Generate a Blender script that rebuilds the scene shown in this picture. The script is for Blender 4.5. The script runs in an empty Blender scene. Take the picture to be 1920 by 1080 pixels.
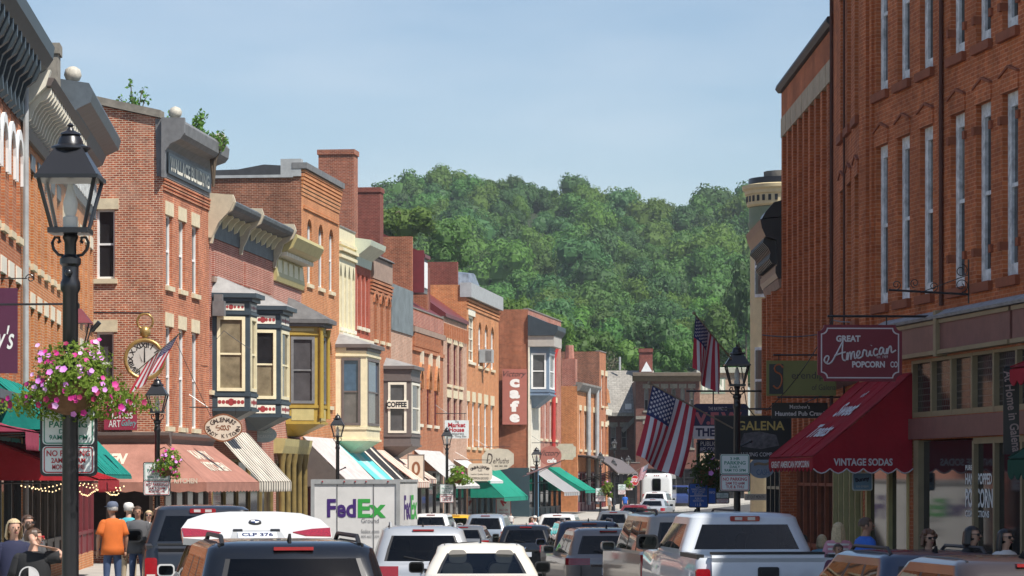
import bpy, bmesh, math, random
from mathutils import Vector, Matrix
R = math.radians
random.seed(7)
sc = bpy.context.scene
COL = sc.collection

# ------------------------------------------------------------------ camera
EYE = 2.4
cam_d = bpy.data.cameras.new('camera')
cam = bpy.data.objects.new('camera', cam_d)
COL.objects.link(cam)
cam.location = (0, 0, EYE)
cam.rotation_euler = (R(90), 0, 0)
cam_d.sensor_width = 36
cam_d.lens = 103.125
cam_d.shift_y = 0.1875
cam_d.clip_start = 0.5
cam_d.clip_end = 6000
sc.camera = cam

# ------------------------------------------------------------------ daylight
SUN = Vector((0.42, -0.38, 0.83)).normalized()      # towards the sun
sun_d = bpy.data.lights.new('sun', 'SUN')
sun_d.energy = 5.0
sun_d.angle = R(0.5)
sun_d.color = (1.0, 0.95, 0.88)
sun = bpy.data.objects.new('sun', sun_d)
COL.objects.link(sun)
sun.rotation_euler = SUN.to_track_quat('Z', 'Y').to_euler()
world = bpy.data.worlds.new('World')
sc.world = world
world.use_nodes = True
wn, wl = world.node_tree.nodes, world.node_tree.links
wn.clear()
w_out = wn.new('ShaderNodeOutputWorld')
w_bg = wn.new('ShaderNodeBackground')
w_sky = wn.new('ShaderNodeTexSky')
w_sky.sky_type = 'NISHITA'
w_sky.sun_disc = False
w_sky.sun_elevation = math.asin(SUN.z)
w_sky.sun_rotation = math.atan2(SUN.x, SUN.y)
w_sky.altitude = 200
w_sky.air_density = 1.0
w_sky.dust_density = 0.6
w_sky.ozone_density = 1.5
w_bg.inputs['Strength'].default_value = 0.095
# thin wisps of high cloud
w_tc = wn.new('ShaderNodeTexCoord')
w_map = wn.new('ShaderNodeMapping')
w_map.inputs['Scale'].default_value = (5, 5, 22)
w_noise = wn.new('ShaderNodeTexNoise')
w_noise.inputs['Scale'].default_value = 1.3
w_noise.inputs['Detail'].default_value = 6
w_ramp = wn.new('ShaderNodeMapRange')
w_ramp.inputs['From Min'].default_value = 0.5
w_ramp.inputs['From Max'].default_value = 0.85
w_ramp.inputs['To Min'].default_value = 0.0
w_ramp.inputs['To Max'].default_value = 0.22
w_mix = wn.new('ShaderNodeMixRGB')
w_mix.inputs['Color2'].default_value = (8.5, 8.6, 8.8, 1)
wl.new(w_tc.outputs['Generated'], w_map.inputs['Vector'])
wl.new(w_map.outputs['Vector'], w_noise.inputs['Vector'])
wl.new(w_noise.outputs['Fac'], w_ramp.inputs['Value'])
wl.new(w_ramp.outputs['Result'], w_mix.inputs['Fac'])
wl.new(w_sky.outputs['Color'], w_mix.inputs['Color1'])
wl.new(w_mix.outputs['Color'], w_bg.inputs['Color'])
wl.new(w_bg.outputs['Background'], w_out.inputs['Surface'])
vs = sc.view_settings
vs.view_transform = 'Standard'
vs.look = 'None'
vs.exposure = 0.45
vs.gamma = 1.0
vs.use_curve_mapping = False

# ------------------------------------------------------------------ measuring
F, CX, HZ = 5500.0, 960.0, 900.0
def WX(px, Y): return (px - CX) / F * Y
def WZ(py, Y): return EYE + (HZ - py) / F * Y
def PT(px, py, Y): return Vector((WX(px, Y), Y, WZ(py, Y)))
def lerp_tab(tab, v):
    if v <= tab[0][0]: return tab[0][1]
    for (a, b), (c, d) in zip(tab, tab[1:]):
        if v <= c: return b + (d - b) * (v - a) / (c - a)
    return tab[-1][1]
GTAB = [(-60, 0), (40, 0), (60, -.2), (80, -.5), (105, -.7), (128, -.75), (160, -.55), (200, -.15), (228, 0.05), (300, .5), (420, 1.5)]
def G(Y): return lerp_tab(GTAB, Y)
KL = [(-30, .8), (0, -1.3), (22, -3.0), (48, -6.2), (67, -7.6), (85, -7.2), (104, -5.7), (135, -2.5), (165, 1.8), (185, 6.0), (215, 11.5), (260, 21), (320, 36)]
KR = [(-30, 11), (0, 8.6), (30, 6.2), (41, 5.0), (50, 4.25), (58, 4.0), (66, 3.6), (76, 3.7), (100, 7.0), (135, 11.5), (165, 16.5), (215, 24), (260, 34), (320, 50)]
def kerb_l(Y): return lerp_tab(KL, Y)
def kerb_r(Y): return lerp_tab(KR, Y)
WALK = 0.17
def WALKZ(Y): return G(Y) + WALK
def WALKL(Y): return WALKZ(Y) + lerp_tab([(10, .0), (24, .2), (56, .2), (72, 0)], Y)

# ------------------------------------------------------------------ materials
MATS = {}
def _new(name):
    m = bpy.data.materials.new(name)
    m.use_nodes = True
    nt = m.node_tree
    return m, nt, nt.nodes['Principled BSDF']
def mat(name, col, rough=.6, metal=0, var=.12, scale=3.0, bump=0.0, bscale=40, coat=0, spec=.5, trans=0, emit=0, sub=0):
    if name in MATS: return MATS[name]
    m, nt, b = _new(name)
    b.inputs['Roughness'].default_value = rough
    b.inputs['Metallic'].default_value = metal
    b.inputs['Specular IOR Level'].default_value = spec
    b.inputs['Coat Weight'].default_value = coat
    b.inputs['Coat Roughness'].default_value = .04
    b.inputs['Transmission Weight'].default_value = trans
    if emit:
        b.inputs['Emission Color'].default_value = (*col, 1)
        b.inputs['Emission Strength'].default_value = emit
    c = (*col, 1)
    b.inputs['Base Color'].default_value = c
    if var > 0:
        tc = nt.nodes.new('ShaderNodeTexCoord')
        n = nt.nodes.new('ShaderNodeTexNoise')
        n.inputs['Scale'].default_value = scale
        n.inputs['Detail'].default_value = 5
        n.inputs['Roughness'].default_value = .65
        mr = nt.nodes.new('ShaderNodeMapRange')
        mr.inputs['From Min'].default_value = .25
        mr.inputs['From Max'].default_value = .75
        mr.inputs['To Min'].default_value = 1 - var
        mr.inputs['To Max'].default_value = 1 + var
        mx = nt.nodes.new('ShaderNodeVectorMath'); mx.operation = 'SCALE'
        mx.inputs[0].default_value = col
        nt.links.new(tc.outputs['Object'], n.inputs['Vector'])
        nt.links.new(n.outputs['Fac'], mr.inputs['Value'])
        nt.links.new(mr.outputs['Result'], mx.inputs['Scale'])
        nt.links.new(mx.outputs[0], b.inputs['Base Color'])
        if bump:
            n2 = nt.nodes.new('ShaderNodeTexNoise')
            n2.inputs['Scale'].default_value = bscale
            n2.inputs['Detail'].default_value = 3
            bp = nt.nodes.new('ShaderNodeBump')
            bp.inputs['Strength'].default_value = bump
            bp.inputs['Distance'].default_value = .02
            nt.links.new(tc.outputs['Object'], n2.inputs['Vector'])
            nt.links.new(n2.outputs['Fac'], bp.inputs['Height'])
            nt.links.new(bp.outputs['Normal'], b.inputs['Normal'])
    MATS[name] = m
    return m
def brick(name, c1, c2, mortar, stain=.25, bw=.215, bh=.075, ms=.010, wear=None):
    if name in MATS: return MATS[name]
    m, nt, b = _new(name)
    N, Lk = nt.nodes.new, nt.links.new
    b.inputs['Roughness'].default_value = .88
    b.inputs['Specular IOR Level'].default_value = .25
    uv = N('ShaderNodeUVMap')
    t = N('ShaderNodeTexBrick')
    t.offset = .5
    t.inputs['Color1'].default_value = (*c1, 1)
    t.inputs['Color2'].default_value = (*c2, 1)
    t.inputs['Mortar'].default_value = (*mortar, 1)
    t.inputs['Scale'].default_value = 1
    t.inputs['Mortar Size'].default_value = ms
    t.inputs['Mortar Smooth'].default_value = .3
    t.inputs['Bias'].default_value = -.1
    t.inputs['Brick Width'].default_value = bw
    t.inputs['Row Height'].default_value = bh
    Lk(uv.outputs['UV'], t.inputs['Vector'])
    n1 = N('ShaderNodeTexNoise'); n1.inputs['Scale'].default_value = .45; n1.inputs['Detail'].default_value = 7; n1.inputs['Roughness'].default_value = .7
    n2 = N('ShaderNodeTexNoise'); n2.inputs['Scale'].default_value = 4.5; n2.inputs['Detail'].default_value = 4
    mp = N('ShaderNodeMapping'); mp.inputs['Scale'].default_value = (1.6, .55, 1)
    Lk(uv.outputs['UV'], mp.inputs['Vector'])
    Lk(mp.outputs['Vector'], n1.inputs['Vector']); Lk(uv.outputs['UV'], n2.inputs['Vector'])
    r1 = N('ShaderNodeMapRange'); r1.inputs['From Min'].default_value = .3; r1.inputs['From Max'].default_value = .7
    r1.inputs['To Min'].default_value = 1 - stain; r1.inputs['To Max'].default_value = 1 + stain * .5
    r2 = N('ShaderNodeMapRange'); r2.inputs['From Min'].default_value = .3; r2.inputs['From Max'].default_value = .7
    r2.inputs['To Min'].default_value = .84; r2.inputs['To Max'].default_value = 1.16
    Lk(n1.outputs['Fac'], r1.inputs['Value']); Lk(n2.outputs['Fac'], r2.inputs['Value'])
    mu = N('ShaderNodeMath'); mu.operation = 'MULTIPLY'
    Lk(r1.outputs['Result'], mu.inputs[0]); Lk(r2.outputs['Result'], mu.inputs[1])
    sv = N('ShaderNodeVectorMath'); sv.operation = 'SCALE'
    Lk(t.outputs['Color'], sv.inputs[0]); Lk(mu.outputs[0], sv.inputs['Scale'])
    last = sv.outputs[0]
    if wear:                                             # pale lime-washed patches
        n3 = N('ShaderNodeTexNoise'); n3.inputs['Scale'].default_value = .9; n3.inputs['Detail'].default_value = 8
        r3 = N('ShaderNodeMapRange'); r3.inputs['From Min'].default_value = .52; r3.inputs['From Max'].default_value = .72
        r3.inputs['To Max'].default_value = .55
        Lk(uv.outputs['UV'], n3.inputs['Vector']); Lk(n3.outputs['Fac'], r3.inputs['Value'])
        mx = N('ShaderNodeMixRGB'); mx.inputs['Color2'].default_value = (*wear, 1)
        Lk(r3.outputs['Result'], mx.inputs['Fac']); Lk(last, mx.inputs['Color1'])
        last = mx.outputs['Color']
    Lk(last, b.inputs['Base Color'])
    bp = N('ShaderNodeBump'); bp.inputs['Strength'].default_value = .5; bp.inputs['Distance'].default_value = .012; bp.invert = True
    Lk(t.outputs['Fac'], bp.inputs['Height']); Lk(bp.outputs['Normal'], b.inputs['Normal'])
    MATS[name] = m
    return m
def glass_clear(name, tint=(.9, .93, .93), mixf=.12):
    if name in MATS: return MATS[name]
    m, nt, b = _new(name)
    nt.nodes.remove(b)
    tr = nt.nodes.new('ShaderNodeBsdfTransparent'); tr.inputs['Color'].default_value = (*tint, 1)
    gl = nt.nodes.new('ShaderNodeBsdfGlossy'); gl.inputs['Roughness'].default_value = .03
    mx = nt.nodes.new('ShaderNodeMixShader'); mx.inputs['Fac'].default_value = mixf
    nt.links.new(tr.outputs[0], mx.inputs[1]); nt.links.new(gl.outputs[0], mx.inputs[2])
    nt.links.new(mx.outputs[0], nt.nodes['Material Output'].inputs['Surface'])
    MATS[name] = m
    return m
def leafmat(name, col, var=.4, trans=.35):
    if name in MATS: return MATS[name]
    m, nt, b = _new(name)
    N, Lk = nt.nodes.new, nt.links.new
    b.inputs['Roughness'].default_value = .6
    b.inputs['Specular IOR Level'].default_value = .25
    oi = N('ShaderNodeObjectInfo')
    tc = N('ShaderNodeTexCoord')
    n = N('ShaderNodeTexNoise'); n.inputs['Scale'].default_value = 1.1; n.inputs['Detail'].default_value = 4
    Lk(tc.outputs['Object'], n.inputs['Vector'])
    ad = N('ShaderNodeMath'); ad.operation = 'ADD'
    Lk(n.outputs['Fac'], ad.inputs[0]); Lk(oi.outputs['Random'], ad.inputs[1])
    mr = N('ShaderNodeMapRange'); mr.inputs['From Min'].default_value = .35; mr.inputs['From Max'].default_value = 1.65
    mr.inputs['To Min'].default_value = 1 - var; mr.inputs['To Max'].default_value = 1 + var
    Lk(ad.outputs[0], mr.inputs['Value'])
    hs = N('ShaderNodeHueSaturation'); hs.inputs['Color'].default_value = (*col, 1)
    h = N('ShaderNodeMapRange'); h.inputs['To Min'].default_value = .483; h.inputs['To Max'].default_value = .517
    Lk(oi.outputs['Random'], h.inputs['Value']); Lk(h.outputs['Result'], hs.inputs['Hue'])
    Lk(mr.outputs['Result'], hs.inputs['Value'])
    Lk(hs.outputs['Color'], b.inputs['Base Color'])
    t = N('ShaderNodeBsdfTranslucent'); Lk(hs.outputs['Color'], t.inputs['Color'])
    mx = N('ShaderNodeMixShader'); mx.inputs['Fac'].default_value = trans
    Lk(b.outputs[0], mx.inputs[1]); Lk(t.outputs[0], mx.inputs[2])
    Lk(mx.outputs[0], nt.nodes['Material Output'].inputs['Surface'])
    MATS[name] = m
    return m

# walls
BR_ORANGE = brick('brick_orange', (.56, .195, .060), (.46, .135, .042), (.56, .40, .25))
BR_ORANGE2 = brick('brick_orange_deep', (.46, .15, .060), (.36, .105, .045), (.44, .28, .18))
BR_RED = brick('brick_red', (.40, .110, .065), (.30, .072, .045), (.52, .40, .33), wear=(.45, .27, .22), stain=.3)
BR_PINK = brick('brick_pink', (.42, .145, .100), (.34, .105, .075), (.58, .48, .40))
BR_WALL = brick('brick_wallace', (.52, .155, .068), (.34, .080, .040), (.54, .36, .24), stain=.4)
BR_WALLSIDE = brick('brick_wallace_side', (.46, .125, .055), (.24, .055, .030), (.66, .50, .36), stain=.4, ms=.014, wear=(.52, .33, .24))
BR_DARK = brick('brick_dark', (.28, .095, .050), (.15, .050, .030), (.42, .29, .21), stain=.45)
BR_DARKRED = brick('brick_dark_red', (.22, .055, .040), (.17, .045, .034), (.28, .15, .12), stain=.3)
BR_RIGHT = brick('brick_right', (.56, .160, .055), (.40, .098, .036), (.58, .25, .14), stain=.45, wear=(.34, .105, .045))
BR_PALE = brick('brick_pale', (.48, .27, .18), (.42, .21, .13), (.6, .48, .38))
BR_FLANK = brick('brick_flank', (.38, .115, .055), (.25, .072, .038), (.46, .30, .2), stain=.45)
BR_BROWN = brick('brick_brown', (.17, .068, .05), (.12, .05, .04), (.2, .12, .1))
BR_TAN = brick('brick_tan', (.45, .30, .20), (.40, .25, .16), (.5, .42, .34))
STONE = mat('limestone', (.62, .53, .36), .85, var=.2, bump=.3)
STONE_W = mat('limestone_pale', (.68, .62, .48), .85, var=.15, bump=.2)
STONE_G = mat('stone_grey', (.22, .20, .165), .9, var=.35, bump=.6, bscale=8)
STUCCO = mat('stucco_grey', (.20, .185, .165), .9, var=.3, scale=1.5)
SANDST = mat('sandstone_brown', (.30, .21, .16), .85, var=.25)
BROWNST = mat('brownstone_lintel', (.27, .075, .032), .85, var=.25, bump=.3)
# paints
CREAM = mat('paint_cream', (.72, .64, .42), .55, var=.12)
CREAM2 = mat('paint_cream_pale', (.74, .70, .58), .55, var=.12)
WHITE = mat('paint_white', (.78, .78, .76), .5, var=.08)
WHITEW = mat('paint_white_weathered', (.68, .69, .71), .7, var=.45, scale=6)
NAVY = mat('paint_slate_blue', (.035, .050, .062), .45, var=.2)
BLUEG = mat('paint_blue_grey', (.085, .105, .122), .5, var=.25)
BLUEL = mat('paint_blue_bay', (.16, .22, .30), .5, var=.15)
MUSTARD = mat('paint_mustard', (.37, .25, .04), .5, var=.15)
OLIVE = mat('paint_olive', (.46, .39, .17), .5, var=.15)
BROWNP = mat('paint_taupe', (.13, .105, .095), .5, var=.15)
GREYP = mat('paint_grey', (.16, .16, .16), .6, var=.3)
GREYL = mat('metal_sheet_grey', (.36, .37, .37), .5, var=.2)
SHEET = mat('sheet_metal_blue_grey', (.16, .185, .19), .55, var=.4, scale=1.2)
PALEGR = mat('paint_pale_green', (.50, .54, .43), .5, var=.12)
ROOFG = mat('roof_grey', (.115, .112, .11), .8, var=.3)
ROOFW = mat('roof_pale_metal', (.27, .265, .255), .5, var=.25)
ROOFR = mat('roof_oxblood', (.13, .024, .026), .45, var=.2)
ROOFD = mat('roof_membrane_dark', (.045, .047, .052), .6, var=.3)
SHINGLE = brick('roof_shingle', (.32, .30, .26), (.26, .24, .21), (.18, .17, .15), bw=.5, bh=.3, ms=.02)
MAROON = mat('paint_maroon', (.15, .022, .028), .5, var=.15)
MAUVE = mat('paint_mauve_brown', (.20, .085, .072), .55, var=.2)
TANP = mat('paint_tan', (.29, .22, .125), .55, var=.15)
TEALD = mat('paint_teal_dark', (.03, .06, .075), .5, var=.15)
BLACKP = mat('paint_black', (.016, .016, .018), .35, var=.2)
IRON = mat('cast_iron_black', (.014, .014, .016), .32, var=.2, spec=.6)
IRONR = mat('iron_weathered', (.035, .030, .028), .6, var=.3)
DARKIN = mat('interior_dark', (.022, .018, .016), .9, var=.3)
# glass
GLASS = mat('window_glass', (.018, .018, .020), .05, var=.5, scale=1.2, spec=.4)
GLASSB = mat('window_glass_blind', (.12, .11, .10), .08, var=.3, scale=2, spec=.6)
GLASSG = mat('window_glass_screen', (.075, .072, .075), .12, var=.3, scale=2, spec=.5)
GLASSBL = mat('window_glass_blue_shade', (.05, .095, .15), .06, var=.3, spec=.6)
GLASST = mat('window_glass_curtain', (.20, .165, .105), .08, var=.45, scale=2.5, spec=.6)
LAMPGL = glass_clear('lamp_glass', (.93, .94, .92), .10)

# ------------------------------------------------------------------ mesh building
class MB:
    def __init__(s, M=None):
        s.v, s.f, s.m, s.M = [], [], [], M or Matrix()
    def add(s, pts, faces, mi=0):
        o = len(s.v)
        M = s.M
        s.v += [tuple(M @ Vector(p)) for p in pts]
        for f in faces:
            s.f.append([i + o for i in f]); s.m.append(mi)
        return s
    def quad(s, a, b, c, d, mi=0): return s.add([a, b, c, d], [(0, 1, 2, 3)], mi)
    def poly(s, pts, mi=0): return s.add(pts, [tuple(range(len(pts)))], mi)
    def box(s, x0, x1, y0, y1, z0, z1, mi=0):
        return s.add([(x0, y0, z0), (x1, y0, z0), (x1, y1, z0), (x0, y1, z0), (x0, y0, z1), (x1, y0, z1), (x1, y1, z1), (x0, y1, z1)],
                     [(0, 3, 2, 1), (4, 5, 6, 7), (0, 1, 5, 4), (1, 2, 6, 5), (2, 3, 7, 6), (3, 0, 4, 7)], mi)
    def ext(s, poly, ax, a0, a1, mi=0):
        def P(p, a):
            if ax == 'x': return (a, p[0], p[1])
            if ax == 'y': return (p[0], a, p[1])
            return (p[0], p[1], a)
        n = len(poly)
        return s.add([P(p, a0) for p in poly] + [P(p, a1) for p in poly],
                     [tuple(range(n)), tuple(range(2 * n - 1, n - 1, -1))] + [(i, (i + 1) % n, n + (i + 1) % n, n + i) for i in range(n)], mi)
    def lathe(s, prof, n=12, c=(0, 0), mi=0, a0=0.0):
        pts = []
        for r, z in prof:
            for k in range(n):
                a = a0 + 2 * math.pi * k / n
                pts.append((c[0] + r * math.cos(a), c[1] + r * math.sin(a), z))
        fs = []
        for i in range(len(prof) - 1):
            for k in range(n):
                fs.append((i * n + k, i * n + (k + 1) % n, (i + 1) * n + (k + 1) % n, (i + 1) * n + k))
        fs.append(tuple(range(n - 1, -1, -1)))
        fs.append(tuple((len(prof) - 1) * n + k for k in range(n)))
        return s.add(pts, fs, mi)
    def tube(s, path, r, n=6, mi=0, closed=False):
        path = [Vector(p) for p in path]
        pts, fs = [], []
        m = len(path)
        for i, p in enumerate(path):
            if closed: t = path[(i + 1) % m] - path[i - 1]
            else: t = path[min(i + 1, m - 1)] - path[max(i - 1, 0)]
            t.normalize()
            up = Vector((0, 0, 1)) if abs(t.z) < .9 else Vector((0, 1, 0))
            a = t.cross(up).normalized(); b = t.cross(a)
            rr = r[i] if isinstance(r, (list, tuple)) else r
            for k in range(n):
                q = 2 * math.pi * k / n
                pts.append(p + a * math.cos(q) * rr + b * math.sin(q) * rr)
        for i in range(m if closed else m - 1):
            j = (i + 1) % m
            for k in range(n):
                fs.append((i * n + k, i * n + (k + 1) % n, j * n + (k + 1) % n, j * n + k))
        if not closed:
            fs.append(tuple(range(n))); fs.append(tuple((m - 1) * n + k for k in range(n - 1, -1, -1)))
        return s.add(pts, fs, mi)
    def ball(s, c, rx, ry=None, rz=None, nu=10, nv=6, mi=0):
        ry = ry or rx; rz = rz or rx
        pts = [(c[0], c[1], c[2] - rz)]
        for i in range(1, nv):
            t = -math.pi / 2 + math.pi * i / nv
            for k in range(nu):
                a = 2 * math.pi * k / nu
                pts.append((c[0] + rx * math.cos(t) * math.cos(a), c[1] + ry * math.cos(t) * math.sin(a), c[2] + rz * math.sin(t)))
        pts.append((c[0], c[1], c[2] + rz))
        fs = [(0, 1 + (k + 1) % nu, 1 + k) for k in range(nu)]
        for i in range(nv - 2):
            for k in range(nu):
                fs.append((1 + i * nu + k, 1 + i * nu + (k + 1) % nu, 1 + (i + 1) * nu + (k + 1) % nu, 1 + (i + 1) * nu + k))
        l = len(pts) - 1
        fs += [(l, 1 + (nv - 2) * nu + k, 1 + (nv - 2) * nu + (k + 1) % nu) for k in range(nu)]
        return s.add(pts, fs, mi)
    def mesh(s, name, mats, smooth=None, fix=True):
        me = bpy.data.meshes.new(name)
        me.from_pydata(s.v, [], s.f)
        mats = mats if isinstance(mats, (list, tuple)) else [mats]
        for m in mats: me.materials.append(m)
        if len(mats) > 1: me.polygons.foreach_set('material_index', s.m)
        if fix:
            bm = bmesh.new(); bm.from_mesh(me)
            bmesh.ops.recalc_face_normals(bm, faces=bm.faces)
            bm.to_mesh(me); bm.free()
        uvl = me.uv_layers.new(name='UVMap').data
        uv = [0.0] * (2 * len(me.loops))
        for p in me.polygons:
            n = p.normal
            ax, ay, az = abs(n.x), abs(n.y), abs(n.z)
            for li, vi in zip(p.loop_indices, p.vertices):
                c = me.vertices[vi].co
                if az > .8: a, b = c.x, c.y
                elif ax > ay: a, b = c.y, c.z
                else: a, b = c.x, c.z
                uv[2 * li] = a; uv[2 * li + 1] = b
        uvl.foreach_set('uv', uv)
        if smooth is not None:
            me.polygons.foreach_set('use_smooth', [True] * len(me.polygons))
            me.set_sharp_from_angle(angle=R(smooth))
        me.update()
        return me
    def build(s, name, mats, parent=None, smooth=None, label=None, kind=None, fix=True):
        return link(s.mesh(name, mats, smooth, fix), name, parent, label, kind)
def link(me, name, parent=None, label=None, kind=None):
    o = bpy.data.objects.new(name, me)
    COL.objects.link(o)
    if parent: o.parent = parent
    if label: o['label'] = label
    if kind: o['kind'] = kind
    return o
def thing(name, label, cat, loc=(0, 0, 0), rz=0.0, group=None):
    o = bpy.data.objects.new(name, None)
    o.empty_display_size = .2
    COL.objects.link(o)
    o.location = loc
    o.rotation_euler = (0, 0, rz)
    tag(o, label, cat, group)
    return o
def tag(o, label, cat, group=None):
    o['label'] = label; o['category'] = cat
    if group: o['group'] = group
    return o
KIDS = {}
def dup(root, loc, rz=None, label=None, group=None, scale=None):
    kids = {}
    for o in COL.objects:
        if o.parent: kids.setdefault(o.parent.name, []).append(o)
    def cp(o, par):
        c = o.copy(); COL.objects.link(c)
        if par: c.parent = par
        for ch in kids.get(o.name, []): cp(ch, c)
        return c
    r = cp(root, None)
    r.location = loc
    if rz is not None: r.rotation_euler = (0, 0, rz)
    if label: r['label'] = label
    if group: r['group'] = group
    if scale: r.scale = (scale,) * 3
    return r

# lettering: text outlines turned into thin raised meshes ------------------------------
_TXT = {}
def text_geo(t, bold=0.0, shear=0.0):
    k = (t, bold, shear)
    if k not in _TXT:
        c = bpy.data.curves.new('lettering', 'FONT')
        c.body = t; c.size = 1; c.resolution_u = 3
        c.offset = bold; c.shear = shear; c.extrude = .0
        o = bpy.data.objects.new('lettering', c)
        me = bpy.data.meshes.new_from_object(o)
        vs_ = [(v.co.x, v.co.y) for v in me.vertices]
        fs = [tuple(p.vertices) for p in me.polygons]
        bpy.data.objects.remove(o); bpy.data.curves.remove(c); bpy.data.meshes.remove(me)
        xs = [v[0] for v in vs_] or [0]; ys = [v[1] for v in vs_] or [0]
        _TXT[k] = (vs_, fs, min(xs), max(xs), min(ys), max(ys))
    return _TXT[k]
def put_text(mb, t, cx, cz, h=None, w=None, y=-.006, bold=.0, shear=0.0, rot=0.0, mi=0, fn=None):
    """text centred on (cx, cz) of a board in the xz plane that faces -y; h = height of the letters, w = their full width"""
    vs_, fs, x0, x1, y0, y1 = text_geo(t, bold, shear)
    if not fs: return
    bx, bz = max(x1 - x0, 1e-4), max(y1 - y0, 1e-4)
    sz = h / bz if h else w / bx
    sx = w / bx if w else sz
    ca, sa = math.cos(rot), math.sin(rot)
    pts = []
    for a, b in vs_:
        a = (a - (x0 + x1) / 2) * sx; b = (b - (y0 + y1) / 2) * sz
        p = (cx + a * ca - b * sa, y, cz + a * sa + b * ca)
        pts.append(fn(p) if fn else p)
    mb.add(pts, fs, mi)
def arc_text(mb, t, cx, cz, rx, rz, a_mid, span, h, y=-.006, bold=.02, flip=False, mi=0):
    """letters set along an ellipse; angles in degrees, 90 = top"""
    n = len(t)
    for i, ch in enumerate(t):
        if ch == ' ': continue
        f = (i + .5) / n - .5
        a = R(a_mid + (f * span if flip else -f * span))
        x, z = cx + rx * math.cos(a), cz + rz * math.sin(a)
        rot = a - math.pi / 2 if not flip else a + math.pi / 2
        put_text(mb, ch, x, z, h=h, y=y, bold=bold, rot=rot, mi=mi)
# ================================================================== the ground
def strip(name, rows, material, kind='structure'):
    mb = MB()
    k = len(rows[0])
    mb.v = [tuple(p) for r in rows for p in r]
    for i in range(len(rows) - 1):
        for j in range(k - 1):
            mb.f.append([i * k + j, i * k + j + 1, (i + 1) * k + j + 1, (i + 1) * k + j]); mb.m.append(0)
    return mb.build(name, material, kind=kind, fix=False)
ASPH = mat('asphalt', (.062, .060, .058), .9, var=.3, scale=.6, bump=.4, bscale=60)
CONC = mat('concrete', (.36, .34, .30), .9, var=.2, scale=1.2, bump=.2)
EARTH = mat('earth_and_grass', (.045, .065, .022), .95, var=.3, scale=.2)
LINEP = mat('road_paint', (.7, .68, .6), .7, var=.2)
Ys = list(range(-40, 40, 20)) + list(range(40, 330, 5))
strip('ground', [[(x, Y, G(Y) - .03) for x in (-3000, -300, -60, 0, 60, 300, 3000)] for Y in Ys + [340, 420, 500, 900, 3500]], EARTH)
strip('road', [[(kerb_l(Y) + t * (kerb_r(Y) - kerb_l(Y)), Y, G(Y) + .0 + .06 * math.sin(math.pi * t)) for t in (0, .25, .5, .75, 1)] for Y in Ys], ASPH)
strip('pavement', [[(kerb_l(Y), Y, G(Y) - .02), (kerb_l(Y) - .02, Y, WALKL(Y)), (kerb_l(Y) - 9, Y, WALKL(Y) + .06)] for Y in Ys], CONC)
strip('pavement', [[(kerb_r(Y), Y, G(Y) - .02), (kerb_r(Y) + .02, Y, WALKZ(Y)), (kerb_r(Y) + 9, Y, WALKZ(Y) + .06)] for Y in Ys], CONC)
for a, b in ((100, 112), (150, 170), (195, 225)):
    ys = [a + (b - a) * i / 6 for i in range(7)]
    strip('road_marking', [[(kerb_l(Y) * .5 + kerb_r(Y) * .5 + dx, Y, G(Y) + .066) for dx in (-.06, .06)] for Y in ys], LINEP)

# ================================================================== buildings
def wall_rect(mb, L, z0, z1, opens, rv=.22, mi=0, arch_n=8):
    """a wall in the local xz plane (outside towards -y) with real openings: (u0, u1, zb, zt, arch)"""
    us = sorted({0.0, L, *[min(max(v, 0), L) for o in opens for v in o[:2]]})
    zs = sorted({z0, z1, *[v for o in opens for v in o[2:4]]})
    for a, b in zip(us, us[1:]):
        for c, d in zip(zs, zs[1:]):
            if b - a < 1e-5 or d - c < 1e-5: continue
            m, n = (a + b) / 2, (c + d) / 2
            if any(o[0] < m < o[1] and o[2] < n < o[3] for o in opens): continue
            mb.quad((a, 0, c), (b, 0, c), (b, 0, d), (a, 0, d), mi)
    for o in opens:
        u0, u1, zb, zt = o[:4]
        mb.quad((u0, 0, zb), (u0, rv, zb), (u0, rv, zt), (u0, 0, zt), mi)
        mb.quad((u1, 0, zb), (u1, 0, zt), (u1, rv, zt), (u1, rv, zb), mi)
        mb.quad((u0, 0, zt), (u0, rv, zt), (u1, rv, zt), (u1, 0, zt), mi)
        mb.quad((u0, 0, zb), (u1, 0, zb), (u1, rv, zb), (u0, rv, zb), mi)
        ar = o[4] if len(o) > 4 else None
        if ar:
            h = (u1 - u0) * {'round': .5, 'pointed': 1.0, 'seg': .22}[ar]
            um = (u0 + u1) / 2
            pts = []
            for i in range(arch_n + 1):
                t = i / arch_n
                x = u0 + (um - u0) * t
                z = zt - h + h * (math.sqrt(max(0, 1 - (1 - t) ** 2)) if ar != 'pointed' else (math.sin(t * math.pi / 2) * .75 + t * .25))
                pts.append((x, z))
            for sgn in (1, -1):
                P = [(x if sgn > 0 else 2 * um - x, z) for x, z in pts]
                c = (P[0][0], zt)
                for p, q in zip(P, P[1:]):
                    mb.add([(c[0], 0, c[1]), (p[0], 0, p[1]), (q[0], 0, q[1])], [(0, 1, 2)], mi)
                    mb.quad((p[0], 0, p[1]), (q[0], 0, q[1]), (q[0], rv * .6, q[1]), (p[0], rv * .6, p[1]), mi)

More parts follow.
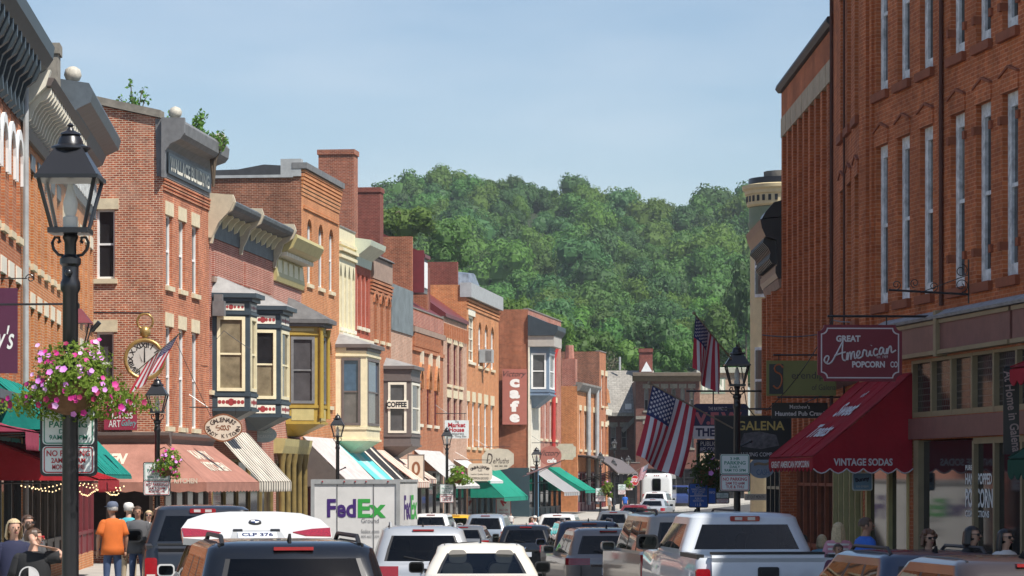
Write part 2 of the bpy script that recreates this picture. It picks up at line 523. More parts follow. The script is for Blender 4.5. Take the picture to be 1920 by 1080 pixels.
class Plane:
    """a vertical wall plane from p0 to p1 seen from above; outside is to the right of p0 -> p1"""
    def __init__(s, p0, p1, root_inv=None):
        s.p0, s.p1 = Vector((*p0, 0)), Vector((*p1, 0))
        d = s.p1 - s.p0
        s.L = d.length
        s.d = d.normalized()
        s.n = Vector((-s.d.y, s.d.x, 0))          # inwards
        s.W = Matrix(((s.d.x, s.n.x, 0, s.p0.x), (s.d.y, s.n.y, 0, s.p0.y), (0, 0, 1, 0), (0, 0, 0, 1)))
        s.M = (root_inv @ s.W) if root_inv else Matrix()
    def u(s, px, out=0.0):
        k = (px - CX) / F
        p = s.p0 - s.n * out
        den = s.d.x - k * s.d.y
        return (k * p.y - p.x) / den
    def z(s, px, py, out=0.0):
        u = s.u(px, out)
        Y = (s.p0 + s.d * u - s.n * out).y
        return WZ(py, Y)
    def w(s, u, out=0.0, z=0.0):
        p = s.p0 + s.d * u - s.n * out
        return Vector((p.x, p.y, z))

GRND = random.Random(17)
class Building:
    def __init__(s, name, label, p0, p1, zt, depth, m, rv=.22, group=None):
        s.root = thing(name, label, 'building', (p0[0], p0[1], G(p0[1])), math.atan2(p1[1] - p0[1], p1[0] - p0[0]), group)
        s.zo = G(p0[1])
        Wr = Matrix.Translation((p0[0], p0[1], s.zo)) @ Matrix.Rotation(s.root.rotation_euler.z, 4, 'Z')
        s.inv = Wr.inverted()
        s.f = Plane(p0, p1, s.inv)
        s.zt, s.depth, s.m, s.rv = zt, depth, m, rv
        s.opens = {'f': []}
        s.planes = {'f': s.f}
        s.pending = []
    def side(s, which, depth=None):
        """which: 'near' or 'far' end wall"""
        d = depth or s.depth
        f = s.f
        if which == 'near': a, b = f.p0 + f.n * d, f.p0
        else: a, b = f.p1, f.p1 + f.n * d
        s.planes[which] = Plane((a.x, a.y), (b.x, b.y), s.inv)
        s.opens[which] = []
        return s.planes[which]
    def mb(s, pl='f', y=0.0):
        return MB(s.planes[pl].M @ Matrix.Translation((0, y, 0)) if isinstance(pl, str) else pl.M)
    def win(s, x0, x1, yt, yb, pl='f', **k):
        P = s.planes[pl]
        u0, u1 = sorted((P.u(x0), P.u(x1)))
        xc = (x0 + x1) / 2
        s.winz(u0, u1, P.z(xc, yb), P.z(xc, yt), pl, **k)
    def row(s, pairs, yt, yb, pl='f', **k):
        P = s.planes[pl]
        xc = sum(pairs[0]) / 2
        zb, zt = P.z(xc, yb), P.z(xc, yt)
        for x0, x1 in pairs:
            u0, u1 = sorted((P.u(x0), P.u(x1)))
            s.winz(u0, u1, zb, zt, pl, **k)
    def winz(s, u0, u1, zb, zt, pl='f', arch=None, frame=None, glass=None, sill=STONE, lintel=None, lint_h=.38, fw=.07, rails=1, mull=0, lower=None, hood=None, sill_h=.16, rv=None):
        rv = rv or s.rv
        s.opens[pl].append((u0, u1, zb, zt, arch))
        mb = s.mb(pl)
        yf0, yf1 = rv - .11, rv - .03
        mb.box(u0, u0 + fw, yf0, yf1, zb, zt); mb.box(u1 - fw, u1, yf0, yf1, zb, zt)
        mb.box(u0 + fw, u1 - fw, yf0, yf1, zt - fw * 1.2, zt); mb.box(u0 + fw, u1 - fw, yf0, yf1, zb, zb + fw * 1.2)
        zr = [zb + (zt - zb) * (i + 1) / (rails + 1) for i in range(rails)]
        for z in zr: mb.box(u0 + fw, u1 - fw, yf0 + .01, yf1 - .01, z - .035, z + .035)
        for i in range(mull):
            x = u0 + (u1 - u0) * (i + 1) / (mull + 1)
            mb.box(x - .02, x + .02, yf0 + .02, yf1 - .02, zb + fw, zt - fw)
        w = mb.build('window', frame or WHITE, s.root)
        zz = [zb + fw] + zr + [zt - fw]
        for i, (a, b) in enumerate(zip(zz, zz[1:])):
            g = s.mb(pl).box(u0 + fw * .6, u1 - fw * .6, rv - .06 + .012 * i, rv - .05 + .012 * i, a - .03, b + .03)
            gm = glass or s.glass_of(i)
            if lower and i == 0: gm = lower
            g.build('pane', gm, w)
        s.mb(pl).box(u0, u1, rv, rv + .02, zb, zt).build('dark_room', DARKIN, w) if False else None
        if sill: s.mb(pl).box(u0 - .10, u1 + .10, -.09, rv - .12, zb - sill_h, zb + .004).build('sill', sill, w)
        if lintel: s.mb(pl).box(u0 - .14, u1 + .14, -.03, rv * .4, zt - .004, zt + lint_h).build('lintel', lintel, w)
        if hood:
            h = s.mb(pl)
            um = (u0 + u1) / 2
            h.ext([(u0 - .06, zt), (u1 + .06, zt), (u1 + .06, zt + .30), (um, zt + .42), (u0 - .06, zt + .30)], 'y', -.03, .02)
            h2 = s.mb(pl).ext([(u0 - .08, zt + .27), (um, zt + .40), (u1 + .08, zt + .27), (u1 + .08, zt + .305), (um, zt + .445), (u0 - .08, zt + .305)], 'y', -.06, .0)
            h.build('hood', s.m, w)
            h2.build('hood_cap', hood, w)
        return w
    def glass_of(s, i):
        if i == 0: s._g = GRND.choices((GLASS, GLASSB, GLASSG, GLASST), (5, 2, 2, 1.2))[0]; return GLASS if s._g is not GLASSG else GLASSG
        return s._g
    def part(s, name, mb, m, parent=None, smooth=None, label=None, kind=None):
        return mb.build(name, m, parent or s.root, smooth, label, kind)
    def cornice(s, prof, m, u0=None, u1=None, pl='f', name='cornice', label=None):
        P = s.planes[pl]
        mb = s.mb(pl).ext(prof, 'x', 0 if u0 is None else u0, P.L if u1 is None else u1)
        return mb.build(name, m, s.root, label=label)
    def brackets(s, poly, w, us, m, parent, pl='f', name='bracket'):
        P = s.planes[pl]
        me = MB(P.M.to_3x3().to_4x4()).ext(poly, 'x', -w / 2, w / 2).mesh(name, m)
        for u in us:
            o = link(me, name, parent)
            o.location = P.M @ Vector((u, 0, 0))
    def finish(s, zb=None, near=True, far=True, roof_m=None, rear=True, side_m=None, zt_side=None):
        zb = s.zo - 1.2 if zb is None else zb
        mb = s.mb('f')
        wall_rect(mb, s.f.L, zb, s.zt, s.opens['f'], s.rv)
        mb.build('wall', s.m, s.root)
        for w, flag in (('near', near), ('far', far)):
            if not flag: continue
            if w not in s.planes: s.side(w)
            P = s.planes[w]
            b = s.mb(w)
            # stop a hair behind the front wall
            wall_rect(b, P.L, zb, (zt_side or s.zt) - .002, s.opens[w], s.rv)
            b.build('side_wall', side_m or s.m, s.root)
        r = s.mb('f')
        r.box(.01, s.f.L - .01, .01, s.depth, s.zt - .5, s.zt - .35)
        if rear: r.box(.01, s.f.L - .01, s.depth - .2, s.depth, zb, s.zt - .3)
        r.build('roof', roof_m or ROOFD, s.root)
        r2 = s.mb('f').box(.0, s.f.L, -.04, .3, s.zt + .001, s.zt + .08)
        r2.build('coping', STUCCO, s.root)

def arcs(n, r0, a0, a1, cx=0, cz=0):
    return [(cx + r0 * math.cos(R(a0 + (a1 - a0) * i / n)), cz + r0 * math.sin(R(a0 + (a1 - a0) * i / n))) for i in range(n + 1)]
def scroll(d, h, t):
    """S-shaped bracket outline in (y, z): deep d at the top, height h, hanging from z = 0"""
    return [(0, 0), (-d, 0), (-d, -.16 * h), (-d * .9, -.30 * h), (-d * .68, -.36 * h), (-d * .46, -.46 * h), (-d * .36, -.62 * h), (-d * .38, -.78 * h), (-d * .30, -.94 * h), (-d * .12, -h), (0, -h)]
def place(P, u, out, z): return P.M @ Vector((u, -out, z))

def storefront(b, u0, u1, z0, z1, pl='f', frame=BROWNP, glass=GLASS, n=3, bulk=.6, recess=.18, door=None, label=None):
    """shop window: posts, bulkhead panel, panes, head"""
    mb = b.mb(pl)
    b.opens[pl].append((u0, u1, z0, z1))
    zo = z0
    post = mb
    ws = (u1 - u0) / n
    y0, y1 = .0 - .03, .14
    for i in range(n + 1):
        x = u0 + i * ws
        post.box(x - .06, x + .06, y0, y1, zo, z1)
    post.box(u0 + .06, u1 - .06, y0 + .01, y1, z1 - .12, z1)
    post.box(u0 + .06, u1 - .06, y0 + .01, y1, zo + bulk, zo + bulk + .1)
    post.box(u0 + .06, u1 - .06, y0 + .02, y1, z1 - .85, z1 - .77)
    o = post.build('shop_front', frame, b.root, label=label)
    b.mb(pl).box(u0 + .06, u1 - .06, y0 + .05, y1 - .02, zo, zo + bulk).build('bulkhead', frame, o)
    for i in range(n):
        x = u0 + i * ws
        b.mb(pl).box(x + .05, x + ws - .05, .06, .075, zo + bulk + .08, z1 - .82).build('pane', glass, o)
        b.mb(pl).box(x + .05, x + ws - .05, .06, .075, z1 - .80, z1 - .1).build('pane', glass, o)
    return o

def bay(b, u0, p, a, f, z0, z1, wz, m, trim, glass, roof, name='bay_window', panel=None, roof_h=.75, win_m=.16, fr=None, eave=.28, under=.5, cols=None, mid=True, gf=None, label=None, deco=None, eave_m=None):
    """a canted bay: near cheek, front, far cheek; windows between wz[0] and wz[1]"""
    P = b.f
    L = 2 * a + f
    pts = [(u0, 0), (u0 + a, -p), (u0 + a + f, -p), (u0 + L, 0)]
    body = MB(P.M)
    wins = []
    for i in range(3):
        q0, q1 = Vector((*pts[i], 0)), Vector((*pts[i + 1], 0))
        d = (q1 - q0); l = d.length; d.normalize()
        n = Vector((-d.y, d.x, 0))
        M = P.M @ Matrix(((d.x, n.x, 0, q0.x), (d.y, n.y, 0, q0.y), (0, 0, 1, 0), (0, 0, 0, 1)))
        mm = min(win_m, l * .22)
        sub = MB(M)
        wall_rect(sub, l, z0, z1, [(mm, l - mm, wz[0], wz[1])], .10)
        body.v, off = body.v + sub.v, len(body.v)
        body.f += [[k + off for k in ff] for ff in sub.f]; body.m += sub.m
        wins.append((M, l, mm))
    body.poly([(x, y, z0) for x, y in pts]); 
    o = body.build(name, m, b.root, label=label)
    for i, (M, l, mm) in enumerate(wins):
        fw = min(.09, (l - 2 * mm) * .16)
        w = MB(M)
        u_0, u_1 = mm, l - mm
        y0, y1 = -.035, .07
        w.box(u_0 - .03, u_0 + fw, y0, y1, wz[0] - .03, wz[1] + .03); w.box(u_1 - fw, u_1 + .03, y0, y1, wz[0] - .03, wz[1] + .03)
        w.box(u_0 + fw, u_1 - fw, y0, y1, wz[1] - fw, wz[1] + .03); w.box(u_0 + fw, u_1 - fw, y0, y1, wz[0] - .03, wz[0] + fw)
        if mid: w.box(u_0 + fw, u_1 - fw, y0 + .05, y1, (wz[0] + wz[1]) / 2 - .035, (wz[0] + wz[1]) / 2 + .035)
        w.build('window', trim, o)
        g1, g2 = glass if isinstance(glass, tuple) else (glass, glass)
        zc = (wz[0] + wz[1]) / 2
        MB(M).box(u_0 + fw * .5, u_1 - fw * .5, .05, .06, zc, wz[1]).build('pane', g1, o)
        MB(M).box(u_0 + fw * .5, u_1 - fw * .5, .062, .072, wz[0], zc).build('pane', g2, o)
        # mouldings above and below the glass
        for e_, d_, za_, zb__ in ((.02, .05, wz[0] - .22, wz[0] - .10), (.02, .06, wz[1] + .10, wz[1] + .20), (.01, .08, z0, z0 + .10)):
            MB(M).box(-e_, l + e_, -d_, -.002, za_, zb__).build('moulding', m, o)
        if panel:
            MB(M).box(mm, l - mm, -.02, -.002, z0 + .16, wz[0] - .26).build('panel', panel, o)
            MB(M).box(mm, l - mm, -.02, -.002, wz[1] + .26, z1 - .22).build('panel', panel, o)
        if deco:
            for zc_, hh in (((z0 + .16 + wz[0] - .26) / 2, (wz[0] - .26 - z0 - .16) * .8), ((wz[1] + .26 + z1 - .22) / 2, (z1 - .48 - wz[1]) * .8)):
                dm = MB(M)
                n_ = max(1, int((l - 2 * mm) / .16)) | 1
                for k in range(n_):
                    x = mm + (l - 2 * mm) * (k + .5) / n_
                    r_ = hh * (.5 if k == n_ // 2 else .28)
                    dm.poly([(x + r_ * .9 * math.cos(2 * math.pi * j / 8), -.024, zc_ + r_ * math.sin(2 * math.pi * j / 8)) for j in range(8)])
                dm.build('painted_ornament', deco, o, fix=False)
    # eave and roof
    ev = eave
    e = [(u0 - ev * .6, 0.02), (u0 + a - ev * .5, -p - ev), (u0 + a + f + ev * .5, -p - ev), (u0 + L + ev * .6, 0.02)]
    MB(P.M).ext(e, 'z', z1, z1 + .16).build('eave', eave_m or m, o)
    e2 = [(x + (u0 + L / 2 - x) * .06, y * .9 + .003) for x, y in e]
    MB(P.M).ext(e2, 'z', z1 - .14, z1 - .002).build('eave_moulding', eave_m or m, o)
    zt = z1 + .162 + roof_h
    rf = MB(P.M)
    tp = [(u0 + L * .22, 0.01, zt), (u0 + L * .78, 0.01, zt)]
    base = [(x, y, z1 + .164) for x, y in e]
    rf.add(base + tp, [(0, 1, 4), (1, 2, 5, 4), (2, 3, 5), (0, 4, 5, 3), (0, 3, 2, 1)])
    rf.build('bay_roof', roof, o)
    # underside
    un = MB(P.M)
    lo = [(x + (u0 + L / 2 - x) * .35, y * .25, z0 - under) for x, y in pts]
    un.add([(x, y, z0 - .004) for x, y in pts] + lo, [(0, 1, 5, 4), (1, 2, 6, 5), (2, 3, 7, 6), (4, 5, 6, 7)])
    un.build('underside', m, o)
    return o

# ------------------------------------------------------------------ left side of the street
def along(p, h, px):
    """walk from p on heading h (degrees right of straight ahead) until the sight line px"""
    d = (math.sin(R(h)), math.cos(R(h)))
    k = (px - CX) / F
    t = (k * p[1] - p[0]) / (d[0] - k * d[1])
    return (p[0] + t * d[0], p[1] + t * d[1])
A0 = (-11.25, 60.0)
A1 = (-12.08, 72.2); A2 = (-12.87, 83.8); A3 = (-13.7, 96.0)
W0 = (-11.91, 100.0)
W1 = along(W0, 5.7, 392)
B1 = along(W1, 6, 513); B2 = along(B1, 6, 565)
O1 = along(B2, 7, 636)
C1 = along(O1, 7.3, 666); C2 = along(C1, 7.3, 694); C3 = along(C2, 7.3, 733); C4 = along(C3, 7.3, 773)
C5 = along(C4, 7.3, 831); C6 = along(C5, 7.3, 875); C7 = along(C6, 7.3, 935)

# 1 blue corniced building at the left edge
b = Building('brick_shop_building', 'brick building at the far left edge with a heavy slate blue bracketed cornice', A0, A1, 12.2, 14, BR_ORANGE2)
for k in range(6):
    u = b.f.L - .75 - 1.75 * k
    b.winz(u - .45, u + .45, 8.3, 10.6, arch='round', sill=STONE, frame=WHITE)
    b.winz(u - .45, u + .45, 4.6, 7.2, sill=STONE, frame=OLIVE, lintel=CREAM2)
    hm = b.mb().ext(arcs(8, .78, 0, 180, u, 10.15) + [(u - .78, 9.6), (u - .55, 9.6)] + arcs(8, .55, 180, 0, u, 10.15) + [(u + .55, 9.6), (u + .78, 9.6)], 'y', -.07, -.003)
    b.part('window_hood', hm, WHITE)
storefront(b, .4, b.f.L - .3, .17, 3.4, n=5, frame=NAVY)
b.finish()
c = b.cornice([(.2, 11.2), (-.06, 11.2), (-.12, 11.5), (-.06, 12.15), (-.62, 12.5), (-.78, 12.75), (-.82, 13.05), (-.70, 13.15), (.2, 13.2)], NAVY)
b.brackets([(0, 12.5), (-.62, 12.5), (-.62, 12.25), (-.5, 12.0), (-.3, 11.85), (-.2, 11.5), (-.22, 11.2), (-.08, 11.1), (0, 11.2)], .22, [.5 + .92 * k for k in range(12)], NAVY, c)
b.cornice([(.1, 3.6), (-.15, 3.6), (-.3, 3.95), (-.55, 4.15), (-.55, 4.35), (.1, 4.4)], BLUEG, name='shop_cornice')
dp = MB(b.f.M).tube([(b.f.L - .12, -.12, z) for z in (.3, 4, 8, 11.6, 12.3)], .075, 8)
b.part('downspout', dp, GREYL, smooth=40)

# 2 beige bracketed building
b = Building('brick_shop_building', 'orange brick building with beige scroll brackets under its eaves, behind the near lamp', A1, A2, 11.9, 14, BR_ORANGE)
for k in range(6):
    u = .95 + 1.93 * k
    b.winz(u - .42, u + .42, 7.9, 10.3, sill=STONE, lintel=BLUEG, frame=BROWNP)
    b.winz(u - .42, u + .42, 4.5, 6.8, sill=STONE, lintel=STONE_W, frame=BROWNP)
storefront(b, .4, b.f.L - .3, .1, 3.3, n=5, frame=BROWNP)
b.finish()
c = b.cornice([(.2, 10.9), (-.1, 10.9), (-.16, 11.15), (-.06, 11.2), (-.06, 12.05), (-.72, 12.12), (-.82, 12.3), (.2, 12.42)], BROWNP)
b.brackets([(0, 12.1), (-.70, 12.1), (-.72, 11.95), (-.6, 11.82), (-.42, 11.75), (-.28, 11.55), (-.2, 11.3), (0, 11.2)], .13, [.4 + .62 * k for k in range(19)], CREAM2, c)
MB(b.f.M).ext([(-.1, 11.6), (-.6, 12.1), (-.72, 12.5), (-.2, 12.52), (.1, 11.7)], 'x', -.02, .3).build('end_bracket', CREAM2, c)
b.cornice([(.1, 3.5), (-.15, 3.5), (-.3, 3.8), (-.5, 3.95), (-.5, 4.1), (.1, 4.15)], BLUEG, name='shop_cornice')
b.part('chimney', MB(b.f.M).box(10.7, 11.55, .02, .75, 11.5, 14.6).box(10.65, 11.58, -.03, .8, 14.45, 14.75), STONE_G)

FINI = mat('finial_weathered', (.46, .43, .36), .7, var=.35, scale=14)
# 3 grey blue corniced building, next to the gap
b = Building('brick_shop_building', 'brick building with a deep grey blue metal cornice and panelled frieze before the brown awnings', A2, A3, 13.4, 14, BR_ORANGE)
for k in range(6):
    u = 1.0 + 2.05 * k
    b.winz(u - .45, u + .45, 7.4, 9.9, sill=MAROON, lintel=STONE_W, frame=WHITE)
    b.winz(u - .45, u + .45, 4.2, 6.4, sill=MAROON, lintel=STONE_W, frame=WHITE)
storefront(b, .4, b.f.L - .3, .1, 3.2, n=5, frame=MAROON)
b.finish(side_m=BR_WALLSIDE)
c = b.cornice([(.2, 10.9), (-.10, 10.9), (-.10, 12.6), (-.3, 12.7), (-.42, 13.0), (-.82, 13.2), (-.9, 13.5), (-.78, 13.75), (.3, 13.9)], BLUEG)
for k in range(14):
    MB(b.f.M).box(.3 + .85 * k, .8 + .85 * k, -.13, -.102, 11.2, 12.4).build('frieze_panel', WHITEW, c)
for u in (.25, b.f.L - .2):
    MB(b.f.M).lathe([(.0, 13.8), (.2, 13.85), (.26, 14.0), (.22, 14.16), (.1, 14.24), (0, 14.26)], 10, (u, -.3)).build('finial', FINI, c, smooth=60)
b.part('parapet', b.mb().ext([(.3, 13.0), (.3, 14.2), (4.5, 14.6), (4.5, 13)], 'x', .02, .3), BR_DARK)

# 4 the corner building with the name on its frieze
b = Building('brick_corner_building', 'red brick corner building with a lettered frieze, WALLACE BUILDING, above brown awnings', W0, W1, 13.3, 16, BR_WALL)
s_ = b.side('near', 16)
prs = [(311, 323), (335.5, 347.5), (360, 372)]
b.row(prs, 404, 537, lintel=STONE, sill=STONE, frame=WHITE, lint_h=.46, fw=.06)
b.row(prs, 612, 800, lintel=STONE, sill=STONE, frame=WHITE, glass=GLASSB, lint_h=.46, fw=.06)
b.win(181, 215, 392, 523, 'near', lintel=STONE, sill=STONE, frame=WHITE, lint_h=.36)
b.win(181, 213, 622, 740, 'near', lintel=STONE, sill=STONE, frame=WHITE, lint_h=.40, glass=GLASSG)
storefront(b, .3, b.f.L - .3, .0, 3.2, n=4, frame=BROWNP)
storefront(b, 12.6, 15.6, .0, 3.2, pl='near', n=2, frame=BROWNP)
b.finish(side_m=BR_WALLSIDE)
sp = s_
gt = MB(sp.M).ext([(8, 13.29), (15.92, 13.29), (15.92, 14.72), (8, 16.5)], 'y', .0, .35)
b.part('gable_parapet', gt, BR_WALLSIDE)
b.part('gable_coping', MB(sp.M).ext([(7.9, 16.54), (15.95, 14.74), (15.95, 15.0), (7.9, 16.82)], 'y', -.12, .5), STONE_G)
c = b.cornice([(.2, 12.75), (-.06, 12.75), (-.10, 13.75), (-.16, 13.8), (-.30, 13.95), (-.6, 14.05), (-.72, 14.2), (-.76, 14.55), (-.66, 14.68), (.25, 14.72)], GREYP, u0=-.03, u1=b.f.L + .03)
MB(b.f.M).ext([(-.02, 12.7), (-.11, 12.7), (-.13, 13.6), (-.32, 13.85), (-.66, 14.0), (-.8, 14.2), (-.8, 14.72), (.0, 14.74), (.0, 12.7)], 'x', -.22, -.04).build('cornice_end', GREYP, c)
fr = MB(b.f.M).box(.35, b.f.L - .35, -.125, -.1, 12.9, 13.62).build('name_board', BLACKP, c)
for i in range(2):
    MB(b.f.M).lathe([(0, 14.72), (.15, 14.74), (.22, 14.86), (.23, 14.96), (.17, 15.08), (.06, 15.13), (0, 15.15)], 12, (.1 + i * (b.f.L - .2), -.42)).build('finial', FINI, c, smooth=60)
nb = MB(b.f.M @ Matrix.Translation((b.f.L / 2, -.13, 13.26)))
put_text(nb, 'WALLACE BUILDING', 0, 0, h=.50, w=b.f.L - 1.2, bold=.035)
nb.build('lettering', CREAM2, c, fix=False)
b.cornice([(.05, 3.55), (-.12, 3.55), (-.2, 3.8), (-.34, 3.92), (-.34, 4.02), (.05, 4.05)], BROWNP, name='shop_cornice')
b.cornice([(.05, 3.55), (-.12, 3.55), (-.2, 3.8), (-.34, 3.92), (-.34, 4.02), (.05, 4.05)], BROWNP, pl='near', u0=12, u1=16.3, name='shop_cornice')
for i in range(4):
    b.part('brick_band', b.mb().box(.0, b.f.L, -.05 - .015 * i, -.001, 12.30 + .11 * i, 12.37 + .11 * i), BR_WALL)

MUSTD = mat('paint_mustard_dark', (.19, .135, .04), .6, var=.3)
WRND = random.Random(31)
# 5 red building with two slate blue bays
b = Building('brick_bay_building', 'red brick building with two slate blue bay windows and a cream bracketed cornice', W1, B1, 12.1, 15, BR_RED)
b.winz(.12, .52, 5.7, 8.4, frame=CREAM, sill=STONE, glass=GLASST, fw=.06)
for k in range(5): b.winz(.9 + 1.9 * k, 1.8 + 1.9 * k, .3, 3.3, sill=None, frame=BROWNP) if False else None
storefront(b, .5, b.f.L - .3, -.6, 3.2, n=5, frame=MUSTD)
b.finish()
c = b.cornice([(.2, 11.35), (-.05, 11.35), (-.05, 12.2), (-.30, 12.3), (-.78, 12.4), (-.88, 12.52), (-.9, 12.64), (-.78, 12.74), (.2, 12.82)], mat('paint_weathered_slate', (.085, .095, .10), .6, var=.45, scale=2.5))
b.brackets([(-.05, 12.3), (-.44, 12.3), (-.48, 12.22), (-.32, 12.1), (-.22, 11.95), (-.18, 11.86), (-.05, 11.8)], .10, [1.1 + k * 1.1 for k in range(11)], CREAM, c)
BRKT = mat('paint_bracket_buff', (.52, .45, .33), .6, var=.15)
for u in (.05, 5.6, 12.6):
    MB(b.f.M).ext([(-.02, 11.1), (-.12, 11.1), (-.18, 11.4), (-.34, 11.7), (-.45, 12.05), (-.86, 12.3), (-.99, 12.6), (-.9, 12.88), (.1, 12.92)], 'x', u - .08, u + .08).build('large_bracket', BRKT, c)
MB(b.f.M).ext([(.0, 11.3), (-.12, 11.3), (-.38, 11.85), (-.8, 12.3), (-.94, 12.6), (-.9, 12.85), (.0, 12.95)], 'x', -.14, -.08).build('cornice_end', BRKT, c)
# corbel panels of projecting headers
for k in range(2):
    a_ = .5 + 6.0 * k
    for i in range(20):
        b.part('brick_header', b.mb().box(a_ + i * .28, a_ + .14 + i * .28, -.09, -.001, 9.95, 10.85), BR_PINK)
    b.part('ledge', b.mb().box(a_ - .1, a_ + 5.6, -.1, -.001, 9.72, 9.9), SANDST)
u1_ = b.f.u(398)
RED = mat('paint_deep_red', (.30, .03, .03), .5, var=.1)
bay(b, u1_, 1.3, .5, 1.45, 4.95, 9.15, (5.72, 8.42), NAVY, CREAM, (GLASST, GLASST), ROOFW, panel=CREAM2, roof_h=.7, win_m=.2, deco=RED, label='nearer slate blue bay with a cream window frame')
bay(b, 6.75, 1.3, .55, 2.0, 4.85, 9.05, (5.6, 8.25), NAVY, CREAM, (GLASS, GLASST), ROOFW, panel=CREAM2, roof_h=.75, win_m=.2, deco=RED, label='farther slate blue bay with a cream window frame')
bx = MB(b.f.M).box(.3, .62, -.5, -.06, 8.45, 9.0).box(.36, .56, -.42, -.1, 9.0, 9.25)
b.part('meter_box', bx, GREYP)

# 6 brick building with the mustard bay
b = Building('brick_bay_building', 'brick building with a mustard yellow bay window under a flared grey roof', B1, B2, 11.9, 15, BR_PINK)
storefront(b, .6, b.f.L - .3, -.7, 3.2, n=5, frame=MUSTD)
b.finish()
c = b.cornice([(.2, 10.6), (-.1, 10.6), (-.16, 10.8), (-.06, 11.7), (-.5, 11.8), (-.8, 11.95), (-1.0, 12.35), (-.95, 12.5), (.2, 12.6)], OLIVE)
for k in range(5):
    MB(b.f.M).box(.3 + 1.25 * k, 1.15 + 1.25 * k, -.14, -.102, 10.9, 11.5).build('frieze_panel', CREAM, c)
for k in range(18):
    MB(b.f.M).box(.1 + .36 * k, .28 + .36 * k, -.55, -.07, 11.62, 11.78).build('dentil', CREAM2, c)
bay(b, 2.75, 1.35, .5, 1.7, 4.75, 9.0, (5.65, 8.4), MUSTARD, GREYP, (GLASSG, GLASSG), ROOFG, roof_h=.95, win_m=.24, panel=OLIVE, eave=.42, eave_m=ROOFG)
for k, u in enumerate((3.12, 3.3, 4.9)):
    b.part('column', MB(b.f.M).lathe([(.12, 5.0), (.09, 5.3), (.085, 8.5), (.13, 8.8)], 8, (u + .1, -1.42)), MUSTARD, smooth=50)
for k in range(5):
    u = .5 + 1.35 * k
    b.part('column', MB(b.f.M).lathe([(.16, -1.0), (.13, -.6), (.12, 3.0), (.17, 3.3), (.2, 3.5)], 10, (u, -.25)), MUSTD, smooth=50)
b.cornice([(.05, 3.5), (-.35, 3.5), (-.45, 3.8), (-.5, 4.1), (.05, 4.15)], OLIVE, name='shop_cornice')

# 7 tall orange building
b = Building('brick_tall_building', 'tall orange brick building with round arched windows and a darker brick flank', B2, O1, 16.0, 18, BR_ORANGE)
b.row([(576, 585), (597, 606.5), (617, 625.5)], 411, 533, arch='round', sill=STONE, frame=WHITE, fw=.07)
b.row([(578, 586), (597, 606), (613, 622.5)], 630, 757, arch='round', sill=STONE, frame=WHITE, fw=.07)
storefront(b, .3, b.f.L - .3, -.8, 3.1, n=5, frame=MAROON)
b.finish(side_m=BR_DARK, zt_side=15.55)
for i in range(7):
    b.part('brick_band', b.mb().box(-.02, b.f.L, -.03 - .025 * i, -.001, 14.75 + .16 * i, 14.88 + .16 * i), BR_ORANGE)
b.part('brick_band', b.mb().box(.4, b.f.L - .3, -.06, -.001, 13.95 + .25, 14.32), BR_ORANGE)
b.part('coping', b.mb().box(-.1, b.f.L + .02, -.26, .4, 16.0 - .12, 16.14), GREYP)
rm = MB(b.f.M)
N_ = 14
pts = []
for i in range(N_ + 1):
    y = .5 + 16 * i / N_
    pts.append((y, 16.0 + .18 * math.sin(i * 1.9) * .6 - i * .03))
rm.ext([(.5, 15.58)] + pts + [(16.5, 15.58)], 'x', -.06, .6)
b.part('roof_membrane', rm, ROOFD)
b.part('flashing', MB(b.f.M).box(-.09, .05, .35, 17, 15.5, 15.62), GREYL)
b.part('end_flashing', MB(b.f.M).box(-.08, .4, .0, .9, 15.55, 16.3), GREYL)
b.part('chimney', MB(b.f.M).box(.6, 1.8, 10.0, 10.75, 15.4, 16.7).box(.6, 1.6, 10.9, 11.7, 15.4, 16.35), BR_ORANGE2)
b.cornice([(.05, 3.2), (-.15, 3.2), (-.25, 3.6), (-.3, 3.9), (.05, 3.95)], WHITEW, name='shop_cornice')

# 8 cream stone front with gothic lights
b = Building('stone_front_building', 'narrow cream painted building with four pointed windows and a cream and taupe bay', O1, C1, 14.15, 14, CREAM)
for k in range(4):
    u = .45 + k * (b.f.L - .9) / 3.0
    b.winz(u - .3, u + .3, 9.5, 12.5, arch='pointed', sill=CREAM2, frame=CREAM2, fw=.06)
storefront(b, .2, b.f.L - .2, -.8, 3.0, n=3, frame=BROWNP)
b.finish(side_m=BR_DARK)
for z0_, d_ in ((12.75, .12), (13.05, .2), (13.35, .1)):
    b.part('moulding', b.mb().box(-.02, b.f.L, -d_, -.001, z0_, z0_ + .14), CREAM)
b.part('moulding', b.mb().box(-.02, b.f.L, -.2, -.001, 9.0, 9.25), CREAM2)
bay(b, -.9, 1.4, .25, 3.6, 4.2, 8.5, (4.95, 8.0), CREAM, BROWNP, (GLASSBL, GLASSB), ROOFW, roof_h=.55, win_m=.3, eave=.22, under=.7, eave_m=BROWNP)

# 9 small red front
b = Building('brick_narrow_building', 'narrow red brick front with three tall white windows and a pale green cornice', C1, C2, 13.0, 14, brick('brick_red_painted', (.40, .085, .05), (.34, .07, .042), (.42, .14, .09)))
b.row([(670, 674.5), (678, 682.5), (685.5, 690)], 512, 612, arch='seg', sill=STONE_W, frame=WHITE, glass=GLASSB, fw=.09)
storefront(b, .2, b.f.L - .2, -.8, 3.0, n=3, frame=BROWNP)
b.finish()
b.cornice([(.1, 12.7), (-.06, 12.7), (-.1, 13.1), (-.5, 13.4), (-.75, 13.6), (-.8, 13.85), (.2, 14.0)], PALEGR, u0=-.1)
b.part('moulding', b.mb().box(0, b.f.L, -.2, -.001, 8.9, 9.2), STONE_W)
b.part('roof_hatch', MB(b.f.M).box(2.2, 3.2, 1.2, 2.4, 12.9, 14.3), mat('paint_sky_blue', (.16, .30, .45), .5))

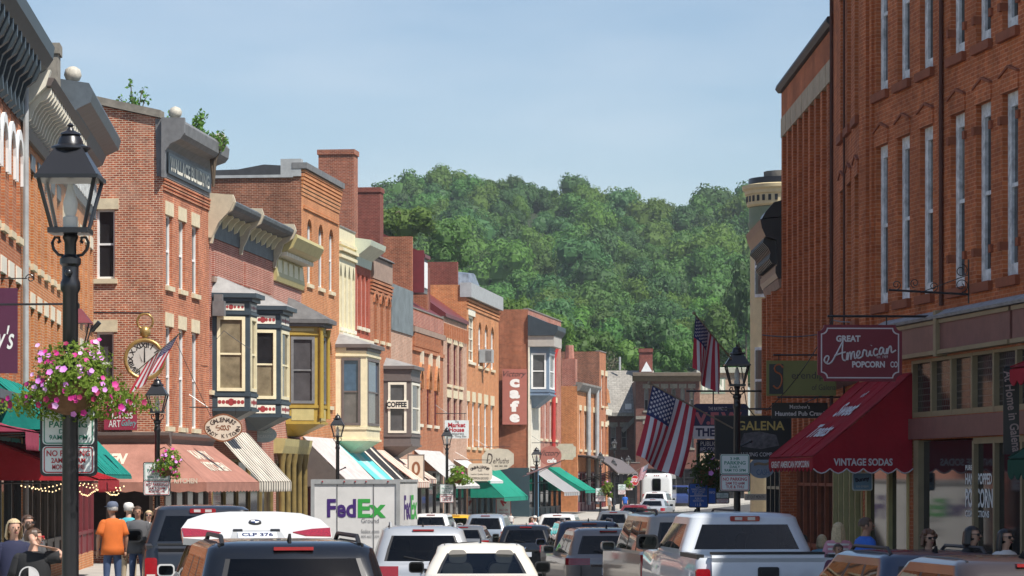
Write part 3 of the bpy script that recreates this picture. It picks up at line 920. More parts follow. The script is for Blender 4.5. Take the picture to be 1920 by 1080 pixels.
# 10 orange front with three narrow arches
b = Building('brick_narrow_building', 'orange brick front with three narrow arched windows and a stone tablet on its parapet', C2, C3, 13.45, 14, BR_ORANGE2)
b.row([(701.5, 706.5), (713.5, 718.5), (724.5, 729.5)], 556, 637, arch='round', sill=STONE, frame=BROWNST, fw=.05)
storefront(b, .2, b.f.L - .2, -.8, 3.0, n=3, frame=BROWNP)
b.finish()
b.part('stone_tablet', b.mb().box(.3, b.f.L - .2, -.12, -.001, 12.35, 13.4), SANDST)
for i in range(4):
    b.part('brick_band', b.mb().box(.0, b.f.L, -.16 + .035 * i, -.001, 12.15 - .17 * i, 12.26 - .17 * i), BR_ORANGE2)
for px in (704, 716, 727):
    u = b.f.u(px)
    hm = b.mb().ext(arcs(8, .66, 0, 180, u, 11.2) + arcs(8, .46, 180, 0, u, 11.2), 'y', -.08, -.002)
    b.part('arch_hood', hm, BR_ORANGE2)
b.part('chimney', MB(b.f.M).box(3.4, 4.6, 1.45, 3.25, 12.6, 18.95).box(3.34, 4.66, 1.39, 3.31, 18.8, 19.05), brick('brick_chimney', (.34, .10, .055), (.20, .06, .04), (.42, .28, .2), stain=.3), label='tall brown brick chimney')
b.part('roof_slope', MB(b.f.M).ext([(-.05, 13.6), (-.25, 13.45), (.1, 13.42), (4.5, 14.3), (4.5, 14.5)], 'x', -.1, b.f.L), ROOFG)

# 11 pale brick with sheet-metal top
b = Building('brick_narrow_building', 'pale brick building whose upper wall is covered by grey sheet metal, with a taupe bay', C3, C4, 12.4, 14, BR_PALE)
storefront(b, .2, b.f.L - .2, -.8, 3.0, n=3, frame=BROWNP)
b.finish()
b.part('metal_sheeting', b.mb().box(.0, b.f.L - .05, -.06, -.002, 10.1, 12.45), SHEET)
for k in range(5):
    b.part('stone_block', b.mb().box(.3 + k * 1.0, 1.1 + k * 1.0, -.05, -.001, 7.7, 8.1), STONE_W)
o = bay(b, -2.2, 1.35, .25, 3.0, 4.1, 8.0, (4.8, 7.3), BROWNP, CREAM2, (GLASSG, GLASSG), ROOFW, roof_h=.45, win_m=.25, eave=.2, under=.6)
nb = MB(b.f.M @ Matrix.Translation((-2.2 + .125, -.7, 0)) @ Matrix.Rotation(-math.atan2(1.35, .25), 4, 'Z'))
nb.box(-.53, .53, -.10, -.05, 6.0, 6.42); nb.build('window_rail', CREAM2, o)
nb = MB(b.f.M @ Matrix.Translation((-2.2 + .125, -.7, 0)) @ Matrix.Rotation(-math.atan2(1.35, .25), 4, 'Z'))
put_text(nb, 'COFFEE', -.05, 6.21, h=.28, w=1.0, y=-.106, bold=.04)
nb.build('lettering', BLACKP, o, fix=False)
b.part('parapet', MB(b.f.M).box(.3, b.f.L - .3, 1.4, 2.2, 12, 13.3), BR_PALE)
b.part('chimney', MB(b.f.M).box(3.0, 4.1, 1.1, 2.35, 11.8, 17.6).box(2.95, 4.15, 1.05, 2.4, 17.45, 17.7), BR_DARKRED, label='squat dark red chimney stack')

# 12 building with faded parapet and pointed arches; its tall stepped flank behind
b = Building('brick_arched_building', 'orange brick building with three pointed hooded windows and a tall brick flank with a dormer', C4, C5, 11.6, 16, BR_ORANGE2)
b.row([(784.5, 791), (800.5, 807), (814.5, 821)], 690, 795, arch='pointed', sill=STONE_W, frame=MAROON, fw=.05)
storefront(b, .3, b.f.L - .3, -.7, 2.9, n=4, frame=BROWNP)
b.finish(side_m=STUCCO)
for px in (787.8, 803.8, 817.8):
    u = b.f.u(px)
    hm = b.mb().ext([(u - .75, 7.4), (u - .68, 8.0), (u - .4, 8.55), (u, 8.85), (u + .4, 8.55), (u + .68, 8.0), (u + .75, 7.4), (u + .55, 7.4), (u + .45, 8.0), (u, 8.6), (u - .45, 8.0), (u - .55, 7.4)], 'y', -.13, -.002)
    b.part('arch_hood', hm, BR_ORANGE)
    b.part('keystone', b.mb().box(u - .09, u + .09, -.2, -.001, 8.7, 9.4), STONE_W)
b.part('stone_band', b.mb().box(-.02, b.f.L, -.16, -.001, 10.35, 10.65), SANDST)
for k in range(24):
    b.part('corbel', b.mb().box(.15 + .39 * k, .37 + .39 * k, -.14, -.001, 9.6, 10.3), BR_ORANGE2)
b.part('brick_band', b.mb().box(0, b.f.L, -.1, -.001, 9.35, 9.55), BR_ORANGE2)
b.part('parapet', b.mb().box(.05, b.f.L - .05, -.03, -.001, 10.7, 11.5), BR_RED)
fl = MB(b.f.M)
fl.box(2.0, 2.35, .35, 4.2, 11.3, 15.6)
b.part('flank_wall', fl, BR_FLANK, label='tall plain brick flank standing above the roof')
b.part('flank_wall', MB(b.f.M).box(6.8, 7.15, .4, 5, 11.2, 13.7).box(6.8, 7.15, .25, .42, 11.2, 12.9), BR_FLANK)
b.part('stucco_gable', MB(b.f.M).ext([(.15, 11.55), (.15, 11.9), (1.6, 13.3), (5, 13.3), (5, 11.5)], 'x', .1, .4), STUCCO)
b.part('gable_end_chimney', MB(b.f.M).box(8.6, 9.4, .5, 2.4, 11.3, 14.4), BR_DARKRED)
dm = MB(b.f.M).box(2.9, 4.6, -.1, 2.2, 12.6, 14.5)
dmo = b.part('dormer', dm, GREYP)
MB(b.f.M).ext([(-.25, 14.52), (-.25, 14.7), (2.2, 15.9), (2.2, 14.52)], 'x', 2.8, 4.75).build('dormer_roof', ROOFR, dmo)
MB(b.f.M).box(3.2, 4.3, -.16, -.104, 12.9, 14.3).build('window', WHITE, dmo)
MB(b.f.M).box(2.7, 2.86, -.2, .5, 12.6, 14.9).build('post', MAROON, dmo)
b.part('mansard', MB(b.f.M).ext([(.1, 11.5), (2.4, 13.0), (2.4, 13.2), (.0, 11.7)], 'x', .2, b.f.L - .2), ROOFR)

# 13 pale brick with stone lintels, oxblood mansard
b = Building('brick_mansard_building', 'pale brick building with stone lintels under a steep oxblood roof with chimneys', C5, C6, 11.7, 15, BR_PALE)
b.row([(838.5, 845.5), (850.5, 857), (861, 867)], 643, 721, lintel=STONE, sill=STONE, frame=MAROON, glass=GLASS, lint_h=.5, fw=.08)
b.row([(838.5, 845.5), (850.5, 857), (861, 867)], 745, 810, lintel=STONE, sill=STONE, frame=MAROON, lint_h=.45, fw=.08)
storefront(b, .3, b.f.L - .3, -.6, 2.9, n=4, frame=BROWNP)
b.finish()
for k in range(14):
    b.part('brick_pilaster', b.mb().box(.3 + .7 * k, .55 + .7 * k, -.1, -.001, 10.6, 11.4), BR_ORANGE2)
b.part('mansard', MB(b.f.M).ext([(.0, 11.8), (-.15, 11.75), (-.15, 11.95), (2.6, 13.9), (4, 13.9), (4, 11.6)], 'x', .0, b.f.L), ROOFR)
b.part('chimney', MB(b.f.M).box(.2, 1.0, .9, 4.2, 11.5, 14.3), BR_DARKRED, label='broad dark red chimney wall')
b.part('chimney', MB(b.f.M).box(7.0, 9.0, 2.4, 4.4, 11.5, 15.3), BR_DARK)
# 14 orange front with white coping
b = Building('brick_arched_building', 'orange brick building with a white coping, three arched windows and five tall windows below', C6, C7, 14.2, 15, BR_ORANGE)
b.win(878.5, 890, 592, 679, frame=CREAM2, sill=STONE_W, lintel=CREAM2, rails=3, mull=1, fw=.12, glass=GLASSB)
b.row([(897, 903), (909, 915), (920.5, 926.5)], 604, 687, arch='round', sill=STONE, frame=WHITE, fw=.12)
b.row([(874.9 + .6, 880), (885.5, 891), (896.5, 902), (908, 914), (920, 926)], 752, 838, lintel=STONE, sill=STONE, frame=WHITE, glass=GLASSG, lint_h=.62, fw=.1)
storefront(b, .5, b.f.L - .3, -.4, 2.9, n=5, frame=GREYP)
b.finish()
b.part('coping', b.mb().box(-.1, b.f.L + .05, -.3, .4, 13.45, 14.32), GREYL)
for i in range(3):
    b.part('brick_band', b.mb().box(0, b.f.L, -.14 + .04 * i, -.001, 13.2 - .2 * i, 13.33 - .2 * i), BR_ORANGE)
tp = MB(b.f.M)
random.seed(5)
u_ = 5.5
pts_ = [(u_ + x, .5 + y, z + random.uniform(-.12, .12)) for x, y, z in ((0, 0, 14.3), (2.2, -.1, 14.3), (5, .0, 14.3), (5.1, 1.6, 14.3), (0, 1.6, 14.3), (.5, .3, 15.2), (1.8, .1, 15.5), (3.4, .2, 15.35), (4.6, .3, 15.1), (4.4, 1.4, 15.2), (2.5, 1.5, 15.5), (.6, 1.4, 15.2))]
tp.add(pts_, [(0, 1, 6, 5), (1, 2, 8), (1, 8, 7), (1, 7, 6), (2, 3, 9, 8), (3, 4, 11, 10, 9), (4, 0, 5, 11), (5, 6, 10, 11), (6, 7, 9, 10), (7, 8, 9)])
b.part('tarpaulin', tp, mat('tarpaulin', (.16, .18, .21), .3, var=.6, scale=2))
b.part('flank_wall', MB(b.f.M).box(.2, .6, .6, 5, 13.6, 15.6), BR_DARKRED)

# 15 café building that steps forward
V0 = (1.05, 192.4); V1 = along(V0, 9, 1052)
b = Building('brick_cafe_building', 'brick cafe building that juts forward with a plain flank and a pale blue bay', V0, V1, 13.6, 16, BR_RED)
b.winz(6.5, 7.5, 9.4, 11.9, lintel=STONE, sill=STONE, frame=MAROON); b.winz(8.6, 9.6, 9.4, 11.9, lintel=STONE, sill=STONE, frame=MAROON)
b.winz(11, 12, 9.4, 11.9, lintel=STONE, sill=STONE, frame=MAROON)
for k in range(4): b.winz(5.2 + 2.4 * k, 6.2 + 2.4 * k, 5.2, 7.8, lintel=STONE, sill=STONE, frame=WHITE)
storefront(b, .4, b.f.L - .3, -.1, 3.0, n=6, frame=TEALD)
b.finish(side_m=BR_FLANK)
bay(b, .1, 1.35, .2, 2.6, 7.95, 10.98, (8.4, 10.7), BLUEL, WHITE, (GLASSG, GLASSG), ROOFG, roof_h=.1, win_m=.22, eave=.05, under=.8)
b.part('bay_cornice', MB(b.f.M).box(-.1, 3.4, -1.75, -.01, 11.15, 11.85), mat('paint_grey_cream', (.42, .39, .35), .6))
b.part('bay_cornice', MB(b.f.M).ext([(-.01, 11.86), (-1.8, 11.86), (-2.0, 12.2), (-2.0, 12.5), (-1.2, 12.75), (-.01, 13.25)], 'x', -.2, 3.6), NAVY)
b.part('corner_board', MB(b.f.M).box(-.08, .1, -.12, -.01, 2.9, 13.0), CREAM2)
for k in range(8):
    b.part('pilaster', MB(b.f.M).box(.3 + .55 * k, .6 + .55 * k, -.16, -.004, 3.3, 7.9), CREAM2)
b.part('downspout', MB(b.f.M).tube([(10.5, -.5, 11.8), (10.3, -.25, 10.8), (10.3, -.2, 3.5)], .14, 8), mat('paint_signal_red', (.42, .03, .025), .45), smooth=40)
b.part('base_band', b.mb('near').box(12.5, 16.1, -.08, -.003, -1, 3.2), TEALD)
b.part('column', MB(b.f.M).lathe([(.2, -.8), (.16, -.4), (.16, 2.8), (.22, 3.1)], 8, (.4, -.5)), mat('paint_column_blue', (.07, .16, .24), .5), smooth=40)

# 16 low brick block and the taller one behind it
D0 = (WX(1082, 209), 209); D1 = along(D0, 9.5, 1118)
b = Building('brick_low_building', 'lower orange brick building with pale downspouts beyond the cafe bay', D0, D1, 9.1, 14, BR_ORANGE)
for k in range(6): b.winz(1.2 + 2.4 * k, 2.1 + 2.4 * k, 4.6, 7.4, lintel=STONE, sill=STONE, frame=WHITE) if 2.1 + 2.4 * k < b.f.L else None
storefront(b, .4, b.f.L - .3, .1, 3.0, n=5, frame=MAROON)
b.finish()
for u in (4.5, 9.0):
    b.part('downspout', MB(b.f.M).tube([(u, -.2, 9.2), (u, -.2, .6)], .16, 8), GREYL, smooth=40)
b.cornice([(.1, 8.7), (-.2, 8.8), (-.4, 9.2), (-.4, 9.35), (.1, 9.4)], STUCCO)
b.part('chimney', MB(b.f.M).box(6, 7, 1, 2, 8.8, 11.3).lathe([(.35, 11.3), (.3, 12.3)], 8, (6.5, 1.5)), BR_RED)
E0 = (WX(1124, 228), 228); E1 = along(E0, 10, 1136)
b = Building('brick_building', 'tall plain brown brick flank rising behind the lower brick building', E0, E1, 12.4, 16, BR_ORANGE2)
b.winz(1, 2, 8.2, 10.6, lintel=STONE, sill=STONE); b.winz(3.2, 4.2, 8.2, 10.6, lintel=STONE, sill=STONE)
b.winz(1, 2, 4.4, 6.6, lintel=STONE, sill=STONE); b.winz(3.2, 4.2, 4.4, 6.6, lintel=STONE, sill=STONE)
storefront(b, .3, b.f.L - .3, .1, 2.9, n=2, frame=MAROON)
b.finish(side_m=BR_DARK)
H0 = (WX(1127, 232), 232); H1 = along(H0, 10, 1140)
b = Building('brick_building', 'orange brick front with a rounded parapet closing the left row', H0, H1, 8.6, 8, BR_ORANGE)
for k in range(2): b.winz(1 + 2.1 * k, 2 + 2.1 * k, 4.2, 6.8, lintel=STONE, sill=STONE)
b.finish()
b.part('parapet', b.mb().ext([(0, 8.6), (1, 9.6), (2.2, 9.9), (3.6, 9.6), (4.6, 8.6)], 'y', -.1, .3), BR_ORANGE)
b.cornice([(.1, 7.6), (-.3, 7.6), (-.35, 8.0), (.1, 8.1)], CREAM2)

# ------------------------------------------------------------------ the far end of the street
def far_building(name, label, px0, px1, pyt, Y, depth, m, h0=0):
    p0, p1 = (WX(px0, Y), Y), (WX(px1, Y + h0), Y + h0)
    return Building(name, label, p0, p1, WZ(pyt, Y), depth, m)
b = far_building('gabled_house', 'brown brick house with a grey shingle gable roof and a red chimney', 1128, 1215, 770, 262, 12, BR_BROWN)
P = b.f
for px, pt, pb in ((1150, 800, 840), (1170, 800, 840), (1160, 870, 915), (1190, 870, 915)):
    b.win(px - 5, px + 5, pt, pb, sill=STONE_G, lintel=STONE_G, frame=GREYP)
b.finish()
zA, zB = WZ(772, 262), WZ(690, 262)
rf = MB(P.M)
rf.ext([(-.6, zA - .1), (6, zB), (12.6, zA - .1), (12.6, zA - .4), (6, zB - .35), (-.6, zA - .4)], 'x', -1.5, P.L + .8)
b.part('gable_roof', rf, SHINGLE)
xr = P.u(1230)
hv = MB(P.M).ext([(P.L - .2, 0.5), (P.L - .2, zA), (P.L + 1.2, zA + 3.2), (P.L + 4.5, zA + 3.2), (P.L + 4.5, 0.5)], 'y', .6, 11)
b.part('gable_wall', hv, BR_BROWN)
b.part('gable_roof', MB(P.M).ext([(P.L - 2.2, zA - 1.9), (P.L + 2.2, zA + 2.6), (P.L + 2.2, zA + 3.0), (P.L - 2.4, zA - 1.6)], 'y', -.3, 9), STUCCO, label='pale barge board of the cross gable')
b.part('chimney', MB(P.M).box(P.u(1203), P.u(1228), 4.5, 5.7, zA, WZ(655, 266)).box(P.u(1202), P.u(1229), 4.4, 5.8, WZ(660, 266), WZ(653, 266)), BR_DARKRED, label='red chimney')
b.part('chimney_gable', MB(P.M).ext([(P.u(1206), WZ(695, 264)), (P.u(1216), WZ(676, 264)), (P.u(1227), WZ(695, 264))], 'y', 4.2, 4.42), WHITE)
b.part('small_window', MB(P.M).box(P.u(1172), P.u(1184), -.06, -.01, WZ(770, 262), WZ(757, 262)), WHITE)
b.part('vent_pipe', MB(P.M).tube([(P.u(1166), 5, zB), (P.u(1166), 5, zB + 1.2)], .1, 6), GREYL)
b = far_building('flat_roofed_building', 'dark brown brick building with a broad flat cornice behind the big flag', 1192, 1312, 713, 258, 12, BR_BROWN)
P = b.f
for i in range(6):
    px = 1212 + 17 * i
    b.win(px - 4, px + 4, 728, 770, sill=STONE_G, lintel=STONE_G, arch='round', frame=GREYP)
    b.win(px - 4, px + 4, 795, 840, sill=STONE_G, lintel=STONE_G, frame=GREYP)
storefront(b, .4, P.L - .4, .2, 3.4, n=5, frame=BLACKP)
b.finish()
b.cornice([(.2, b.zt - .1), (-.3, b.zt - .1), (-.7, b.zt + .2), (-1.3, b.zt + .35), (-1.3, b.zt + .62), (.2, b.zt + .7)], mat('cornice_tan_brown', (.13, .10, .07), .7, var=.25), u0=-.3, u1=P.L + .2)
b.part('stone_band', b.mb().box(0, P.L, -.1, -.001, WZ(786, 258), WZ(780, 258)), STONE_G)
b = far_building('tan_brick_inn', 'tan brick inn with its white painted name on the upper wall', 1306, 1402, 692, 285, 12, BR_TAN)
P = b.f
for i in range(4):
    px = 1318 + 22 * i
    b.win(px - 5, px + 5, 775, 820, sill=STONE_W, lintel=STONE_W)
b.part('painted_panel', b.mb().box(P.u(1314), P.u(1360), -.03, -.001, WZ(738, 285), WZ(708, 285)), mat('paint_panel_sage', (.30, .34, .25), .7))
nb = MB(P.M @ Matrix.Translation((P.u(1337), -.034, WZ(723, 285))))
put_text(nb, 'INN', 0, 0, h=1.2, w=2.1, bold=.04)
b.part('lettering', nb, CREAM2)
b.cornice([(.1, WZ(700, 285)), (-.3, WZ(699, 285)), (-.4, WZ(690, 285)), (.1, WZ(689, 285))], CREAM2)
storefront(b, .4, P.L - .4, .2, 3.4, n=4, frame=BLACKP)
b.finish()
b = far_building('dark_shop_building', 'dark shop front at street level under the far flags', 1140, 1200, 868, 246, 6, BR_BROWN)
storefront(b, .3, b.f.L - .3, .2, 3.0, n=3, frame=BLACKP)
b.finish()

SPOUT = mat('downspout_oxide', (.085, .028, .018), .7, var=.25)
# ------------------------------------------------------------------ right side of the street (local x runs towards the camera)
def rline(p, h, px): return along(p, h, px)
P58 = (7.30, 58.0)
def pop(Y): return (7.30 + (58.0 - Y) * math.tan(R(8.3)), Y)
Q1 = rline(P58, -8.3, 1620); Q0 = pop(22)
b = Building('brick_popcorn_building', 'large orange red brick building on the right with tall white framed windows and hooded lintels', Q1, Q0, 16.8, 14, BR_RIGHT, rv=.24)
bp_ = b
f = b.f
ZA, ZB1, ZB0 = 10.06, 9.02, 5.86
us = [f.u(x) for x in (1653.5, 1694, 1737, 1795.5, 1844, 1894)]
u9 = us[-1]
for grp in range(7): us += [u9 + 1.55 + 4.3 * grp, u9 + 2.87 + 4.3 * grp, u9 + 4.19 + 4.3 * grp]
us = [u for u in us if u < f.L - .6]
for i, u in enumerate(us):
    b.winz(u - .43, u + .43, ZA, 13.2, frame=WHITEW, sill=BROWNST, hood=BROWNST, fw=.20, rv=.21)
    b.winz(u - .43, u + .43, ZB0, ZB1, frame=WHITEW, sill=BROWNST, hood=BROWNST, fw=.20, rv=.21)
for i, u in enumerate(us):                         # hinge stones left from old shutters
    if i < 3: continue
    for z in (6.35, 8.5, 10.45):
        b.part('hinge_stone', b.mb().box(u - .56, u - .42, -.05, .12, z, z + .14), BROWNST)
        b.part('hinge_stone', b.mb().box(u + .42, u + .56, -.05, .12, z, z + .14), BROWNST)
ud = f.u(1768)
b.part('pilaster', b.mb().box(ud - .12, ud - .04, -.06, -.001, 5.6, 16.6), BR_RIGHT)
b.part('downspout', MB(f.M).tube([(ud + .04, -.05, 16.6), (ud + .04, -.05, 5.6)], .04, 8), SPOUT, smooth=40)
b.part('corner_pilaster', b.mb().box(.0, .5, -.10, -.001, 4.2, 16.7), BR_RIGHT)
b.part('corner_pilaster', b.mb().box(.62, .78, -.06, -.001, 4.2, 16.7), BR_RIGHT)
uA = f.u(1660)
ua, ub = uA, f.u(1773)
b.part('shop_cornice', b.mb().ext([(.02, 5.35), (-.22, 5.35), (-.25, 5.40), (-.02, 5.52)], 'x', ua, f.L), mat('ledge_weathered', (.34, .33, .34), .8, var=.4, scale=5))
for (x0, x1) in ((ua, ub - .06), (ub + .1, f.u(1908)), (f.u(1908) + .15, f.L)):
    b.part('fascia_panel', b.mb().box(x0, x1, -.14, -.001, 4.78, 5.34), MAUVE)
    b.part('fascia_trim', b.mb().box(x0, x1, -.19, -.001, 4.70, 4.775), TANP)
    b.part('fascia_trim', b.mb().box(x0, x1, -.17, -.145, 5.26, 5.33), TANP)
b.part('fascia_block', b.mb().box(ub - .06, ub + .1, -.22, -.001, 4.66, 5.5), TANP)
# transom lights
t0, t1 = f.u(1712), f.L - .2
nT = int((t1 - t0) / 1.22)
tw = (t1 - t0) / nT
b.opens['f'].append((t0, t1, 3.60, 4.64))
tr = b.mb()
for i in range(nT + 1): tr.box(t0 + i * tw - .045, t0 + i * tw + .045, -.02, .14, 3.6, 4.66)
tr.box(t0, t1, -.015, .139, 3.58, 3.68)
tr.box(t0, t1, -.015, .139, 4.6, 4.66)
to = b.part('transom', tr, TANP)
LEADED = brick('leaded_glass', (.02, .018, .018), (.035, .028, .025), (.12, .10, .09), bw=.12, bh=.12, ms=.012)
LEADED.node_tree.nodes['Principled BSDF'].inputs['Roughness'].default_value = .15
for i in range(nT): b.mb().box(t0 + i * tw + .04, t0 + (i + 1) * tw - .04, .08, .095, 3.64, 4.62).build('pane', LEADED, to)
b.part('beam', b.mb().box(t0 - .1, f.L, -.10, -.001, 3.17, 3.56), MAUVE)
# display windows
d0 = f.u(1735)
posts = [f.u(1722), f.u(1827), f.u(1866)] + [f.u(1866) + 1.5 * k for k in range(1, 30) if f.u(1866) + 1.5 * k < f.L - .3]
b.opens['f'].append((t0, t1, .2, 3.15))
so = b.part('shop_front', b.mb().box(posts[0] - .16, posts[0] + .16, -.05, .2, .1, 3.15), TANP)
for u in posts[1:]:
    b.mb().box(u - .05, u + .05, -.03, .12, .1, 3.1).build('post', TANP, so)
b.mb().box(posts[0], t1, .0, .2, .1, .75).build('bulkhead', MAUVE, so)
b.mb().box(posts[1], t1, -.025, .11, 3.04, 3.15).build('head_rail', TANP, so)
for u, v in zip(posts, posts[1:]): b.mb().box(u + .03, v - .03, .06, .075, .7, 3.12).build('pane', GLASS, so)
b.mb().box(t0, posts[0], .06, .075, .2, 3.12).build('pane', GLASS, so)
# painted lettering on the big pane; the board faces the street
ul = f.u(1811)
mbx = MB(f.M @ Matrix.Translation((0, 0, 0)))
for t, z, h, w in (('PURE', 2.62, .09, .42), ('HAND POPPED', 2.42, .2, 1.55), ('POPCORN', 2.08, .34, 1.6), ('CONFECTIONS', 1.80, .12, 1.4), ('FAMILY', 1.42, .17, .8), ('OPEN', .85, .26, .65)):
    put_text(mbx, t, ul - .2 + w / 2, z, h=h, w=w, y=.052, bold=.03)
mbx.build('window_lettering', WHITE, so, fix=False)
# second shop front, behind the red awning
s0, s1 = .15, t0 - .25
b.opens['f'].append((s0, s1, .2, 3.3))
so2 = b.part('shop_front', b.mb().box(s0, s0 + .14, -.02, .2, .1, 3.3).box(s1 - .14, s1, -.02, .2, .1, 3.3).box(s0 + 1.6, s0 + 1.75, -.02, .2, .1, 3.3), OLIVE)
b.mb().box(s0 + .1, s0 + 1.62, .06, .075, .6, 3.25).build('pane', GLASS, so2)
b.mb().box(s0 + 1.72, s1 - .1, .06, .075, .6, 3.25).build('pane', GLASS, so2)
b.mb().box(s0 + .1, s1 - .1, .02, .15, .1, .62).build('bulkhead', MAUVE, so2)
b.finish(near=True, far=True)

# narrow three-window front
r1 = rline(Q1, 1.0, 1562)
b = Building('brick_row_building', 'narrow shaded brick front with three close windows between the ribbed wall and the popcorn shop', r1, Q1, 15.6, 12, BR_RIGHT)
f = b.f
for px in (1579, 1592, 1606):
    u = f.u(px)
    b.winz(u - .42, u + .42, 9.9, 12.9, frame=WHITEW, sill=BROWNST, hood=BROWNST, fw=.12)
    b.winz(u - .42, u + .42, 5.7, 8.7, frame=WHITEW, sill=BROWNST, hood=BROWNST, fw=.12)
storefront(b, .3, f.L - .3, .2, 3.6, n=5, frame=OLIVE)
b.finish()
b.part('downspout', MB(f.M).tube([(.12, -.05, 15.5), (.12, -.05, 4.0)], .04, 8), SPOUT, smooth=40)
b.part('downspout', MB(f.M).tube([(f.L / 2 - .3, -.05, 15.5), (f.L / 2 - .3, -.05, 4.0)], .025, 8), SPOUT, smooth=40)
b.part('shop_cornice', b.mb().ext([(.02, 4.4), (-.3, 4.5), (-.34, 4.75), (-.02, 4.85)], 'x', 0, f.L), MAUVE)

# ribbed wall: deep brick piers
r2 = rline(r1, -.5, 1465)
b = Building('brick_pier_building', 'shaded brick building with deep vertical brick piers under a cream corbel course', (r2[0] + .42, r2[1]), (r1[0] + .42, r1[1] - .02), 12.7, 12, BR_RIGHT, rv=.3)
f = b.f
npier = 9
CORBEL = mat('corbel_stone', (.46, .36, .25), .85, var=.2)
pw = f.L / npier
for k in range(npier):
    u = pw * (k + .5)
    b.winz(u - .36, u + .36, 8.2, 11.2, frame=BROWNST, sill=BROWNST, fw=.1)
    b.winz(u - .36, u + .36, 4.2, 7.4, frame=BROWNST, sill=BROWNST, fw=.1)
    b.part('pier', b.mb().box(u - pw / 2 + .02, u - pw / 2 + .40, -.42, -.001, 3.4, 11.44), BR_RIGHT)
    b.part('pier', b.mb().box(u - pw / 2 + .40, u - pw / 2 + .62, -.22, -.002, 3.4, 11.44), BR_RIGHT)
    b.part('corbel_block', b.mb().box(u - pw / 2 + .02, u + pw / 2 - .06, -.44, -.004, 11.45, 11.95), CORBEL)
    b.part('brick_frieze', b.mb().box(u - pw / 2, u + pw / 2, -.42, -.004, 11.955, 12.62), BR_RIGHT)
storefront(b, .2, f.L - .2, .1, 3.1, n=7, frame=BROWNST)
b.finish()
b.part('eave', b.mb().ext([(.2, 12.64), (-.50, 12.64), (-.58, 12.74), (-.55, 12.84), (.6, 13.0)], 'x', -.06, f.L), ROOFD)
# black cornice building
r3 = rline(r2, 0.2, 1437)
b = Building('brick_row_building', 'low brick building with an ornate black bracketed cornice before the cream turret', r3, r2, 8.0, 10, BR_RIGHT)
f = b.f
for k in range(3):
    u = .9 + 1.5 * k
    b.winz(u - .4, u + .4, 4.6, 7.2, frame=BROWNST, sill=BROWNST)
    b.part('pier', b.mb().box(u + .5, u + .8, -.25, -.002, 3.4, 7.4), BR_RIGHT)
storefront(b, .3, f.L - .3, .0, 3.0, n=3, frame=BLACKP)
b.finish()
c = b.cornice([(.3, 7.75), (-.10, 7.75), (-.16, 7.88), (-.16, 8.05), (-.12, 8.07), (-.12, 8.75), (-.42, 8.85), (-.52, 9.08), (-.56, 9.3), (.3, 9.38)], BLACKP, u0=-.2, u1=f.L + .05)
b.part('cornice_cap', b.mb().ext([(.3, 9.39), (-.5, 9.34), (-.42, 9.5), (-.2, 9.75), (.3, 9.9)], 'x', f.L - 1.3, f.L + .04), BLACKP)
b.brackets([(-.12, 8.82), (-.45, 8.82), (-.48, 8.7), (-.34, 8.56), (-.28, 8.42), (-.32, 8.28), (-.24, 8.14), (-.12, 8.12)], .12, [.2 + .36 * k for k in range(13)], BLACKP, c)
b.part('corbel_course', b.mb().ext([(.02, 7.5), (-.04, 7.5), (-.1, 7.73), (.02, 7.74)], 'x', 0, f.L), SANDST)
# cream turret
Tc = (WX(1432, 93) + .62, 93.0)
TURC = mat('turret_cream', (.66, .54, .32), .6, var=.12)
t = thing('turret_building', 'cream round corner turret with a dentilled green and cream cornice', 'building', (Tc[0], Tc[1], G(93)))
zo = G(93)
def zz(py): return WZ(py, 92) - zo
MB().lathe([(1.05, 0), (1.05, zz(430))], 28).build('wall', TURC, t, smooth=40)
MB().lathe([(1.08, zz(429)), (1.12, zz(415)), (1.09, zz(410)), (1.09, zz(385))], 28).build('frieze', mat('paint_sage', (.20, .24, .15), .6), t, smooth=30)
MB().lathe([(1.10, zz(384)), (1.16, zz(380)), (1.17, zz(362)), (1.22, zz(360)), (1.23, zz(354)), (1.30, zz(350)), (1.31, zz(344)), (1.0, zz(340))], 28).build('cornice', TURC, t, smooth=30)
MB().lathe([(1.12, zz(341)), (1.10, zz(330)), (0.4, zz(328))], 28).build('roof_drum', BLACKP, t, smooth=40)
MB().lathe([(.62, zz(329)), (.62, zz(316)), (.2, zz(315))], 12).build('chimney', STONE_G, t, smooth=40)
for k in range(34):
    a = 2 * math.pi * k / 34
    MB(Matrix.Rotation(a, 4, 'Z')).box(1.165, 1.185, -.045, .045, zz(375), zz(364)).build('dentil', BLACKP, t)
def curved(a0, a1, r, z0, z1, mat_, name, par, n=6, th=.05):
    mb = MB()
    pi, po = arcs(n, r, a0, a1), arcs(n, r + th, a0, a1)
    mb.ext(pi + po[::-1], 'z', z0, z1)
    return mb.build(name, mat_, par)
for a0 in (-128, -70):
    for (p, q) in ((440, 556), (650, 775)):
        w = curved(a0 - 22, a0 + 22, 1.05, zz(q), zz(p), WHITEW, 'window', t)
        curved(a0 - 19, a0 + 19, 1.09, zz(q) + .1, (zz(q) + zz(p)) / 2 - .04, GLASSG, 'pane', w, th=.025)
        curved(a0 - 19, a0 + 19, 1.09, (zz(q) + zz(p)) / 2 + .04, zz(p) - .1, GLASSG, 'pane', w, th=.025)
MB().box(-.2, 8, .5, 10, -.5, zz(345)).build('wing_wall', TURC, t)
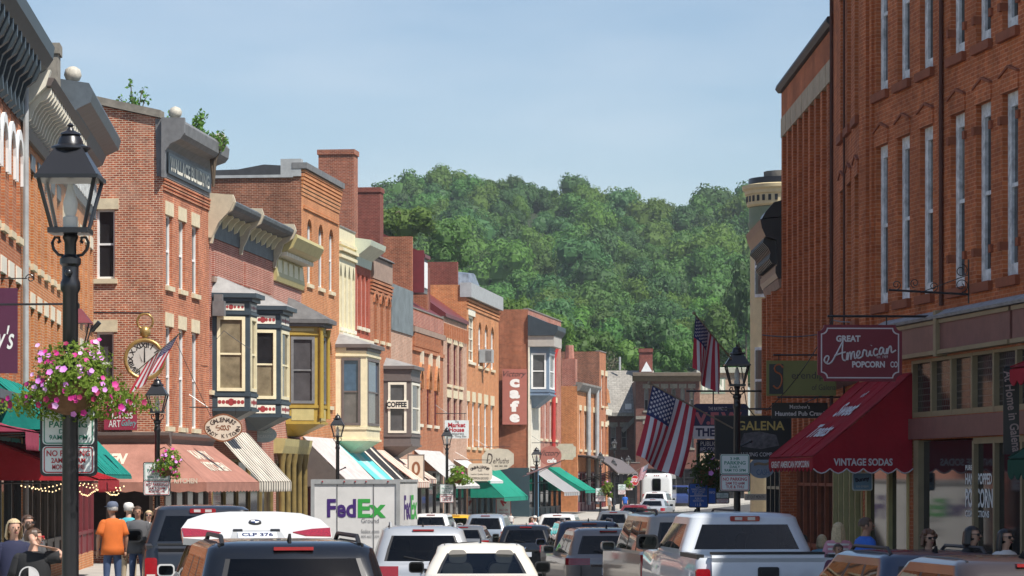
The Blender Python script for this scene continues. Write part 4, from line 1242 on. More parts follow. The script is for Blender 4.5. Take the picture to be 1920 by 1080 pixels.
# shops further round the bend on the right
b = Building('dark_shop_building', 'shaded shop building with a pale shop cornice beyond the turret', (17.5, 162), (8.6, 105), 7.5, 10, BR_BROWN)
storefront(b, .5, b.f.L - .3, -.6, 2.9, n=16, frame=TANP)
for k in range(14): b.winz(2 + 4 * k, 3 + 4 * k, 4.2, 6.6, sill=STONE_W, lintel=STONE_W)
b.finish()
b.cornice([(.1, 3.0), (-.4, 3.1), (-.5, 3.4), (.1, 3.5)], TANP, name='shop_cornice')
# ================================================================== street lamps
MANTLE = mat('lamp_mantle', (.72, .70, .66), .5, var=.1)
def sq(h): return [(-h, -h), (h, -h), (h, h), (-h, h)]
def _frustum(mb, h0, z0, h1, z1, mi=0):
    a, b = sq(h0), sq(h1)
    mb.add([(x, y, z0) for x, y in a] + [(x, y, z1) for x, y in b], [(3, 2, 1, 0), (4, 5, 6, 7)] + [(i, (i + 1) % 4, 4 + (i + 1) % 4, 4 + i) for i in range(4)], mi)
_m = MB(); _frustum(_m, .225, -.405, .10, -.19); _frustum(_m, .236, -.435, .236, -.406)
_m.lathe([(.13, -.215), (.15, -.20), (.148, -.185), (.10, -.165), (.085, -.12), (.072, -.10), (.085, -.092), (.07, -.078), (.03, -.06), (.016, -.035), (.028, -.02), (.004, 0)], 12)
ME_ROOF = _m.mesh('lantern_roof', IRON, 35)
_m = MB()
hb, ht, zb_, zt_ = .120, .207, -.80, -.436
for sx in (-1, 1):
    for sy in (-1, 1):
        _m.tube([(sx * hb, sy * hb, zb_), (sx * ht, sy * ht, zt_)], .016, 5)
_frustum(_m, .15, -.835, .15, -.795)
_m.lathe([(.05, -.835), (.06, -.86), (.045, -.9), (.045, -1.0)], 10)
ME_LFRAME = _m.mesh('lantern_frame', IRON, 40)
ME_GL = MB().add([(-hb + .01, -hb, zb_), (hb - .01, -hb, zb_), (ht - .01, -ht, zt_), (-ht + .01, -ht, zt_)], [(0, 1, 2, 3)]).mesh('glass_pane', LAMPGL, fix=False)
ME_MANT = MB().lathe([(.055, -.79), (.055, -.71), (.035, -.70), (.05, -.66), (.055, -.60), (.035, -.53), (.018, -.46)], 12).mesh('mantle', MANTLE, 60)
_m = MB()
_m.tube([(.045, 0, -1.0), (.09, 0, -.99), (.125, 0, -.95), (.135, 0, -.90), (.115, 0, -.86), (.085, 0, -.862), (.078, 0, -.89), (.095, 0, -.90)], .013, 6)
ME_SCR = _m.mesh('scroll', IRON, 50)
LAMPS = []
def lamp(px, pyt, Y, label, w=1.0):
    X, zt = WX(px, Y), WZ(pyt, Y)
    gz = G(Y)
    t = thing('street_lamp', label, 'street lamp', (X, Y, gz), 0, 'black street lamps along the street')
    H = zt - gz
    t.scale = (w, w, 1)
    pole = MB().lathe([(.17, 0), (.17, .12), (.13, .16), (.12, .55), (.085, .66), (.066, .8), (.058, H - 1.28), (.075, H - 1.25), (.075, H - 1.2), (.062, H - 1.17), (.062, H - 1.08), (.08, H - 1.06), (.08, H - 1.02), (.05, H - .99)], 14)
    pole.ball((0, -.085, H - 1.13), .03); pole.ball((0, .085, H - 1.13), .03)
    pole.build('pole', IRON, t, smooth=35)
    arm = MB().tube([(-.0, 0, H - 2.05), (.24, 0, H - 1.93)], .022, 6); arm.ball((.25, 0, H - 1.925), .035)
    arm.build('crossarm', IRON, t, smooth=50)
    for me, nm in ((ME_LFRAME, 'lantern_frame'), (ME_ROOF, 'lantern_roof'), (ME_MANT, 'mantle')):
        o = link(me, nm, t); o.location.z = H
    for k in range(4):
        o = link(ME_GL, 'glass_pane', t); o.location.z = H; o.rotation_euler.z = k * math.pi / 2
    for k in range(2):
        o = link(ME_SCR, 'scroll', t); o.location.z = H; o.rotation_euler.z = k * math.pi
    LAMPS.append(t)
    return t
lamp(132, 230, 22, 'nearest black lantern street lamp, its pole passing a flower basket', 1.0)
lamp(295, 706, 67, 'black street lamp below the pocket watch sign, at the corner with brown awnings', 1.05)
lamp(633, 775, 104, 'black street lamp standing over the white delivery truck', 1.08)
lamp(838, 800, 135, 'black street lamp beside the white Market House sign', 1.1)
lamp(1006, 838, 165, 'black street lamp just left of the pink oval cafe sign', 1.25)
lamp(1126, 847, 185, 'black street lamp beside the arched iron canopy', 1.1)
lamp(1150, 860, 212, 'leftmost of three small distant lamps in front of the shadowed house', 1.1)
lamp(1165, 856, 222, 'middle one of three small distant lamps in front of the shadowed house', 1.1)
lamp(1178, 853, 232, 'rightmost of three small distant lamps in front of the shadowed house', 1.1)
lamp(1382, 645, 58, 'black street lamp on the right with a clear lantern and the flags behind', 1.08)
lamp(1152, 822, 240, 'dark distant lamp standing high against the grey stone wall', 1.1)

# ================================================================== signs
SIGNW = mat('sign_white', (.70, .74, .72), .45, var=.06)
GREENT = mat('sign_green', (.02, .20, .13), .5, var=0)
REDT = mat('sign_red', (.45, .02, .03), .5, var=0)
def rrect(w, h, r, n=4):
    p = []
    for cx_, cz_, a in ((w / 2 - r, h / 2 - r, 0), (-w / 2 + r, h / 2 - r, 90), (-w / 2 + r, -h / 2 + r, 180), (w / 2 - r, -h / 2 + r, 270)):
        p += arcs(n, r, a, a + 90, cx_, cz_)
    return p
def notched(w, h, r, n=4):
    p = []
    for cx_, cz_, a in ((w / 2, h / 2, 270), (-w / 2, h / 2, 360), (-w / 2, -h / 2, 90), (w / 2, -h / 2, 180)):
        p += arcs(n, r, a, a - 90, cx_, cz_)
    return p
def oval(w, h, n=28): return [(w / 2 * math.cos(2 * math.pi * i / n), h / 2 * math.sin(2 * math.pi * i / n)) for i in range(n)]
def scal(poly, w, h, d):
    return [(x * (w - 2 * d) / w, z * (h - 2 * d) / h) for x, z in poly]
def sign(name, label, x0, x1, y0, y1, Y, board, border=None, texts=(), shape='rect', bw=.03, th=.05, yaw=0, group=None, cat='sign', r=.06, bracket=None, arcs_=(), hang=.12, poly=None, inset=0):
    w, h = (x1 - x0) / F * Y, (y1 - y0) / F * Y
    c = PT((x0 + x1) / 2, (y0 + y1) / 2, Y)
    t = thing(name, label, cat, c, R(yaw), group)
    pl = poly or {'rect': lambda: rrect(w, h, .004, 1), 'round': lambda: rrect(w, h, r), 'notch': lambda: notched(w, h, r), 'oval': lambda: oval(w, h)}[shape]()
    MB().ext(pl, 'y', 0, th).build('board', board, t)
    if border:
        outer = scal(pl, w, h, inset) if inset else pl
        inner = scal(pl, w, h, bw + inset)
        n = len(pl)
        mb = MB()
        a = [(x, -.004, z) for x, z in outer]; b_ = [(x, -.004, z) for x, z in inner]
        mb.add(a + b_ + [(x, .0, z) for x, _, z in a] + [(x, .0, z) for x, _, z in b_], [f for i in range(n) for f in ((i, (i + 1) % n, n + (i + 1) % n, n + i), (i, 2 * n + i, 2 * n + (i + 1) % n, (i + 1) % n), (n + i, n + (i + 1) % n, 3 * n + (i + 1) % n, 3 * n + i))])
        mb.build('border', border, t)
    bym = {}
    for tx in texts:
        s_, fx, fz, fh, fw_, m = tx[:6]
        o = tx[6] if len(tx) > 6 else {}
        mb = bym.setdefault(m.name, (MB(), m))[0]
        put_text(mb, s_, fx * w, fz * h, h=fh * h, w=fw_ * w if fw_ else None, y=-.009, **o)
    for s_, rxf, rzf, mid, span, fh, flip, m in arcs_:
        mb = bym.setdefault(m.name, (MB(), m))[0]
        arc_text(mb, s_, 0, 0, rxf * w, rzf * h, mid, span, fh * h, y=-.009, flip=flip)
    for mb, m in bym.values(): mb.build('lettering', m, t, fix=False)
    if bracket:
        L, up = bracket                       # length towards the wall (+x right, -x left), height of the bar above the board
        mb = MB().tube([(-.4 * w if L > 0 else .4 * w, th / 2, h / 2 + up), (L, th / 2, h / 2 + up)], .022, 6)
        for sx in (-.32, .32): mb.tube([(sx * w, th / 2, h / 2 - .02), (sx * w, th / 2, h / 2 + up)], .010, 5)
        mb.tube([(L, th / 2, h / 2 + up + .45), (L * .45, th / 2, h / 2 + up)], .012, 5)
        mb.build('bracket', IRON, t, smooth=50)
    t['w'], t['h'] = w, h
    return t
def parking(label, x0, x1, y0, y1, Y, lines, group='black framed parking signs', lift=.0, name='parking_sign', back=None):
    w, h = (x1 - x0) / F * Y, (y1 - y0) / F * Y
    t = thing(name, label, 'sign', PT((x0 + x1) / 2, (y0 + y1) / 2, Y), 0, group)
    MB().ext(rrect(w + .04, h + .04, .04), 'y', 0, .03).build('frame', BLACKP, t)
    zs = -h * .06
    for nm, za, zb__, m, ls in (('upper_plate', zs + .006, h / 2, GREENT, lines[0]), ('lower_plate', -h / 2, zs - .006, REDT, lines[1])):
        hh = zb__ - za
        o = MB().ext([(x, z + (za + zb__) / 2) for x, z in rrect(w, hh, .03)], 'y', -.012, -.002).build(nm, SIGNW, t)
        bd = MB()
        outer = [(x, z + (za + zb__) / 2) for x, z in rrect(w * .95, hh * .95, .025)]; inner = [(x, z + (za + zb__) / 2) for x, z in rrect(w * .91, hh * .95 - w * .04, .02)]
        n = len(outer)
        bd.add([(x, -.0145, z) for x, z in outer] + [(x, -.0145, z) for x, z in inner], [(i, (i + 1) % n, n + (i + 1) % n, n + i) for i in range(n)])
        tot = sum(l[1] for l in ls) * 1.28
        z = zb__ - hh * .12
        k = hh * .76 / tot
        for s_, a, ww in ls:
            z -= a * 1.14 * k
            put_text(bd, s_, 0, z + a * .5 * k, h=a * k, w=ww * w, y=-.015, bold=.02)
            z -= a * .14 * k
        bd.build('lettering', m, o, fix=False)
    return t
L1_ = [('3 HR', .8, .34), ('PARKING', 1.0, .74), ('DAILY', .7, .36), ('9AM TO 5PM', .75, .74)]
def P2(d): return [('NO PARKING', 1.0, .84), ('2AM TO 6AM', .85, .66), (d, .85, .62)]
parking('parking sign behind the nearest lamp pole, under the hanging flowers', 80, 177, 768, 888, 22.15, (L1_, P2('MON-WED-FRI')))
parking('parking sign on the lamp before the brown awnings', 270, 318, 868, 928, 66.85, (L1_, P2('MON WED FRI')))
parking('parking sign on the pole of the right hand lamp', 1351, 1405, 852, 920, 57.85, (L1_, P2('TUE & THU')))
parking('small parking sign on the lamp beside the Market House sign', 825, 850, 908, 942, 134.8, (L1_, P2('MON WED FRI')))
parking('small pale parking sign on the lamp beside the arched canopy', 1117, 1135, 915, 940, 184.8, (L1_, P2('MON WED FRI')))
parking('left one of two small signs in front of the white bus', 1159, 1173, 908, 927, 206, (L1_, P2('MON WED FRI')))
parking('right one of two small signs in front of the white bus', 1174, 1186, 902, 919, 214, (L1_, P2('MON WED FRI')))
parking('dim pinkish parking sign between the blue notice and the right lamp', 1343, 1366, 924, 943, 72, (L1_, P2('TUE & THU')))

# clock shaped like a pocket watch
GOLD = mat('gilded_metal', (.42, .28, .10), .35, metal=.6, var=.3)
Yk = 97.0
t = thing('pocket_watch_sign', 'big gilt pocket watch sign hanging from a bar at the brick corner', 'sign', PT(272, 674, Yk))
rk = 36 / F * Yk
tor = lambda mb, R_, r_, c=(0, 0, 0), n=28: mb.tube([(c[0] + R_ * math.cos(2 * math.pi * i / n), c[1], c[2] + R_ * math.sin(2 * math.pi * i / n)) for i in range(n)], r_, 7, closed=True)
MB(Matrix.Rotation(R(90), 4, 'X')).lathe([(rk, -.10), (rk, .10)], 28).build('watch_case', GOLD, t, smooth=40)
tor(MB(), rk, .07, (0, -.1, 0)).build('rim', GOLD, t, smooth=60)
MB(Matrix.Rotation(R(90), 4, 'X')).lathe([(rk * .93, .101), (rk * .93, .112)], 28).build('dial', mat('dial_ivory', (.52, .50, .46), .5), t)
nm = MB()
for k, s_ in enumerate(('XII', 'I', 'II', 'III', 'IIII', 'V', 'VI', 'VII', 'VIII', 'IX', 'X', 'XI')):
    a = R(90 - 30 * k)
    put_text(nm, s_, rk * .73 * math.cos(a), rk * .73 * math.sin(a), h=rk * .26, y=-.118, bold=.03, rot=a - math.pi / 2)
nm.build('numerals', BLACKP, t, fix=False)
hd = MB()
hd.ext([(-.025, -.1), (.025, -.1), (.012, rk * .6), (-.012, rk * .6)], 'y', -.125, -.12)
hd.add([(-.1, -.128, -.06), (-.06, -.128, -.1), (-rk * .3, -.128, rk * .33)], [(0, 1, 2)])
hd.build('hands', BLACKP, t)
MB().lathe([(.12, rk), (.09, rk + .1), (.17, rk + .16), (.19, rk + .3), (.14, rk + .42), (.07, rk + .46)], 12).build('crown', GOLD, t, smooth=50)
tor(MB(), .26, .04, (0, 0, rk + .62), 18).build('bow', GOLD, t, smooth=60)
MB().tube([(-2.2, 0, rk + .92), (.15, 0, rk + .9)], .03, 6).tube([(.0, 0, rk + .86), (0, 0, rk + .93)], .02, 5).build('bracket', IRON, t)

PLUM = mat('banner_plum', (.075, .012, .045), .7, var=.1)
CRIMS = mat('banner_crimson', (.26, .018, .05), .7, var=.1)
TEALT = mat('paint_teal_light', (.10, .40, .42), .6, var=0)
sign('shop_banner', 'plum coloured hanging banner with white script at the far left edge', -45, 33, 540, 700, 61, PLUM, None, [("y's", .18, -.12, .36, .48, SIGNW, dict(shear=.35, bold=.01))], cat='banner', th=.02)
sign('shop_banner', 'crimson banner reading Outside Lines Art Gallery on the brick flank', 195, 257, 742, 806, 99.9, CRIMS, None,
     [('Outside', .08, .28, .20, .74, SIGNW), ('Lines', .06, -.04, .26, .62, SIGNW), ('ART', -.18, -.32, .2, .36, SIGNW), ('Gallery', .26, -.32, .24, .46, TEALT, dict(shear=.4))], cat='banner', th=.03)
KAND = mat('sign_cream', (.62, .55, .44), .5, var=.08)
BRNT = mat('sign_brown', (.22, .085, .035), .5, var=.1)
DKT = mat('sign_dark_text', (.05, .035, .03), .5, var=0)
w_, h_ = 73 / F * 103, 50 / F * 103
kp = [(w_ / 2 * math.cos(2 * math.pi * i / 32) * (1 + .0), h_ / 2 * math.sin(2 * math.pi * i / 32) * (1 + .07 * math.cos(8 * math.pi * i / 32))) for i in range(32)]
sign('candy_shop_sign', "cream oval hanging sign reading GALENA'S KANDY KITCHEN above the brown awning", 382, 455, 777, 827, 103, KAND, BRNT, [('8', 0, .0, .2, .14, BRNT, dict(rot=1.57)), ('S', -.13, 0, .2, .1, BRNT, dict(rot=.6)), ('S', .13, 0, .2, .1, BRNT, dict(rot=-.6))],
     poly=kp, bw=.05, bracket=(-1.2, .25), arcs_=[("GALENA'S", .36, .30, 90, 118, .17, False, DKT), ('KANDY KITCHEN', .39, .31, 270, 190, .14, True, DKT)])
sign('small_shop_sign', 'small pale teal shield sign hanging under the slate blue bays', 470, 519, 800, 830, 117, mat('sign_pale_teal', (.42, .52, .52), .6), None, [('THE VILLAGE', 0, .2, .16, .7, SIGNW), ('MERCANTILE', 0, -.12, .2, .8, SIGNW)], shape='oval', bracket=(-1.0, .12))
sign('restaurant_sign', 'white hanging sign reading The Market House Restaurant on an iron scroll', 834, 879, 788, 822, 152, SIGNW, None,
     [('The', 0, .42, .12, .16, DKT), ('Market', 0, .24, .25, .72, REDT, dict(bold=.03)), ('House', 0, -.02, .25, .62, REDT, dict(bold=.03)), ('Restaurant', 0, -.23, .15, .6, DKT), ('Every Thing Else', 0, -.4, .14, .8, DKT)], bracket=(-1.1, .35))
sign('small_shop_sign', 'beige board with a dark oval medallion hanging behind the striped pink awning', 764, 796, 852, 905, 148, KAND, BROWNP, [('0', 0, 0, .5, .5, BRNT, dict(bold=.02))], bw=.06)
w_, h_ = 60 / F * 178, 42 / F * 178
sign('carved_shop_sign', 'grey cream carved sign with rounded ends and dark script above the green awning', 904, 963, 841, 882, 178, mat('sign_stone_cream', (.46, .42, .33), .6, var=.15), None,
     [('D', -.27, .02, .52, .2, DKT, dict(shear=.3)), ('eMuths', .1, -.06, .24, .5, DKT, dict(shear=.2)), ('-- -- --', .1, -.3, .05, .4, DKT)], poly=[(-.5 * w_, -.1 * h_), (-.42 * w_, -.38 * h_), (-.1 * w_, -.5 * h_), (.3 * w_, -.42 * h_), (.5 * w_, -.2 * h_), (.5 * w_, .25 * h_), (.32 * w_, .45 * h_), (0, .5 * h_), (-.35 * w_, .42 * h_), (-.5 * w_, .15 * h_)], bracket=(-1.4, .1))
sign('leather_shop_sign', 'cream curved board reading GALENA LEATHER CO hanging before the green awning', 877, 923, 869, 902, 166, KAND, None,
     [('Co', 0, .14, .18, .16, DKT), ('Leather Quality Goods', 0, -.12, .12, .74, DKT), ('COMMON GROUND', 0, -.34, .14, .7, DKT)], shape='round', r=.25, bracket=(-1.4, .2), arcs_=[('GALENA LEATHER', .42, .30, 90, 118, .16, False, DKT)])
PINKB = mat('sign_dusty_rose', (.36, .125, .095), .65, var=.12)
sign('cafe_wall_sign', 'tall dusty rose wall sign reading Victory cafe down the brick flank', 942, 988, 692, 796, 192.3, PINKB, None,
     [('Victory', .0, .40, .13, .92, BLACKP, dict(shear=.4)), ('c', 0, .245, .155, .4, WHITE, dict(bold=.06)), ('a', 0, .045, .155, .42, WHITE, dict(bold=.06)), ('f', 0, -.17, .2, .36, WHITE, dict(bold=.06)), ('e', 0, -.385, .155, .42, WHITE, dict(bold=.06))])
sign('cafe_oval_sign', 'dusty rose oval sign reading Victory cafe hanging over the pavement', 1011, 1053, 836, 873, 188, PINKB, None,
     [('Victory', 0, .1, .36, .9, BLACKP, dict(shear=.4)), ('cafe', .06, -.24, .24, .42, WHITE, dict(bold=.04))], shape='oval', bracket=(-1.2, .2))
sign('small_shop_sign', 'pale scalloped sign hanging just beyond the oval cafe sign', 1042, 1080, 832, 862, 200, mat('sign_khaki', (.42, .40, .30), .6, var=.2), None, [('ANTIQUES', 0, 0, .25, .7, KAND)], shape='notch', r=.2)
sign('pavement_poster', 'white poster with a red arrow on the shop window under the green awning', 930, 958, 933, 975, 186, SIGNW, REDT, [('<', -.05, .28, .26, .4, REDT, dict(rot=-.7, bold=.08)), ('SALE ON', 0, -.05, .1, .6, REDT), ('EVERYTHING', 0, -.22, .09, .75, REDT), ('INSIDE', 0, -.37, .09, .5, REDT)], bw=.04, cat='poster')
sign('blue_wall_sign', 'small bright blue sign on brick beside the second green awning', 1050, 1063, 884, 901, 206, mat('sign_blue', (.02, .12, .45), .5, var=.1), None, [('P', 0, 0, .5, .4, WHITE)])
sign('stop_sign', 'red octagonal STOP sign in front of the white bus', 1183.5, 1198, 890, 911, 200, mat('stop_red', (.5, .02, .02), .45, var=0), WHITE, [('STOP', 0, 0, .34, .78, WHITE, dict(bold=.04))], poly=[(.31 * math.cos(R(22.5 + 45 * i)) * .86, .31 * math.sin(R(22.5 + 45 * i)) * 1.2) for i in range(8)], bw=.02, th=.02)
MB().tube([(0, .04, .2), (0, .04, -2.4)], .03, 6).build('post', IRON, [o for o in COL.objects if o.name == 'stop_sign'][0])

# --- right hand signs
POPR = mat('sign_popcorn_red', (.19, .012, .028), .5, var=.06)
OFFW = mat('sign_offwhite', (.62, .58, .60), .5, var=0)
def script(mb, strokes, ox, oz, sx, sz, r, y=-.012):
    for st in strokes:
        pts = [(ox + x * sx, y, oz + z * sz) for x, z in st]
        # smooth the stroke
        for _ in range(2):
            q = [pts[0]]
            for a, b2 in zip(pts, pts[1:]):
                q.append(tuple(a[i] * .75 + b2[i] * .25 for i in range(3))); q.append(tuple(a[i] * .25 + b2[i] * .75 for i in range(3)))
            pts = q + [pts[-1]]
        mb.tube(pts, r, 5)
tp_ = sign('popcorn_shop_sign', 'dark red notched hanging sign reading GREAT American POPCORN CO', 1533, 1692, 609, 715, 54.0, POPR, OFFW,
     [('GREAT', -.14, .255, .115, .29, OFFW, dict(bold=.045)), ('POPCORN', .10, -.20, .115, .39, OFFW, dict(bold=.045)), ('CO.', .41, -.20, .11, .10, OFFW, dict(bold=.03)), ('Est. 1989', .265, -.065, .05, .13, OFFW)], shape='notch', r=.12, bw=.022, inset=.055, th=.08, yaw=3)
sm = MB()
A_ = [[(.00, .05), (-.10, .20), (-.02, .42), (.10, .38), (.08, .20), (-.02, .02), (.18, .0), (.38, .45), (.62, 1.0)], [(.62, 1.0), (.60, .55), (.60, .10), (.72, .04)], [(.30, .36), (.50, .42), (.72, .46)]]
def word(s0):
    x = s0; out = []
    def m_(x): return [[(x, .05), (x + .03, .42), (x + .05, .40), (x + .04, .05)], [(x + .04, .05), (x + .10, .42), (x + .17, .40), (x + .16, .05)], [(x + .16, .05), (x + .22, .42), (x + .30, .40), (x + .29, .08), (x + .36, .08)]]
    def e_(x): return [[(x, .10), (x + .12, .24), (x + .14, .40), (x + .05, .42), (x + .0, .22), (x + .06, .04), (x + .20, .10)]]
    def r_(x): return [[(x, .10), (x + .06, .46), (x + .10, .38), (x + .17, .38), (x + .15, .12), (x + .24, .08)]]
    def i_(x): return [[(x, .10), (x + .06, .42), (x + .05, .10), (x + .14, .10)], [(x + .09, .58), (x + .10, .60)]]
    def c_(x): return [[(x + .16, .34), (x + .08, .43), (x + .0, .22), (x + .07, .04), (x + .20, .12)]]
    def a_(x): return [[(x + .16, .38), (x + .06, .43), (x - .0, .2), (x + .06, .04), (x + .15, .2), (x + .18, .42), (x + .17, .08), (x + .27, .1)]]
    def n_(x): return [[(x, .05), (x + .03, .42), (x + .04, .05)], [(x + .04, .05), (x + .11, .42), (x + .19, .40), (x + .18, .06), (x + .30, .14), (x + .36, .18)]]
    for fn, wd in ((m_, .37), (e_, .22), (r_, .25), (i_, .16), (c_, .22), (a_, .28), (n_, .36)):
        out += fn(x); x += wd
    return out
W_, H_ = tp_['w'], tp_['h']
sh_ = lambda st: [[(x, z + .20 * x) for x, z in s_] for s_ in st]
script(sm, sh_(A_ + word(.76)), -.40 * W_, -.20 * H_, .315 * W_, .36 * H_, .016)
sm.build('script_lettering', OFFW, tp_, smooth=60)
MB().tube([(-.6, .04, H_ / 2 + .16), (1.3, .04, H_ / 2 + .16)], .025, 6).tube([(-.5, .04, H_ / 2), (-.5, .04, H_ / 2 + .16)], .012, 5).tube([(.5, .04, H_ / 2), (.5, .04, H_ / 2 + .16)], .012, 5).build('bracket', IRON, tp_)
LIME = mat('sign_olive_green', (.17, .17, .045), .55, var=.08)
ORNG = mat('sign_orange', (.42, .10, .02), .5, var=0)
t = sign('gift_shop_sign', 'olive green hanging sign with an orange S reading Serendipity of Galena', 1437, 1568, 676, 742, 62.5, LIME, None,
     [('erendipity', .17, .05, .26, .62, DKT), ('of Galena', .32, -.26, .16, .34, DKT)], bracket=(.9, .12))
MB().box(-.46 * t['w'], -.26 * t['w'], -.006, -.001, -.45 * t['h'], .4 * t['h']).build('dark_panel', BLACKP, t)
sm = MB(); script(sm, [[(.5, .75), (.2, 1.0), (-.3, .85), (-.25, .5), (.35, .35), (.4, -.2), (0, -.6), (-.4, -.35)]], -.34 * t['w'], -.05 * t['h'], .16 * t['w'], .46 * t['h'], .018); sm.build('script_lettering', ORNG, t, smooth=60)
sign('pub_crawl_sign', "black hanging sign with white serif words, Matthew's Haunted Pub Crawl", 1447, 1552, 755, 784, 63.5, BLACKP, None,
     [("Matthew's", 0, .24, .26, .36, OFFW, dict(bold=.01)), ('Haunted Pub Crawl', .0, -.2, .30, .88, OFFW, dict(bold=.03))], bracket=(.9, .12))
GOLDT = mat('sign_gold', (.50, .36, .10), .5, var=0)
t = sign('winery_sign', 'large black hanging sign with gold letters, GALENA, and a small painted picture', 1340, 1484, 779, 862, 66, mat('sign_black', (.010, .010, .012), .5, var=.2), IRON,
     [('GALENA', .1, .27, .21, .62, GOLDT, dict(bold=.02)), ('CANNING COMPANY', .08, -.38, .09, .58, OFFW)], bw=.03, bracket=(1.9, .15))
pic = MB().poly([(x * t['w'], -.006, z * t['h']) for x, z in ((-.18, -.2), (-.12, .1), (.08, .14), (.3, .06), (.34, -.18), (.1, -.26))])
pic.build('painted_scene', mat('sign_picture', (.10, .09, .10), .6, var=.8, scale=7), t, fix=False)
NAVYS = mat('sign_navy', (.018, .022, .075), .5, var=.1)
PINKT = mat('sign_pink_red', (.50, .14, .16), .5, var=0)
t = sign('veterans_club_sign', 'navy blue club sign with red letters V.F.W. and a white band', 1299, 1403, 757, 823, 82, NAVYS, None, [('THE RAYMOND', -.05, .36, .1, .34, OFFW), ('V.F.W.', -.02, .08, .36, .9, PINKT, dict(bold=.05))], shape='round', r=.12)
MB().box(-.5 * t['w'], .5 * t['w'], -.008, -.001, -.5 * t['h'], -.13 * t['h']).build('white_band', OFFW, t)
nb = MB(); put_text(nb, 'THE CLUB', -.02 * t['w'], -.31 * t['h'], h=.24 * t['h'], w=.86 * t['w'], y=-.012, bold=.04); nb.build('lettering', NAVYS, t, fix=False)
MB().tube([(-.62 * t['w'], .03, .86 * t['h']), (1.5, .03, .86 * t['h'])], .03, 6).tube([(-.2, .03, .5 * t['h']), (-.2, .03, .86 * t['h'])], .02, 5).tube([(.5, .03, .5 * t['h']), (.5, .03, .86 * t['h'])], .02, 5).build('bracket', IRON, t)
sign('welcome_sign', 'small navy board reading PUBLIC WELCOME below the club sign', 1307, 1350, 824, 850, 82.2, NAVYS, None, [('PUBLIC', 0, .2, .32, .7, OFFW), ('WELCOME', 0, -.22, .32, .84, OFFW)])
BLUES = mat('sign_notice_blue', (.015, .09, .38), .5, var=.06)
t = sign('blue_notice', 'blue notice with white lines of text on the iron post', 1291, 1328, 906, 952, 69.5, BLUES, IRON, [('OLD', 0, .36, .09, .3, OFFW), ('MARKET HOUSE', 0, .25, .08, .7, OFFW), ('POST OFFICE', 0, .15, .08, .6, OFFW), ('MUSEUM', 0, .05, .08, .4, OFFW), ('PUBLIC', 0, -.12, .08, .34, OFFW), ('RESTROOMS', 0, -.22, .08, .54, OFFW), ('i i &', 0, -.36, .14, .3, OFFW)], bw=.02, shape='round', r=.04)
MB().box(-.42 * t['w'], .42 * t['w'], -.009, -.001, -.02 * t['h'] - .008, -.02 * t['h'] + .008).build('rule', OFFW, t)
MB().lathe([(.07, -3.4), (.055, -2.8), (.045, 1.2), (.06, 1.25)], 8, (0, .1)).build('post', IRON, t, smooth=40)
sign('blue_notice', 'narrower blue notice half hidden behind the first blue one', 1327, 1343, 914, 945, 74, BLUES, IRON, [('INFO', 0, .2, .16, .6, OFFW)], bw=.02)
sign('oval_shop_sign', 'pale blue oval sign hanging left of the red awning', 1404, 1452, 858, 897, 70, mat('sign_pale_blue', (.30, .36, .42), .6, var=.2), None, [('CASH', .05, -.2, .26, .5, mat('sign_mid_blue', (.10, .18, .32), .5, var=0)), ('~', 0, .2, .2, .6, TANP, dict(bold=.05))], shape='oval', bracket=(.9, .1))
sign('low_shop_sign', 'grey low sign strip near the dark shop entrance behind the lamp', 1396, 1437, 926, 938, 74, KAND, None, [('SIT OUT MONTH', 0, 0, .5, .8, DKT)])
sign('ice_cream_sign', 'small light blue hanging sign in the popcorn shop doorway', 1598, 1636, 886, 920, 57.2, mat('sign_sky_blue', (.20, .36, .55), .5, var=.15), SIGNW, [('Bunny', 0, .1, .3, .7, NAVYS, dict(rot=.15, bold=.04)), ('ice cream', 0, -.25, .15, .6, SIGNW)], bw=.02, shape='round', r=.04)
ROSEL = mat('banner_letter_pink', (.40, .28, .26), .6, var=0)
t = sign('shop_banner', 'narrow black vertical banner with pale serif letters at the right edge', 1881, 1911, 690, 852, 47.5, BLACKP, None, [('At Home in Galena', .1, .0, .5, .42, ROSEL, dict(rot=-1.42))], cat='banner', th=.02)
for o in list(COL.objects):
    if o.parent == t and o.name.startswith('lettering'): bpy.data.objects.remove(o)
nb = MB(); put_text(nb, 'At Home in Galena', .02, 0, h=.15, w=1.32, y=-.008, rot=-1.46, bold=.02); nb.build('lettering', ROSEL, t, fix=False)
MB().tube([(-.1, .01, .72), (.9, .01, .72)], .02, 6).build('bracket', IRON, t)
# wrought iron bracket
t = thing('wrought_iron_bracket', 'long empty wrought iron scroll bracket on the brick wall between windows', 'bracket', PT(1816, 552, 52.0))
wb = 150 / F * 52
mb = MB().tube([(0, 0, 0), (-wb, 0, .08)], .022, 6).tube([(0, .0, .62), (0, 0, -.16)], .015, 6).tube([(0, 0, .35), (-.55 * wb, 0, .06)], .009, 5)
mb.build('bar', IRON, t)
def spiral(cx_, cz_, r, t0, turns, sgn=1, n=22): return [(cx_ + r * (1 - .75 * i / n) * math.cos(t0 + sgn * 2 * math.pi * turns * i / n), 0, cz_ + r * (1 - .75 * i / n) * math.sin(t0 + sgn * 2 * math.pi * turns * i / n)) for i in range(n + 1)]
for cx_, cz_, r, t0, sg in ((-.13, .16, .13, -1.5, 1), (-.13, .42, .12, 1.5, -1), (-.62, .14, .085, -1.5, 1), (-.95, .2, .085, -1.5, -1), (-1.28, .17, .085, -1.5, 1)):
    MB().tube(spiral(cx_, cz_, r, t0, 1.4, sg), .009, 5).build('scroll', IRON, t, smooth=60)
